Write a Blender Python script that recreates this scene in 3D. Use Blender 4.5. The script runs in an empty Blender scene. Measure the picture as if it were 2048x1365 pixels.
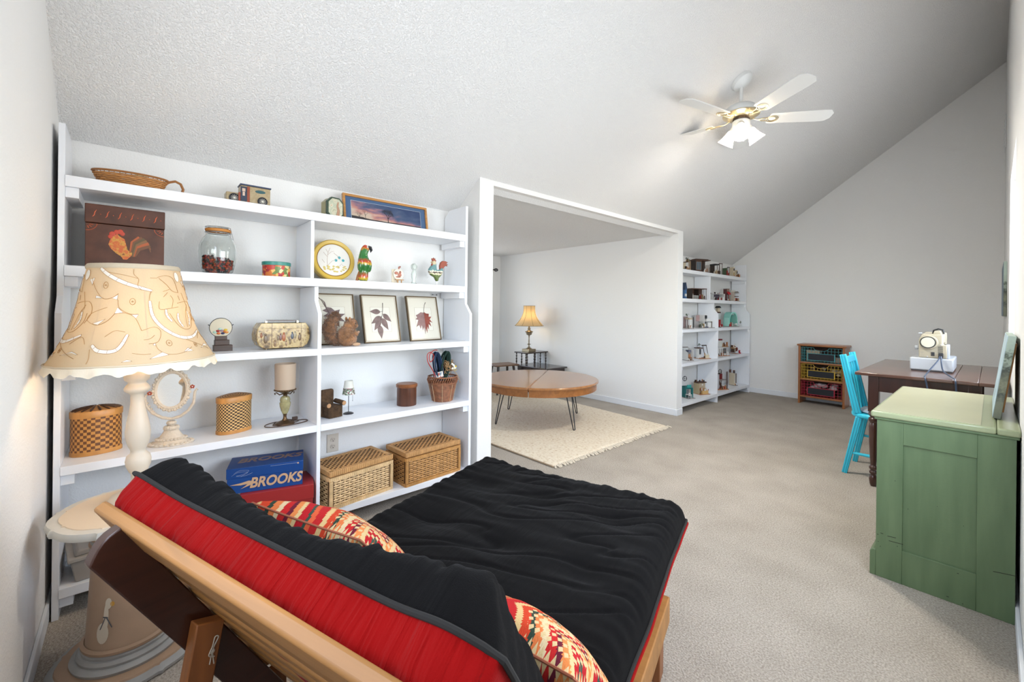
import bpy, bmesh, math, random
from mathutils import Vector, Matrix, noise
PI = math.pi
S = bpy.context.scene
C = S.collection
random.seed(7)

# ------------------------------------------------------------------ camera
YAW = math.radians(48.3)
cam_d = bpy.data.cameras.new('camera'); cam = bpy.data.objects.new('camera', cam_d); C.objects.link(cam)
cam_d.sensor_width = 36.0; cam_d.lens = 857.0 / 2048 * 36.0
cam_d.shift_x = 0.0; cam_d.shift_y = -(682.5 - 619.0) / 2048 
cam_d.clip_start = 0.02
cam.matrix_world = Matrix.Translation((0, 0, 1.25)) @ Matrix.Rotation(YAW, 4, 'Z') @ Matrix.Rotation(PI/2, 4, 'X') @ Matrix.Rotation(0.011, 4, 'Z')
S.camera = cam

# ------------------------------------------------------------------ exposure and world
S.view_settings.view_transform = 'Standard'; S.view_settings.look = 'None'
S.view_settings.gamma = 1.0; S.view_settings.use_curve_mapping = False
S.view_settings.exposure = 1.38
W = bpy.data.worlds.new('sky'); S.world = W; W.use_nodes = True
wn = W.node_tree.nodes; wl = W.node_tree.links
bg = wn['Background']
sky = wn.new('ShaderNodeTexSky'); sky.sky_type = 'NISHITA'; sky.sun_elevation = math.radians(50); sky.sun_rotation = math.radians(20); sky.sun_disc = False
wl.new(sky.outputs[0], bg.inputs[0]); bg.inputs[1].default_value = 0.30

def area(name, loc, rot, sx, sy, power, col):
    l = bpy.data.lights.new(name, 'AREA'); l.shape = 'RECTANGLE'; l.size = sx; l.size_y = sy; l.energy = power; l.color = col
    o = bpy.data.objects.new(name, l); C.objects.link(o); o.location = loc; o.rotation_euler = rot; return o
def point(name, loc, power, col, r=0.03):
    l = bpy.data.lights.new(name, 'POINT'); l.energy = power; l.color = col; l.shadow_soft_size = r
    o = bpy.data.objects.new(name, l); C.objects.link(o); o.location = loc; return o
# daylight through the side room window; the other three area lights are added fill
area('daylight_side_room', (-5.72, 3.45, 1.35), (0, -PI/2, 0), 1.6, 1.7, 5.5, (0.97, 0.98, 1.0))
area('added_fill_near', (0.15, 1.60, 1.35), (0, PI/2, 0), 0.9, 1.6, 17, (0.88, 0.94, 1.0))  # added to brighten the bookcase, through an invented opening out of view
area('added_fill_behind_camera', (-0.90, -0.33, 1.60), (PI/2, 0, 0), 1.2, 1.1, 8, (0.93, 0.96, 1.0))  # added frontal fill through an invented opening out of view
area('added_fill_far', (0.16, 4.30, 1.60), (0, PI/2, 0), 1.2, 1.1, 8, (0.92, 0.96, 1.0))  # added to brighten the far wall and far end of the room
FAN = (-1.32, 3.55)
FANP, LAMPP, SIDEP = 16, 2.8, 1.3

# ------------------------------------------------------------------ materials
def nodes(m):
    m.use_nodes = True
    return m.node_tree.nodes, m.node_tree.links, m.node_tree.nodes['Principled BSDF']
MC = {}
def mat(name, col, rough=0.5, metal=0.0, var=0.0, vs=8.0, bump=0.0, bs=60.0, stretch=None, trans=0.0, emit=None, es=0.0, coat=0.0, spec=0.5, sheen=0.0, dist=0.01, sub=0.0):
    if name in MC: return MC[name]
    m = bpy.data.materials.new(name); MC[name] = m
    n, l, p = nodes(m)
    c4 = (*col, 1)
    p.inputs['Base Color'].default_value = c4; p.inputs['Roughness'].default_value = rough
    p.inputs['Metallic'].default_value = metal; p.inputs['Specular IOR Level'].default_value = spec
    if coat: p.inputs['Coat Weight'].default_value = coat; p.inputs['Coat Roughness'].default_value = 0.15
    if sheen: p.inputs['Sheen Weight'].default_value = sheen
    if trans: p.inputs['Transmission Weight'].default_value = trans; p.inputs['IOR'].default_value = 1.45
    if emit: p.inputs['Emission Color'].default_value = (*emit, 1); p.inputs['Emission Strength'].default_value = es
    tc = n.new('ShaderNodeTexCoord'); mp = n.new('ShaderNodeMapping'); l.new(tc.outputs['Object'], mp.inputs[0])
    if stretch: mp.inputs['Scale'].default_value = stretch
    if var:
        t = n.new('ShaderNodeTexNoise'); t.inputs['Scale'].default_value = vs; t.inputs['Detail'].default_value = 5
        r = n.new('ShaderNodeValToRGB'); l.new(mp.outputs[0], t.inputs['Vector']); l.new(t.outputs[0], r.inputs[0])
        r.color_ramp.elements[0].position = 0.3; r.color_ramp.elements[1].position = 0.7
        r.color_ramp.elements[0].color = (*[max(0, x*(1-var)) for x in col], 1); r.color_ramp.elements[1].color = (*[min(1, x*(1+var)) for x in col], 1)
        l.new(r.outputs[0], p.inputs['Base Color'])
    if bump:
        t2 = n.new('ShaderNodeTexNoise'); t2.inputs['Scale'].default_value = bs; t2.inputs['Detail'].default_value = 4
        l.new(mp.outputs[0], t2.inputs['Vector'])
        b = n.new('ShaderNodeBump'); b.inputs['Strength'].default_value = bump; b.inputs['Distance'].default_value = dist
        l.new(t2.outputs[0], b.inputs['Height']); l.new(b.outputs[0], p.inputs['Normal'])
    return m
def wood(name, col, rough=0.4, ax=0, dark=0.45, sc=1.0, coat=0.0):
    if name in MC: return MC[name]
    m = bpy.data.materials.new(name); MC[name] = m
    n, l, p = nodes(m)
    tc = n.new('ShaderNodeTexCoord'); mp = n.new('ShaderNodeMapping'); l.new(tc.outputs['Object'], mp.inputs[0])
    s = [14*sc]*3; s[ax] = 1.3*sc; mp.inputs['Scale'].default_value = s
    t = n.new('ShaderNodeTexNoise'); t.inputs['Scale'].default_value = 2.2; t.inputs['Detail'].default_value = 8; t.inputs['Distortion'].default_value = 1.2
    l.new(mp.outputs[0], t.inputs['Vector'])
    r = n.new('ShaderNodeValToRGB'); l.new(t.outputs[0], r.inputs[0]); l.new(r.outputs[0], p.inputs['Base Color'])
    r.color_ramp.elements[0].position = 0.25; r.color_ramp.elements[1].position = 0.75
    r.color_ramp.elements[0].color = (*[x*(1-dark) for x in col], 1); r.color_ramp.elements[1].color = (*[min(1, x*(1+dark*0.5)) for x in col], 1)
    p.inputs['Roughness'].default_value = rough
    if coat: p.inputs['Coat Weight'].default_value = coat; p.inputs['Coat Roughness'].default_value = 0.12
    b = n.new('ShaderNodeBump'); b.inputs['Strength'].default_value = 0.12; b.inputs['Distance'].default_value = 0.003
    l.new(t.outputs[0], b.inputs['Height']); l.new(b.outputs[0], p.inputs['Normal'])
    return m
def printmat(name, cols, scale=30, rough=0.35, kind='VORONOI', base=None):
    """patchwork print of several colours (lithographed tins, collage)"""
    m = bpy.data.materials.new(name); n, l, p = nodes(m)
    tc = n.new('ShaderNodeTexCoord')
    if kind == 'VORONOI':
        t = n.new('ShaderNodeTexVoronoi'); t.inputs['Scale'].default_value = scale; out = t.outputs['Color']
        sx = n.new('ShaderNodeSeparateColor'); l.new(out, sx.inputs[0]); out = sx.outputs[0]
        l.new(tc.outputs['Object'], t.inputs['Vector'])
    else:
        t = n.new('ShaderNodeTexNoise'); t.inputs['Scale'].default_value = scale; t.inputs['Detail'].default_value = 6; out = t.outputs[0]
        l.new(tc.outputs['Object'], t.inputs['Vector'])
        mr = n.new('ShaderNodeMapRange'); mr.inputs[1].default_value = 0.3; mr.inputs[2].default_value = 0.7; l.new(out, mr.inputs[0]); out = mr.outputs[0]
    r = n.new('ShaderNodeValToRGB'); r.color_ramp.interpolation = 'CONSTANT' if kind == 'VORONOI' else 'LINEAR'
    e = r.color_ramp.elements
    while len(e) < len(cols): e.new(0.5)
    for i, c in enumerate(cols): e[i].position = i/len(cols) if kind == 'VORONOI' else i/(len(cols)-1)
    for i, c in enumerate(cols): e[i].color = (*c, 1)
    l.new(out, r.inputs[0]); l.new(r.outputs[0], p.inputs['Base Color']); p.inputs['Roughness'].default_value = rough
    return m
def checker_mat(name, c1, c2, nu, nv, rough=0.45):
    m = bpy.data.materials.new(name); n, l, p = nodes(m)
    tc = n.new('ShaderNodeTexCoord'); mp = n.new('ShaderNodeMapping'); mp.inputs['Scale'].default_value = (nu, nv, 1)
    ch = n.new('ShaderNodeTexChecker'); ch.inputs['Scale'].default_value = 1.0
    l.new(tc.outputs['UV'], mp.inputs[0]); l.new(mp.outputs[0], ch.inputs[0])
    ch.inputs[1].default_value = (*c1, 1); ch.inputs[2].default_value = (*c2, 1)
    l.new(ch.outputs[0], p.inputs['Base Color']); p.inputs['Roughness'].default_value = rough
    b = n.new('ShaderNodeBump'); b.inputs['Strength'].default_value = 0.4; b.inputs['Distance'].default_value = 0.002
    l.new(ch.outputs[1], b.inputs['Height']); l.new(b.outputs[0], p.inputs['Normal'])
    return m

def popcorn(name, col, strength, sc):
    m = bpy.data.materials.new(name); n, l, p = nodes(m)
    p.inputs['Base Color'].default_value = (*col, 1); p.inputs['Roughness'].default_value = 0.95; p.inputs['Specular IOR Level'].default_value = 0.1
    g = n.new('ShaderNodeNewGeometry')
    t = n.new('ShaderNodeTexNoise'); t.inputs['Scale'].default_value = sc; t.inputs['Detail'].default_value = 3; t.inputs['Roughness'].default_value = 0.6
    l.new(g.outputs['Position'], t.inputs['Vector'])
    r = n.new('ShaderNodeMapRange'); r.inputs[1].default_value = 0.42; r.inputs[2].default_value = 0.68; l.new(t.outputs[0], r.inputs[0])
    b = n.new('ShaderNodeBump'); b.inputs['Strength'].default_value = strength; b.inputs['Distance'].default_value = 0.0055
    l.new(r.outputs[0], b.inputs['Height']); l.new(b.outputs[0], p.inputs['Normal'])
    return m
M_ceil = popcorn('popcorn_ceiling', (0.87, 0.865, 0.855), 0.7, 130)
M_wall = popcorn('orange_peel_wall', (0.86, 0.855, 0.84), 0.18, 110)
M_wallin = popcorn('side_room_wall', (0.86, 0.86, 0.85), 0.15, 110)
def carpet(name):
    m = bpy.data.materials.new(name); n, l, p = nodes(m)
    g = n.new('ShaderNodeNewGeometry')
    t = n.new('ShaderNodeTexNoise'); t.inputs['Scale'].default_value = 150; t.inputs['Detail'].default_value = 4; l.new(g.outputs['Position'], t.inputs['Vector'])
    t2 = n.new('ShaderNodeTexNoise'); t2.inputs['Scale'].default_value = 3.5; t2.inputs['Detail'].default_value = 5; l.new(g.outputs['Position'], t2.inputs['Vector'])
    a = n.new('ShaderNodeMath'); a.operation = 'MULTIPLY_ADD'; l.new(t2.outputs[0], a.inputs[0]); a.inputs[1].default_value = 0.26; 
    b0 = n.new('ShaderNodeMath'); b0.operation = 'MULTIPLY'; l.new(t.outputs[0], b0.inputs[0]); b0.inputs[1].default_value = 0.90; l.new(b0.outputs[0], a.inputs[2])
    r = n.new('ShaderNodeValToRGB'); l.new(a.outputs[0], r.inputs[0]); l.new(r.outputs[0], p.inputs['Base Color'])
    r.color_ramp.elements[0].position = 0.42; r.color_ramp.elements[1].position = 0.76
    r.color_ramp.elements[0].color = (0.30, 0.263, 0.22, 1); r.color_ramp.elements[1].color = (0.55, 0.50, 0.435, 1)
    p.inputs['Roughness'].default_value = 1.0; p.inputs['Specular IOR Level'].default_value = 0.05
    b = n.new('ShaderNodeBump'); b.inputs['Strength'].default_value = 0.8; b.inputs['Distance'].default_value = 0.008
    l.new(t.outputs[0], b.inputs['Height']); l.new(b.outputs[0], p.inputs['Normal'])
    return m
M_carpet = carpet('beige_carpet')
M_trim = mat('white_trim', (0.80, 0.83, 0.87), 0.4)
M_shelf = mat('white_shelf_paint', (0.86, 0.88, 0.92), 0.38, bump=0.1, bs=25, dist=0.002)
M_white = mat('white_plastic', (0.82, 0.83, 0.83), 0.35)
M_black = mat('black_plastic', (0.015, 0.015, 0.017), 0.4)
M_brass = mat('polished_brass', (0.72, 0.62, 0.42), 0.28, 1.0)
M_steel = mat('zinc_steel', (0.55, 0.55, 0.56), 0.35, 1.0)
M_dark = mat('dark_void', (0.03, 0.02, 0.015), 0.8)

# ------------------------------------------------------------------ mesh builder
class MB:
    def __init__(s): s.v = []; s.f = []; s.m = []; s.X = Matrix(); s.mi = 0; s.uv = {}
    def at(s, loc=(0,0,0), rot=(0,0,0)):
        from mathutils import Euler
        s.X = Matrix.Translation(loc) @ Euler(rot).to_matrix().to_4x4(); return s
    def add(s, vs, fs, uvs=None):
        o = len(s.v); s.v += [tuple(s.X @ Vector(v)) for v in vs]
        for i, f in enumerate(fs):
            if uvs: s.uv[len(s.f)] = uvs[i]
            s.f.append([o+k for k in f]); s.m.append(s.mi)
        return s
    def box(s, c, d):
        x, y, z = c; a, b, h = d[0]/2, d[1]/2, d[2]/2
        vs = [(x-a,y-b,z-h),(x+a,y-b,z-h),(x+a,y+b,z-h),(x-a,y+b,z-h),(x-a,y-b,z+h),(x+a,y-b,z+h),(x+a,y+b,z+h),(x-a,y+b,z+h)]
        return s.add(vs, [(0,3,2,1),(4,5,6,7),(0,1,5,4),(1,2,6,5),(2,3,7,6),(3,0,4,7)])
    def bx(s, x0, x1, y0, y1, z0, z1): return s.box(((x0+x1)/2,(y0+y1)/2,(z0+z1)/2), (x1-x0,y1-y0,z1-z0))
    def prism(s, poly, z0, z1, plane='xy'):
        def P(a, b, c):
            return (a,b,c) if plane == 'xy' else ((a,c,b) if plane == 'xz' else (c,a,b))
        n = len(poly); vs = [P(a,b,z0) for a,b in poly] + [P(a,b,z1) for a,b in poly]
        fs = [list(range(n))[::-1], list(range(n,2*n))] + [(i,(i+1)%n,n+(i+1)%n,n+i) for i in range(n)]
        if plane == 'xz': fs = [list(f)[::-1] for f in fs]
        return s.add(vs, fs)
    def lathe(s, prof, seg=24, c=(0,0,0), sx=1, sy=1, e=2.0, uvscale=None):
        vs = []; fs = []; uvs = []
        for r, z in prof:
            for k in range(seg):
                t = 2*PI*k/seg; ct, st = math.cos(t), math.sin(t)
                if e != 2.0: ct = math.copysign(abs(ct)**(2/e), ct); st = math.copysign(abs(st)**(2/e), st)
                vs.append((c[0]+r*ct*sx, c[1]+r*st*sy, c[2]+z))
        n = len(prof)
        for i in range(n-1):
            for k in range(seg):
                k2 = (k+1) % seg
                fs.append((i*seg+k, i*seg+k2, (i+1)*seg+k2, (i+1)*seg+k)); uvs.append([(k/seg,i/(n-1)),((k+1)/seg,i/(n-1)),((k+1)/seg,(i+1)/(n-1)),(k/seg,(i+1)/(n-1))])
        if 1e-5 < prof[0][0] < 0.0016: fs.append(list(range(seg))[::-1]); uvs.append([(0,0)]*seg)
        if 1e-5 < prof[-1][0] < 0.0016: fs.append([(n-1)*seg+k for k in range(seg)]); uvs.append([(0,0)]*seg)
        return s.add(vs, fs, uvs)
    def tube(s, pts, r, seg=8, closed=False, cap=True):
        pts = [Vector(p) for p in pts]; n = len(pts); vs = []; fs = []
        rr = r if isinstance(r, (list, tuple)) else [r]*n
        T = []
        for i in range(n):
            a = pts[(i-1) % n] if (closed or i > 0) else pts[i]; b = pts[(i+1) % n] if (closed or i < n-1) else pts[i]
            d = (b-a); T.append(d.normalized() if d.length > 1e-9 else Vector((0,0,1)))
        u = T[0].orthogonal().normalized()
        for i in range(n):
            u = (u - T[i]*u.dot(T[i]))
            u = u.normalized() if u.length > 1e-6 else T[i].orthogonal().normalized()
            w = T[i].cross(u)
            for k in range(seg):
                t = 2*PI*k/seg; vs.append(tuple(pts[i] + (u*math.cos(t) + w*math.sin(t))*rr[i]))
        m = n if closed else n-1
        for i in range(m):
            j = (i+1) % n
            for k in range(seg):
                k2 = (k+1) % seg; fs.append((i*seg+k, i*seg+k2, j*seg+k2, j*seg+k))
        if not closed and cap: fs.append(list(range(seg))[::-1]); fs.append([(n-1)*seg+k for k in range(seg)])
        return s.add(vs, fs)
    def ball(s, c, r, seg=12, rings=8):
        rx, ry, rz = r if isinstance(r, (list, tuple)) else (r, r, r)
        vs = [(c[0],c[1],c[2]-rz)]; fs = []
        for i in range(1, rings):
            a = -PI/2 + PI*i/rings
            for k in range(seg):
                t = 2*PI*k/seg; vs.append((c[0]+rx*math.cos(a)*math.cos(t), c[1]+ry*math.cos(a)*math.sin(t), c[2]+rz*math.sin(a)))
        vs.append((c[0],c[1],c[2]+rz)); L = len(vs)-1
        for k in range(seg): k2 = (k+1) % seg; fs.append((0, 1+k2, 1+k)); fs.append((L, L-seg+k, L-seg+k2))
        for i in range(rings-2):
            for k in range(seg): k2 = (k+1) % seg; fs.append((1+i*seg+k, 1+i*seg+k2, 1+(i+1)*seg+k2, 1+(i+1)*seg+k))
        return s.add(vs, fs)
    def grid(s, fn, nu, nv, closed_u=False):
        vs = [tuple(fn(i/nu, j/nv)) for j in range(nv+1) for i in range(nu+1)]
        fs = []; uvs = []
        for j in range(nv):
            for i in range(nu):
                a = j*(nu+1)+i; fs.append((a, a+1, a+nu+2, a+nu+1)); uvs.append([(i/nu,j/nv),((i+1)/nu,j/nv),((i+1)/nu,(j+1)/nv),(i/nu,(j+1)/nv)])
        return s.add(vs, fs, uvs)
    def build(s, name, mats, parent=None, loc=None, rot=None, smooth=True, bevel=0.0, ang=35, solid=0.0, subsurf=0):
        me = bpy.data.meshes.new(name); me.from_pydata(s.v, [], s.f); 
        if not isinstance(mats, (list, tuple)): mats = [mats]
        for m in mats: me.materials.append(m)
        for p, mi in zip(me.polygons, s.m): p.material_index = min(mi, len(mats)-1)
        if s.uv:
            u = me.uv_layers.new(name='UVMap')
            for p in me.polygons:
                if p.index in s.uv:
                    for li, co in zip(p.loop_indices, s.uv[p.index]): u.data[li].uv = co
        bm = bmesh.new(); bm.from_mesh(me); bmesh.ops.recalc_face_normals(bm, faces=bm.faces); bm.to_mesh(me); bm.free()
        if smooth:
            me.shade_smooth(); me.set_sharp_from_angle(angle=math.radians(ang))
        o = bpy.data.objects.new(name, me); C.objects.link(o)
        if parent: o.parent = parent
        if loc: o.location = loc
        if rot: o.rotation_euler = rot
        if solid: d = o.modifiers.new('thickness', 'SOLIDIFY'); d.thickness = solid; d.offset = 0
        if bevel: b = o.modifiers.new('bevel', 'BEVEL'); b.width = bevel; b.segments = 2; b.limit_method = 'ANGLE'; b.angle_limit = math.radians(40)
        if subsurf: q = o.modifiers.new('subdivision', 'SUBSURF'); q.levels = subsurf; q.render_levels = subsurf
        return o
def tag(o, label, cat, group=None):
    o['label'] = label; o['category'] = cat
    if group: o['group'] = group
    return o
def thing(name, label, cat, loc=(0,0,0), rotz=0.0, group=None, rot=None):
    o = bpy.data.objects.new(name, None); o.empty_display_size = 0.05; C.objects.link(o)
    o.location = loc; o.rotation_euler = rot if rot else (0, 0, rotz); return tag(o, label, cat, group)
def struct(o): o['kind'] = 'structure'; return o
def text_mesh(txt, size, depth=0.0005, shear=0.0, bold=0.0, align='CENTER'):
    cu = bpy.data.curves.new('lettering', 'FONT'); cu.body = txt; cu.size = size; cu.extrude = depth; cu.shear = shear; cu.offset = bold
    cu.align_x = align; cu.align_y = 'CENTER'; cu.resolution_u = 4
    t = bpy.data.objects.new('lettering', cu); C.objects.link(t)
    dg = bpy.context.evaluated_depsgraph_get(); me = bpy.data.meshes.new_from_object(t.evaluated_get(dg))
    C.objects.unlink(t); bpy.data.objects.remove(t); bpy.data.curves.remove(cu)
    return me
def text(name, txt, size, m, parent, loc, rot, shear=0.0, bold=0.0, sx=1.0, depth=0.0005):
    me = text_mesh(txt, size, depth, shear, bold); me.materials.clear(); me.materials.append(m)
    o = bpy.data.objects.new(name, me); C.objects.link(o); o.parent = parent; o.location = loc; o.rotation_euler = rot; o.scale = (sx,1,1); return o
def fbm(x, y, z=0.0): return noise.noise(Vector((x, y, z)))
def ring(cx, cz, rx, rz, n, y=0.0, a0=0, a1=2*PI):
    return [(cx+rx*math.cos(a0+(a1-a0)*k/n), y, cz+rz*math.sin(a0+(a1-a0)*k/n)) for k in range(n)]
# ================================================================== ROOM SHELL
XR = 0.080; YL = -0.24; YF = 7.24; XB = -2.80; XP = -2.50; ZI = 2.178; XW = -5.79
def zc(x): return 2.215 + 0.715*(x+2.5)
struct(MB().bx(XW-0.2, XR+0.2, YL-0.2, YF+0.2, -0.1, 0).build('floor', M_carpet, smooth=False))
c = MB()
def slope(x0, y0, y1): c.prism([(x0, zc(x0)), (XR+0.12, zc(XR+0.12)), (XR+0.12, zc(XR+0.12)+0.15), (x0, zc(x0)+0.15)], y0, y1, 'xz')
slope(XB-0.12, YL-0.12, 1.96); slope(XP-0.10, 1.96, 4.93); slope(XB-0.12, 4.93, YF+0.12)
struct(c.build('ceiling', M_ceil, smooth=False))
def gable(name, y0, y1, x0=XB-0.12, x1=XR+0.12):
    return struct(MB().prism([(x0,0),(x1,0),(x1,zc(x1)+0.02),(x0,zc(x0)+0.02)], y0, y1, 'xz').build(name, M_wall, smooth=False))

q = MB(); lx0, lx1, lz0, lz1 = -1.55, -0.25, 1.0, 2.2  # invented opening in the unseen part of the left wall, for the fill
for a, b in ((XB-0.12, lx0), (lx1, XR+0.12)): q.prism([(a,0),(b,0),(b,zc(b)+0.02),(a,zc(a)+0.02)], YL-0.12, YL, 'xz')
q.prism([(lx0,0),(lx1,0),(lx1,lz0),(lx0,lz0)], YL-0.12, YL, 'xz'); q.prism([(lx0,lz1),(lx1,lz1),(lx1,zc(lx1)+0.02),(lx0,zc(lx0)+0.02)], YL-0.12, YL, 'xz')
struct(q.build('wall_left', M_wall, smooth=False))
q = MB()
for a in ((lx0,lx0+0.04,lz0,lz1),(lx1-0.04,lx1,lz0,lz1),(lx0+0.04,lx1-0.04,lz0,lz0+0.04),(lx0+0.04,lx1-0.04,lz1-0.04,lz1),(lx0+0.04,lx1-0.04,1.83,1.87)): q.bx(a[0],a[1],YL-0.07,YL-0.03,a[2],a[3])
struct(q.build('window_3', M_trim, smooth=False))  # frame of the added window behind the camera
gable('wall_far', YF, YF+0.12)
# right wall with two invented window openings, added to let fill light in
wy0, wy1, wz0, wz1 = 0.75, 2.40, 0.90, 1.85
w = MB(); zt = zc(XR)+0.02
fy0, fy1, fz0, fz1 = 3.70, 4.90, 1.0, 2.25  # far opening, made up to admit the far fill
w.bx(XR, XR+0.12, YL, wy0, 0, zt).bx(XR, XR+0.12, wy1, fy0, 0, zt).bx(XR, XR+0.12, fy1, YF, 0, zt).bx(XR, XR+0.12, fy0, fy1, 0, fz0).bx(XR, XR+0.12, fy0, fy1, fz1, zt).bx(XR, XR+0.12, wy0, wy1, 0, wz0).bx(XR, XR+0.12, wy0, wy1, wz1, zt)
struct(w.build('wall_right', M_wall, smooth=False))
wf = MB(); 
for a in ((wy0,wy0+0.04,wz0,wz1),(wy1-0.04,wy1,wz0,wz1),(wy0+0.04,wy1-0.04,wz0,wz0+0.04),(wy0+0.04,wy1-0.04,wz1-0.04,wz1),(1.56,1.60,wz0+0.04,wz1-0.04)): wf.bx(XR+0.05, XR+0.09, *a)
struct(wf.build('window_1', M_trim, smooth=False)); wf = MB()  # frame of the added near window, out of view
for a in ((fy0,fy0+0.04,fz0,fz1),(fy1-0.04,fy1,fz0,fz1),(fy0+0.04,fy1-0.04,fz0,fz0+0.04),(fy0+0.04,fy1-0.04,fz1-0.04,fz1),(fy0+0.04,fy1-0.04,1.60,1.64)): wf.bx(XR+0.05, XR+0.08, *a)
struct(wf.build('window_4', M_trim, smooth=False))  # frame of the added far window, seen almost edge-on
w = MB().bx(XB-0.12, XB, YL, 1.90, 0, zc(XB)+0.02)
struct(w.build('wall_back', M_wall, smooth=False))
# stub wall (pillar) between the bookcase and the side room, header, partition
struct(MB().prism([(XW,0),(XP,0),(XP,zc(XP)+0.01),(XP-0.06,ZI+0.03),(XW,ZI+0.03)], 1.90, 2.03, 'xz').build('wall_pillar', M_wall, smooth=False))
struct(MB().prism([(XW,0),(XP,0),(XP,zc(XP)+0.01),(XP-0.06,ZI+0.03),(XW,ZI+0.03)], 4.87, 4.99, 'xz').build('wall_partition', M_wallin, smooth=False))
struct(MB().prism([(XP-0.12,ZI-0.001),(XP,ZI-0.001),(XP,zc(XP)+0.01),(XP-0.12,zc(XP)+0.01)], 2.03, 4.87, 'xz').build('wall_header', M_wall, smooth=False))
struct(MB().bx(XB-0.12, XB, 4.99, YF, 0, zc(XB)+0.02).build('wall_alcove', M_wall, smooth=False))
struct(MB().bx(XW-0.1, XP-0.001, 2.03, 4.87, ZI, ZI+0.1).build('ceiling_side_room', popcorn('popcorn_side_ceiling', (0.84,0.84,0.83), 0.9, 75), smooth=False))
sw = MB(); a0, a1, z0, z1 = 2.45, 4.42, 0.55, 2.0
sw.bx(XW-0.12, XW, 2.03, a0, 0, ZI).bx(XW-0.12, XW, a1, 4.87, 0, ZI).bx(XW-0.12, XW, a0, a1, 0, z0).bx(XW-0.12, XW, a0, a1, z1, ZI)
struct(sw.build('wall_window', M_wallin, smooth=False))
wf = MB()
for a in ((a0,a0+0.05,z0,z1),(a1-0.05,a1,z0,z1),(a0+0.05,a1-0.05,z0,z0+0.05),(a0+0.05,a1-0.05,z1-0.05,z1),(3.41,3.46,z0+0.05,z1-0.05)): wf.bx(XW-0.09, XW-0.04, *a)
struct(wf.build('window_2', M_trim, smooth=False))
# baseboards
def bb(name, x0, x1, y0, y1): return struct(MB().bx(x0, x1, y0, y1, 0, 0.075).build(name, M_trim, bevel=0.004))
bb('baseboard_left', XB, XR-0.013, YL, YL+0.012)
bb('baseboard_right', XR-0.012, XR, YL+0.013, YF-0.013)
bb('baseboard_far', XB, XR-0.013, YF-0.012, YF)
bb('baseboard_partition', XW, XP, 4.858, 4.87)
bb('baseboard_partition_end', XP, XP+0.012, 4.858, 5.0)
bb('baseboard_pillar', XP, XP+0.012, 1.888, 2.04)
bb('baseboard_window', XW, XW+0.012, 2.03, 4.857)

# wall outlets
def outlet(loc, rz, label, group=None):
    t = thing('wall_outlet', label, 'outlet', loc, rz)
    MB().box((0,-0.003,0), (0.072,0.006,0.114)).build('cover_plate', mat('ivory_plate', (0.66,0.60,0.52), 0.4), t, bevel=0.002)
    for dz in (-0.021, 0.021):
        r = MB().at((0,-0.0075,dz), (PI/2,0,0)).lathe([(0.0001,-0.001),(0.016,-0.001),(0.016,0.002),(0.0001,0.002)], 20).build('receptacle', mat('ivory_plug', (0.60,0.54,0.46), 0.4), t)
        s = MB()
        s.box((-0.006,-0.0095,dz+0.003),(0.002,0.001,0.009)).box((0.006,-0.0095,dz+0.003),(0.002,0.001,0.007)).box((0,-0.0095,dz-0.008),(0.005,0.001,0.005))
        s.build('slots', M_dark, r)
    return t
outlet((-2.799, 0.972, 0.385), PI/2, 'ivory double wall outlet behind the woven boxes on the lowest shelf')
outlet((-2.799, 5.50, 0.40), PI/2, 'ivory wall outlet above the teal miniature shop in the far bookcase')

# curtain and rod in the side room
t = thing('curtain_rod', 'dark metal curtain rod with caged ball end at side room window', 'curtain rod', (XW+0.09, 3.4, 1.925))
MB().tube([(0,-1.2,0),(0,1.26,0)], 0.009, 8).build('rod', M_black, t)
cg = MB()
for k in range(5):
    a = PI*k/5; cg.tube([(0.028*math.cos(th)*math.cos(a), 1.30+0.034*math.sin(th)*1.0, 0.028*math.cos(th)*math.sin(a)) for th in [2*PI*i/14 for i in range(14)]], 0.0035, 5, closed=True)
cg.ball((0,1.34,0), 0.009); cg.build('finial', M_black, t)
MB().box((-0.045,1.18,0),(0.09,0.012,0.02)).build('bracket', M_black, t)
cur = MB().grid(lambda u, v: (XW+0.075+0.02*math.sin(u*PI*9), 4.06+0.50*u+0.01*math.sin(v*5), 0.03+1.86*v), 60, 6)
tag(cur.build('curtain', mat('white_linen', (0.85,0.85,0.83), 0.9), solid=0.003), 'white curtain panel hanging from the dark rod in side room', 'curtain')
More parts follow.
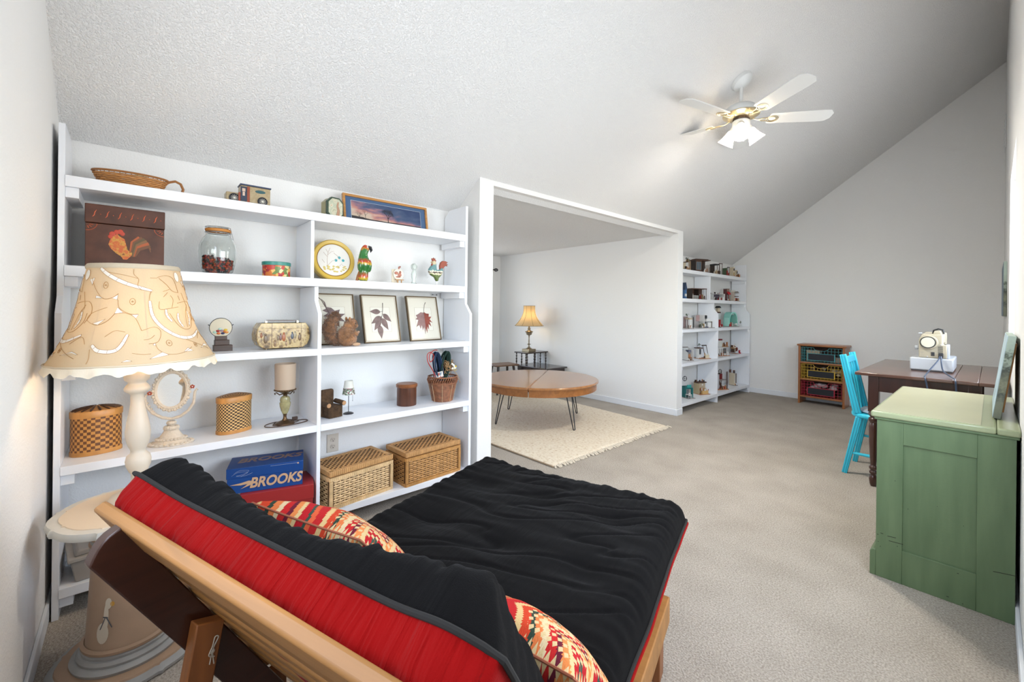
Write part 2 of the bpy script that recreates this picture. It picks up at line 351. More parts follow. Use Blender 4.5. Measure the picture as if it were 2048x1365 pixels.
# ================================================================== BOOKCASES
def bookcase(label, y0, y1, ym_lo, ym_up, x_lo, x_up, name='bookcase'):
    """y0..y1 inner faces; wide lower part to x_lo, shallower upper part to x_up"""
    XBK = -2.785
    t = thing(name, label, 'bookcase', (x_lo, (y0+y1)/2, 0))
    off = Vector((-x_lo, -(y0+y1)/2, 0))
    def mk(mb, nm, m=M_shelf, p=t, bev=0.0015):
        mb.v = [tuple(Vector(v)+off) for v in mb.v]; return mb.build(nm, m, p, bevel=bev)
    prof = [(XBK,0),(x_lo,0),(x_lo,1.215),(x_up,1.285),(x_up,1.985),(XBK+0.06,1.985),(XBK,1.935)]
    for a, b in ((y0-0.02, y0), (y1, y1+0.02)): mk(MB().prism(prof, a, b, 'xz'), 'side_panel')
    mk(MB().prism([(XBK,0),(x_lo+0.002,0),(x_lo+0.002,1.215),(x_up+0.002,1.285),(x_up+0.002,1.364),(XBK,1.364)], ym_lo, ym_lo+0.02, 'xz'), 'divider')
    mk(MB().bx(XBK, x_up+0.002, ym_up, ym_up+0.018, 1.41, 1.73), 'divider')
    for z, xf, th in ((1.777, x_up, 0.046), (1.410, x_up, 0.044), (1.022, x_lo, 0.036), (0.605, x_lo, 0.036), (0.120, x_lo, 0.038)):
        if z > 1.2: mk(MB().bx(XBK, xf+0.004, y0, y1, z-th, z), 'shelf')
        else:
            mk(MB().bx(XBK, xf+0.004, y0, ym_lo, z-th, z), 'shelf'); mk(MB().bx(XBK, xf+0.004, ym_lo+0.02, y1, z-th, z), 'shelf')
        for yy in ((y0, y0+0.04), (y1-0.04, y1)): mk(MB().bx(XBK+0.02, xf-0.012, yy[0], yy[1], z-th-0.042, z-th), 'cleat')
    return t
near_case = bookcase('long white painted bookcase with stepped side panels on left, holding baskets and boxes', -0.202, 1.785, 0.765, 0.742, -2.45, -2.51)
far_case = bookcase('white painted bookcase of miniature houses in the far corner beyond the partition', 5.02, 7.18, 6.02, 5.90, -2.51, -2.57)
# metal corner brackets under the second shelf
for (y, lab) in ((-0.14, 'small metal shelf bracket under second shelf at left end of bookcase'), (1.70, 'small metal shelf bracket under second shelf at right end of bookcase')):
    t = thing('shelf_bracket', lab, 'bracket', (-2.778, y, 1.36), PI/2)
    MB().box((0,0.004,-0.008),(0.05,0.003,0.016)).build('plate', M_steel, t)
    for dx in (-0.016, 0.016): MB().at((dx,0.001,-0.008),(PI/2,0,0)).lathe([(0.0001,0),(0.004,0),(0.003,0.002),(0.0001,0.003)], 8).build('screw', M_black, t)

def item(name, label, cat, y, x, z, rot=0.0, group=None):
    return thing(name, label, cat, (x, y, z), PI/2+rot, group)

# ================================================================== TOP SHELF  z = 1.777
Z1 = 1.778
M_wick = wood('honey_wicker', (0.50,0.22,0.06), 0.5)
M_wick2 = mat('dark_wicker', (0.32,0.13,0.035), 0.55)
t = item('wicker_tray', 'long oval wicker tray basket with a loop handle on top shelf', 'basket', 0.0, -2.63, Z1)
b = MB()
rows = 7
for i in range(rows):
    z = 0.006+0.0078*i; k = 0.80+0.20*(i/rows)
    pts = []
    for j in range(80):
        a = 2*PI*j/80; w_ = 0.0025*math.sin(a*40*0.5+ (PI if i % 2 else 0)*1.0 + 0)
        pts.append(((0.128*k+w_)*math.cos(a), (0.062*k+w_)*math.sin(a), z))
    b.tube(pts, 0.0042, 5, closed=True)
b.build('woven_wall', M_wick, t)['kind'] = 'stuff'
b = MB()
for j in range(40):
    a = 2*PI*j/40; b.tube([(0.100*math.cos(a),0.047*math.sin(a),0.0),(0.128*math.cos(a),0.062*math.sin(a),0.062)], 0.002, 4)
b.build('stakes', M_wick2, t)['kind'] = 'stuff'
MB().lathe([(0.0001,0.002),(1.0,0.002),(1.0,0.006),(0.0001,0.006)], 32, sx=0.10, sy=0.048).build('woven_base', M_wick, t)
MB().tube([(0.130*math.cos(a),0.063*math.sin(a),0.064) for a in [2*PI*j/60 for j in range(60)]], 0.005, 6, closed=True).build('rim', M_wick2, t)
MB().tube([(0.118,0,0.05),(0.135,0,0.062),(0.158,0,0.071),(0.178,0,0.062),(0.188,0,0.038),(0.183,0,0.012),(0.170,0,0.004)], 0.006, 7).build('handle', M_wick2, t)
for (y, zz, r, cols, lab) in ((0.033, 1.83, (0.032,0.024,0.026), [(0.35,0.62,0.35),(0.75,0.62,0.30),(0.70,0.55,0.45)], 'green and yellow speckled egg lying in the wicker tray'),
                         (0.088, 1.823, (0.024,0.020,0.022), [(0.62,0.45,0.28),(0.70,0.60,0.42)], 'small tan egg beside the green egg in wicker tray')):
    e = item('decorative_egg', lab, 'egg', y, -2.625, zz, 0.2, 'eggs in the wicker tray')
    o = MB().ball((0,0,0), r, 16, 12).build('shell', printmat('egg_paint%.2f' % y, cols, 25, 0.4, 'NOISE'), e)

M_tinlitho = printmat('truck_litho', [(0.34,0.26,0.14),(0.44,0.35,0.21),(0.38,0.29,0.16),(0.48,0.39,0.25)], 30, 0.3, 'NOISE')
M_black2 = mat('black_enamel', (0.02,0.02,0.025), 0.3)
t = item('tin_truck', 'vintage delivery truck shaped tin with printed spoked wheels on top shelf', 'tin', 0.43, -2.60, Z1, 0.0)
MB().box((0.055,0,0.052),(0.135,0.075,0.085)).build('body', M_tinlitho, t, bevel=0.004)
MB().box((0.055,0,0.098),(0.142,0.082,0.007)).build('lid', mat('navy_enamel', (0.05,0.07,0.13), 0.3), t, bevel=0.002)
MB().box((-0.042,0,0.03),(0.065,0.062,0.045)).build('hood', M_tinlitho, t, bevel=0.005)
MB().box((0.0,-0.0385,0.05),(0.028,0.002,0.075)).build('cab_door', mat('tin_blue', (0.035,0.045,0.075), 0.3), t)
d = MB(); d.box((0.0,-0.0400,0.070),(0.014,0.001,0.016)); d.box((0.0,-0.0400,0.050),(0.010,0.001,0.02)); d.build('driver_print', mat('driver_print', (0.6,0.45,0.35), 0.4), t)
MB().box((0.021,-0.039,0.05),(0.012,0.002,0.080)).box((-0.018,-0.0385,0.03),(0.010,0.002,0.05)).build('stripe', mat('tin_red', (0.28,0.06,0.03), 0.3), t)
MB().at((0.075,-0.038,0.072),(PI/2,0,0)).lathe([(0.0001,0),(0.024,0),(0.024,0.001),(0.0001,0.001)], 20, sy=0.35).build('emblem', mat('tin_teal', (0.04,0.11,0.12), 0.3), t)
for (x, y) in ((-0.04,-0.033),(0.085,-0.0395)):
    w_ = MB().at((x,y,0.023),(PI/2,0,0)).lathe([(0.0001,0),(0.023,0),(0.023,0.004),(0.017,0.005),(0.0165,0.003),(0.0001,0.003)], 28).build('wheel', M_black2, t)
    s_ = MB().at((x,y-0.0045,0.023),(PI/2,0,0))
    for k in range(12):
        a = 2*PI*k/12; s_.tube([(0.003*math.cos(a),0.003*math.sin(a),0),(0.016*math.cos(a),0.016*math.sin(a),0)], 0.0009, 4)
    s_.lathe([(0.0001,-0.001),(0.004,-0.001),(0.004,0.001),(0.0001,0.001)], 10)
    s_.build('spokes', mat('spoke_white', (0.7,0.68,0.6), 0.4), w_)

t = item('octagonal_tin', 'octagonal storybook tin standing on edge beside framed sunset print', 'tin', 0.902, -2.63, Z1, 0.25)
def octo(w, h, c): return [(-w/2+c,0),(w/2-c,0),(w/2,c),(w/2,h-c),(w/2-c,h),(-w/2+c,h),(-w/2,h-c),(-w/2,c)]
MB().prism(octo(0.10,0.122,0.026), -0.006, 0.045, 'xz').build('body', mat('tin_olive', (0.28,0.25,0.12), 0.3), t, bevel=0.002)
MB().prism(octo(0.106,0.126,0.027), -0.024, -0.004, 'xz').build('lid', mat('tin_green', (0.04,0.07,0.045), 0.25), t, bevel=0.002)
MB().prism([(x*0.86, 0.009+z*0.86) for x, z in octo(0.106,0.126,0.027)], -0.0252, -0.0240, 'xz').build('lid_picture', printmat('lid_picture', [(0.30,0.34,0.22),(0.60,0.56,0.42),(0.42,0.46,0.34),(0.65,0.62,0.48),(0.45,0.25,0.14)], 26, 0.3, 'NOISE'), t)
p_ = MB(); p_.tube([(0.012,-0.0256,0.018),(0.018,-0.0256,0.05),(0.010,-0.0256,0.075),(0.016,-0.0256,0.10)], [0.010,0.008,0.006,0.004], 5)
p_.build('painted_figure', mat('figure_print', (0.48,0.27,0.17), 0.4), t)

# framed sunset panorama
t = thing('framed_print', 'wide oak framed sunset photograph with bare trees on top shelf', 'picture', (-2.66, 1.27, Z1), 0)
t.rotation_euler = (math.radians(-10), 0, PI/2)
FW, FH = 0.59, 0.185
fr = MB()
for a in ((-FW/2,FW/2,0,0.014),(-FW/2,FW/2,FH-0.014,FH),(-FW/2,-FW/2+0.014,0.014,FH-0.014),(FW/2-0.014,FW/2,0.014,FH-0.014)): fr.bx(a[0],a[1],-0.012,0.010,a[2],a[3])
fr.build('frame', wood('oak_frame', (0.52,0.25,0.075), 0.4), t, bevel=0.001)
MB().bx(-FW/2+0.012,FW/2-0.012,-0.001,0.006,0.012,FH-0.012).build('mat_board', mat('blue_mat', (0.06,0.12,0.24), 0.8), t)
MB().bx(-0.245,0.245,-0.0018,-0.001,0.030,FH-0.035).build('inner_line', mat('mat_line', (0.55,0.58,0.6), 0.8), t)
def sunset():
    m = bpy.data.materials.new('sunset_photo'); n, l, p = nodes(m)
    tc = n.new('ShaderNodeTexCoord'); sp = n.new('ShaderNodeSeparateXYZ'); l.new(tc.outputs['Object'], sp.inputs[0])
    nz = n.new('ShaderNodeTexNoise'); nz.inputs['Scale'].default_value = 9; nz.inputs['Detail'].default_value = 5
    mp = n.new('ShaderNodeMapping'); mp.inputs['Scale'].default_value = (1,1,4); l.new(tc.outputs['Object'], mp.inputs[0]); l.new(mp.outputs[0], nz.inputs['Vector'])
    # darkness grows to the right and the top
    a = n.new('ShaderNodeMath'); a.operation = 'MULTIPLY_ADD'; l.new(sp.outputs[0], a.inputs[0]); a.inputs[1].default_value = 0.9; a.inputs[2].default_value = 0.1
    b = n.new('ShaderNodeMath'); b.operation = 'MULTIPLY_ADD'; l.new(sp.outputs[2], b.inputs[0]); b.inputs[1].default_value = 3.2; l.new(a.outputs[0], b.inputs[2])
    c_ = n.new('ShaderNodeMath'); c_.operation = 'MULTIPLY_ADD'; l.new(nz.outputs[0], c_.inputs[0]); c_.inputs[1].default_value = 0.7; l.new(b.outputs[0], c_.inputs[2])
    r = n.new('ShaderNodeValToRGB'); e = r.color_ramp.elements
    for _ in range(4): e.new(0.5)
    for i, (po, co) in enumerate([(0.30,(0.52,0.46,0.32)),(0.50,(0.55,0.42,0.34)),(0.60,(0.48,0.22,0.19)),(0.70,(0.22,0.14,0.20)),(0.80,(0.07,0.10,0.18)),(1.0,(0.035,0.06,0.14))]):
        e[i].position = po; e[i].color = (*co, 1)
    l.new(c_.outputs[0], r.inputs[0]); l.new(r.outputs[0], p.inputs['Base Color']); p.inputs['Roughness'].default_value = 0.25
    return m
MB().bx(-0.243,0.243,-0.0026,-0.0018,0.032,FH-0.037).build('photograph', sunset(), t)
tr = MB()
def branch(x, z, a, L, r, d, mb, y=-0.0032):
    x2, z2 = x+L*math.cos(a), z+L*math.sin(a)
    mb.add([(x-r*math.sin(a),y,z+r*math.cos(a)),(x+r*math.sin(a),y,z-r*math.cos(a)),(x2+r*0.6*math.sin(a),y,z2-r*0.6*math.cos(a)),(x2-r*0.6*math.sin(a),y,z2+r*0.6*math.cos(a))], [(0,1,2,3)])
    if d > 0:
        for da in (-0.55, 0.0, 0.5) if d > 2 else (-0.5, 0.45): branch(x2, z2, a+da+random.uniform(-.15,.15), L*random.uniform(.62,.8), r*0.62, d-1, mb, y)
branch(0.0, 0.030, PI/2, 0.030, 0.0034, 6, tr); branch(-0.155, 0.030, PI/2, 0.030, 0.0016, 3, tr); branch(-0.195, 0.030, PI/2, 0.018, 0.0018, 4, tr)
hz = [(-0.243,0.032)] + [(-0.243+0.486*k/40, 0.038+0.006*abs(fbm(k*0.9,3))+0.012*max(0,-(k-12)/12.0)) for k in range(41)] + [(0.243,0.032)]
tr.prism(hz, -0.0034, -0.0028, 'xz')
tr.build('tree_silhouettes', mat('silhouette', (0.03,0.025,0.03), 0.6), t)

# ================================================================== SECOND SHELF  z = 1.410
Z2 = 1.411
t = item('rooster_box', 'large dark brown hinged wooden box with painted rooster', 'box', -0.015, -2.625, Z2, 0.0)
Mb = mat('brown_box_paint', (0.085,0.028,0.014), 0.5, var=0.35, vs=14)
MB().bx(-0.130,0.130,-0.07,0.09,0,0.188).build('body', Mb, t, bevel=0.002)
MB().bx(-0.132,0.132,-0.073,0.092,0.190,0.270).build('lid', Mb, t, bevel=0.003)
Mo = mat('orange_box_paint', (0.55,0.10,0.03), 0.5, var=0.3, vs=60)
s_ = MB()
for k in range(6):
    x = -0.102+0.040*k
    s_.tube([(x-0.006,-0.0735,0.215),(x-0.001,-0.0735,0.222),(x+0.001,-0.0735,0.235),(x+0.006,-0.0735,0.245)], [0.0012,0.0022,0.0020,0.0010], 5)
    s_.ball((x+0.019,-0.0732,0.228), 0.0018, 6, 4)
s_.build('painted_squiggles', Mo, t)
for sx in (-1, 1):
    q = MB(); q.tube([(sx*(0.128-0.034*math.cos(a)),-0.0705,0.186-0.030*math.sin(a)) for a in [PI/2*k/8 for k in range(9)]], 0.0011, 5)
    for a in (0.3,0.75,1.2): q.tube([(sx*(0.128-0.012*math.cos(a)),-0.0705,0.186-0.012*math.sin(a)),(sx*(0.128-0.024*math.cos(a)),-0.0705,0.186-0.022*math.sin(a))], 0.0014, 5)
    q.build('painted_fan', Mo, t)
Mr1 = printmat('rooster_neck', [(0.62,0.22,0.03),(0.55,0.10,0.03),(0.60,0.30,0.05),(0.22,0.06,0.02)], 60, 0.5, 'NOISE')
body = [(-0.030,0.128),(-0.022,0.118),(-0.006,0.108),(-0.001,0.085),(0.004,0.062),(0.012,0.054),(0.020,0.050),(0.018,0.038),(0.010,0.028),(0.002,0.018),(-0.010,0.018),(-0.016,0.030),(-0.034,0.044),(-0.050,0.062),(-0.058,0.080),(-0.053,0.100),(-0.042,0.118)]
MB().prism([(x,z+0.022) for x,z in body], -0.0715, -0.0700, 'xz').build('rooster_painting', Mr1, t)
cb = MB()
for c_, r_ in (((-0.046,0.148),0.010),((-0.032,0.158),0.009),((-0.020,0.160),0.010),((-0.013,0.152),0.008),((-0.052,0.136),0.008)): cb.ball((c_[0],-0.0715,c_[1]), (r_,0.001,r_*1.1), 10, 6)
cb.build('comb_painting', mat('comb_red', (0.50,0.06,0.03), 0.5), t)
Mt = [mat('tail_orange',(0.42,0.10,0.03),0.5), mat('tail_brown',(0.17,0.07,0.03),0.5), mat('tail_olive',(0.11,0.075,0.03),0.5), mat('tail_tan',(0.22,0.11,0.045),0.5)]
for k in range(6):
    a0 = PI*0.52-0.30*k; q = MB()
    pts = [(0.010+0.004*k, -0.0706-0.0002*k, 0.055), (0.014+0.020*math.cos(a0)+0.008, -0.0708-0.0002*k, 0.085+0.048*math.sin(a0)*0.7), (0.040+0.022*math.cos(a0)+0.003*k, -0.0708-0.0002*k, 0.100+0.040*math.sin(a0)), (0.062+0.020*math.cos(a0*0.5), -0.0708-0.0002*k, 0.085+0.042*math.sin(a0)-0.01)]
    q.tube(pts, [0.002,0.0075,0.008,0.002], 6); q.v = [(x, -0.0706-0.00025*k+(y+0.0708)*0.06, z) for x,y,z in q.v]
    q.build('tail_painting', Mt[min(k,3) if k < 4 else k % 4], t)

# glass jar of beads
t = item('bead_jar', 'large glass clip top jar half full of red and black beads', 'jar', 0.33, -2.62, Z2)
Mg = mat('clear_glass', (0.90,0.93,0.92), 0.02, trans=1.0)
prof = [(0.001,0.002),(0.050,0.002),(0.066,0.012),(0.077,0.06),(0.081,0.11),(0.079,0.145),(0.066,0.178),(0.053,0.193),(0.050,0.205),(0.052,0.212)]
inner = [(r-0.003 if r > 0.01 else r, z+(0.003 if i == 0 else 0)) for i, (r, z) in enumerate(prof)][::-1]
MB().lathe(prof+inner, 40).build('glass_body', Mg, t)
MB().lathe([(0.001,0.222),(0.040,0.224),(0.052,0.230),(0.052,0.236),(0.030,0.242),(0.001,0.243)], 36).build('glass_lid', Mg, t)
MB().lathe([(0.051,0.213),(0.056,0.214),(0.056,0.226),(0.051,0.228)], 36).build('rubber_seal', mat('orange_rubber', (0.55,0.22,0.04), 0.6), t)
w_ = MB(); w_.tube([(0.055*math.cos(a),0.055*math.sin(a),0.209) for a in [2*PI*k/30 for k in range(30)]], 0.0015, 5, closed=True)
w_.tube([(0.054*math.cos(a),0.054*math.sin(a),0.236) for a in [2*PI*k/30 for k in range(30)]], 0.0015, 5, closed=True)
w_.tube([(0.040,-0.038,0.236),(0.050,-0.034,0.228),(0.054,-0.036,0.205),(0.060,-0.040,0.178),(0.048,-0.048,0.182),(0.046,-0.044,0.205),(0.044,-0.036,0.212)], 0.0015, 5)
w_.tube([(-0.052,-0.014,0.236),(-0.060,-0.016,0.222),(-0.055,-0.014,0.209)], 0.0015, 5)
w_.build('wire_clip', M_steel, t)
# beads: one grid-like pile
cols = [mat('bead_red',(0.45,0.03,0.02),0.35), mat('bead_black',(0.03,0.03,0.03),0.35), mat('bead_orange',(0.60,0.10,0.03),0.35), mat('bead_maroon',(0.20,0.02,0.02),0.35)]
bd = MB(); R = 0.0058
lay = 0
z = 0.010
while z < 0.088:
    rad = 0.070-0.0 if z > 0.02 else 0.056
    for i in range(-7, 8):
        for j in range(-7, 8):
            x = (i+(0.5 if (j+lay) % 2 else 0))*R*2.02; y = j*R*1.78+(0.3*R if lay % 2 else 0)
            rr = math.hypot(x, y)
            top = 0.080-0.20*x*0.6
            if rr < rad-R and rr > rad-4.6*R or (rr < rad-R and z > top-3.4*R):
                if z < top+0.004*random.random():
                    bd.mi = random.choice([0,1,1,2,1,3,0,2]); bd.ball((x+random.uniform(-.0008,.0008), y, z), R, 8, 5)
    z += R*1.66; lay += 1
o = bd.build('beads', cols, t); o['kind'] = 'stuff'

t = item('fruit_tin', 'round tin printed with fruit and a teal lid rim', 'tin', 0.596, -2.61, Z2)
MB().lathe([(0.001,0),(0.066,0),(0.068,0.004),(0.068,0.066),(0.001,0.066)], 36, sy=0.85).build('body', printmat('fruit_print', [(0.50,0.05,0.03),(0.75,0.45,0.12),(0.35,0.03,0.04),(0.70,0.62,0.30),(0.14,0.22,0.06),(0.60,0.18,0.04)], 55), t)
MB().lathe([(0.069,0.062),(0.071,0.063),(0.071,0.080),(0.067,0.082),(0.001,0.082)], 36, sy=0.85).build('lid', mat('teal_rim', (0.04,0.24,0.20), 0.35), t)

# round yellow tin on edge
t = thing('round_yellow_tin', 'round yellow edged tin standing upright with flowers on white lid', 'tin', (-2.655, 0.922, Z2), 0)
t.rotation_euler = (math.radians(-9), 0, PI/2)
R = 0.126; My = mat('gold_enamel', (0.62,0.42,0.07), 0.3, coat=0.3)
def disc(r0, r1, y0, y1, n=64): return [(r0,y0),(r1,y0),(r1,y1),(r0,y1)]
def yl(mb, prof, seg=64): return mb.at((0,0,R+0.001),(PI/2,0,0)).lathe(prof, seg)
yl(MB(), [(0.0001,-0.045),(R-0.004,-0.045),(R-0.002,-0.043),(R-0.002,0.0),(0.0001,0.0)]).build('body', mat('gold_side', (0.40,0.27,0.06), 0.35), t)
yl(MB(), [(R-0.002,-0.018),(R,-0.018),(R,0.010),(R-0.006,0.017),(R-0.022,0.014),(R-0.027,0.008),(0.0001,0.006),(0.0001,0.0)]).build('lid', My, t)
yl(MB(), [(0.0001,0.006),(R-0.029,0.006),(R-0.029,0.0085),(0.0001,0.0085)]).build('white_panel', mat('white_enamel', (0.78,0.76,0.72), 0.3), t)
yl(MB(), [(R-0.029,0.0075),(R-0.0265,0.0075),(R-0.0265,0.0105),(R-0.029,0.0105)]).build('brown_line', mat('brown_line', (0.25,0.11,0.03), 0.4), t)
fl = MB(); yq = -0.009
def stem(mb, pts, r=0.0009): mb.tube([(x, yq, R+z) for x, z in pts], r, 4)
stem(fl, [(-0.040,-0.055),(-0.040,0.0),(-0.034,0.040),(-0.020,0.075)]); stem(fl, [(-0.040,0.02),(-0.060,0.045)]); stem(fl, [(-0.036,0.03),(-0.015,0.05),(0.002,0.056)]); stem(fl, [(-0.034,0.045),(-0.045,0.065)])
stem(fl, [(-0.038,-0.035),(-0.010,-0.005),(0.012,0.002)]); stem(fl, [(0.000,0.045),(0.02,0.03),(0.035,0.005)]); stem(fl, [(0.02,-0.05),(0.045,-0.02),(0.06,-0.04)]); stem(fl, [(-0.055,-0.02),(-0.07,0.0)])
fl.build('painted_stems', mat('stem_brown', (0.42,0.28,0.2), 0.5), t)
fl = MB()
for (x, z) in ((0.012,0.0),(0.032,0.018),(0.055,0.002)):
    for k in range(5):
        a = 2*PI*k/5+0.4; fl.ball((x+0.005*math.cos(a), yq, R+z+0.005*math.sin(a)), (0.0042,0.0006,0.0042), 7, 4)
fl.build('painted_blue_flowers', mat('flower_teal', (0.02,0.36,0.42), 0.5), t)
fl = MB()
for k in range(26):
    x = random.uniform(-0.065,0.075); z = -0.055+random.uniform(-0.018,0.016)+0.3*max(0,x-0.02)
    a = random.uniform(-1,1); fl.ball((x, yq, R+z), (0.008,0.0005,0.0035+abs(a)*0.003), 7, 4)
fl.build('painted_leaves', mat('leaf_yellow', (0.62,0.50,0.16), 0.5), t)

# parrot
t = item('parrot_figurine', 'glossy painted wooden parrot in green red and yellow', 'figurine', 1.083, -2.60, Z2)
def parrotmat():
    m = bpy.data.materials.new('parrot_paint'); n, l, p = nodes(m)
    tc = n.new('ShaderNodeTexCoord'); sp = n.new('ShaderNodeSeparateXYZ'); l.new(tc.outputs['Object'], sp.inputs[0])
    nz = n.new('ShaderNodeTexNoise'); nz.inputs['Scale'].default_value = 60; l.new(tc.outputs['Object'], nz.inputs['Vector'])
    a = n.new('ShaderNodeMath'); a.operation = 'MULTIPLY_ADD'; l.new(nz.outputs[0], a.inputs[0]); a.inputs[1].default_value = 0.03; l.new(sp.outputs[2], a.inputs[2])
    mr = n.new('ShaderNodeMapRange'); mr.inputs[1].default_value = 0.015; mr.inputs[2].default_value = 0.25; l.new(a.outputs[0], mr.inputs[0])
    r = n.new('ShaderNodeValToRGB'); e = r.color_ramp.elements
    st = [(0.0,(0.02,0.12,0.03)),(0.08,(0.55,0.42,0.03)),(0.13,(0.55,0.05,0.02)),(0.27,(0.03,0.16,0.03)),(0.44,(0.02,0.14,0.03)),(0.47,(0.60,0.40,0.03)),(0.53,(0.50,0.04,0.02)),(0.62,(0.03,0.17,0.04)),(0.83,(0.04,0.20,0.05)),(0.87,(0.62,0.25,0.03)),(0.92,(0.52,0.04,0.02))]
    while len(e) < len(st): e.new(0.5)
    for i, (po, co) in enumerate(st): e[i].position = po; e[i].color = (*co, 1)
    l.new(mr.outputs[0], r.inputs[0]); l.new(r.outputs[0], p.inputs['Base Color']); p.inputs['Roughness'].default_value = 0.12; p.inputs['Coat Weight'].default_value = 0.6
    return m
MP = parrotmat()
pb = MB(); P_ = [(0,0.0,0.0,0.001),(-0.004,0,0.002,0.026),(-0.006,0,0.02,0.031),(-0.004,0,0.045,0.030),(0.0,0,0.062,0.026),(0.002,0,0.080,0.034),(0.002,0,0.105,0.041),(0.0,0,0.128,0.040),(-0.006,0,0.150,0.030),(-0.006,0,0.172,0.024),(0.002,0,0.192,0.027),(0.006,0,0.210,0.025),(0.006,0,0.225,0.014),(0.005,0,0.231,0.001)]
vs = []; seg = 20
for (x, y, z, r) in P_:
    for k in range(seg): vs.append((x+r*math.cos(2*PI*k/seg), y+0.85*r*math.sin(2*PI*k/seg), z))
pb.add(vs, [(i*seg+k, i*seg+(k+1)%seg, (i+1)*seg+(k+1)%seg, (i+1)*seg+k) for i in range(len(P_)-1) for k in range(seg)])
pb.build('body', MP, t, subsurf=1, ang=80)
MB().tube([(0.024,0,0.216),(0.038,0,0.213),(0.044,0,0.200),(0.040,0,0.184)], [0.012,0.012,0.009,0.001], 10).build('beak', M_black2, t)
ey = MB(); ey.ball((0.012,-0.021,0.214),(0.006,0.003,0.006)); ey.build('eye', mat('eye_white',(0.85,0.82,0.7),0.3), t)
MB().ball((0.013,-0.0245,0.214),(0.0028,0.0015,0.0028)).build('pupil', M_black2, t)
MB().tube([(-0.018,0.012,0.07),(-0.030,0.015,0.03),(-0.040,0.016,0.002)], [0.010,0.012,0.008], 8).build('tail', mat('parrot_tail',(0.35,0.12,0.03),0.2), t)
for sx in (-1,1): MB().ball((sx*0.030,-0.006,0.100),(0.014,0.022,0.040)).build('wing', MP, t)

# plaque, glass figure, rooster
t = item('small_plaque', 'small cream plaque with bird picture on a tiny wooden easel', 'plaque', 1.322, -2.62, Z2)
MB().bx(-0.040,0.012,0.010,0.016,0.004,0.095).build('card', mat('cream_card',(0.70,0.62,0.48),0.6), t, bevel=0.002)
MB().at((0.004,0.004,0.062),(PI/2,0,0)).lathe([(0.0001,-0.004),(0.036,-0.004),(0.038,0),(0.036,0.004),(0.0001,0.004)], 28).build('disc', mat('cream_ceramic',(0.75,0.70,0.60),0.3), t)
q = MB()
for (x,z,a,b_) in ((-0.014,0.070,0.014,0.010),(0.010,0.058,0.014,0.012),(0.014,0.075,0.008,0.010),(0.0,0.045,0.018,0.005),(0.004,0.105,0.006,0.010),(0.012,0.112,0.006,0.006)): q.ball((x,-0.002,z),(a,0.003,b_),8,5)
q.build('painted_bird', mat('bird_print',(0.42,0.16,0.11),0.5,var=0.5,vs=90), t)
q = MB(); q.box((0.006,-0.008,0.026),(0.058,0.010,0.006)); q.box((-0.006,-0.004,0.012),(0.006,0.006,0.026)); q.box((0.022,-0.004,0.012),(0.006,0.006,0.026)); q.box((0.008,0.025,0.02),(0.006,0.006,0.04)); q.build('easel', wood('easel_wood',(0.50,0.28,0.12)), t)
t = item('glass_figurine', 'small clear frosted glass figurine beside the rooster', 'figurine', 1.432, -2.61, Z2)
Mfg = mat('frosted_glass', (0.86,0.92,0.88), 0.25, trans=0.6)
MB().lathe([(0.001,0),(0.020,0.001),(0.021,0.006),(0.014,0.012),(0.013,0.03),(0.017,0.05),(0.019,0.07),(0.012,0.092),(0.011,0.098),(0.018,0.106),(0.022,0.118),(0.019,0.132),(0.010,0.140),(0.001,0.142)], 24, sy=0.8).build('figure', Mfg, t)
MB().at((0,-0.012,0.118),(PI/2,0,0)).lathe([(0.008,-0.003),(0.017,-0.003),(0.017,0.005),(0.008,0.005)], 20).build('halo', Mfg, t)

t = item('rooster_figurine', 'painted folk art rooster figure on a metal stem', 'figurine', 1.606, -2.60, Z2)
MB().lathe([(0.001,0),(0.020,0),(0.020,0.003),(0.001,0.004)], 20).tube([(0,0,0.003),(0,0,0.035)], 0.0022, 6).build('stand', M_steel, t)
out = [(-0.006,0.030),(0.006,0.030),(0.012,0.052),(0.034,0.075),(0.046,0.100),(0.044,0.122),(0.034,0.130),(0.018,0.112),(0.006,0.106),(-0.006,0.112),(-0.008,0.130),(-0.010,0.155),(-0.020,0.172),(-0.034,0.172),(-0.042,0.160),(-0.040,0.145),(-0.052,0.130),(-0.066,0.112),(-0.066,0.090),(-0.050,0.070),(-0.022,0.058)]
def roostermat():
    m = bpy.data.materials.new('rooster_paint'); n, l, p = nodes(m)
    tc = n.new('ShaderNodeTexCoord'); sp = n.new('ShaderNodeSeparateXYZ'); l.new(tc.outputs['Object'], sp.inputs[0])
    nz = n.new('ShaderNodeTexNoise'); nz.inputs['Scale'].default_value = 70; l.new(tc.outputs['Object'], nz.inputs['Vector'])
    a = n.new('ShaderNodeMath'); a.operation = 'MULTIPLY_ADD'; l.new(nz.outputs[0], a.inputs[0]); a.inputs[1].default_value = 0.03; l.new(sp.outputs[2], a.inputs[2])
    r = n.new('ShaderNodeValToRGB'); r.color_ramp.interpolation = 'CONSTANT'; e = r.color_ramp.elements
    st = [(0.0,(0.10,0.14,0.03)),(0.086,(0.65,0.60,0.42)),(0.098,(0.06,0.03,0.02)),(0.106,(0.70,0.68,0.55)),(0.116,(0.12,0.27,0.28)),(0.158,(0.62,0.52,0.34))]
    while len(e) < len(st): e.new(0.5)
    for i, (po, co) in enumerate(st): e[i].position = po; e[i].color = (*co, 1)
    l.new(a.outputs[0], r.inputs[0]); l.new(r.outputs[0], p.inputs['Base Color']); p.inputs['Roughness'].default_value = 0.4
    return m
MB().prism(out, -0.013, 0.013, 'xz').build('body', roostermat(), t, bevel=0.008)
Mtr = mat('rust_red', (0.30,0.055,0.025), 0.4)
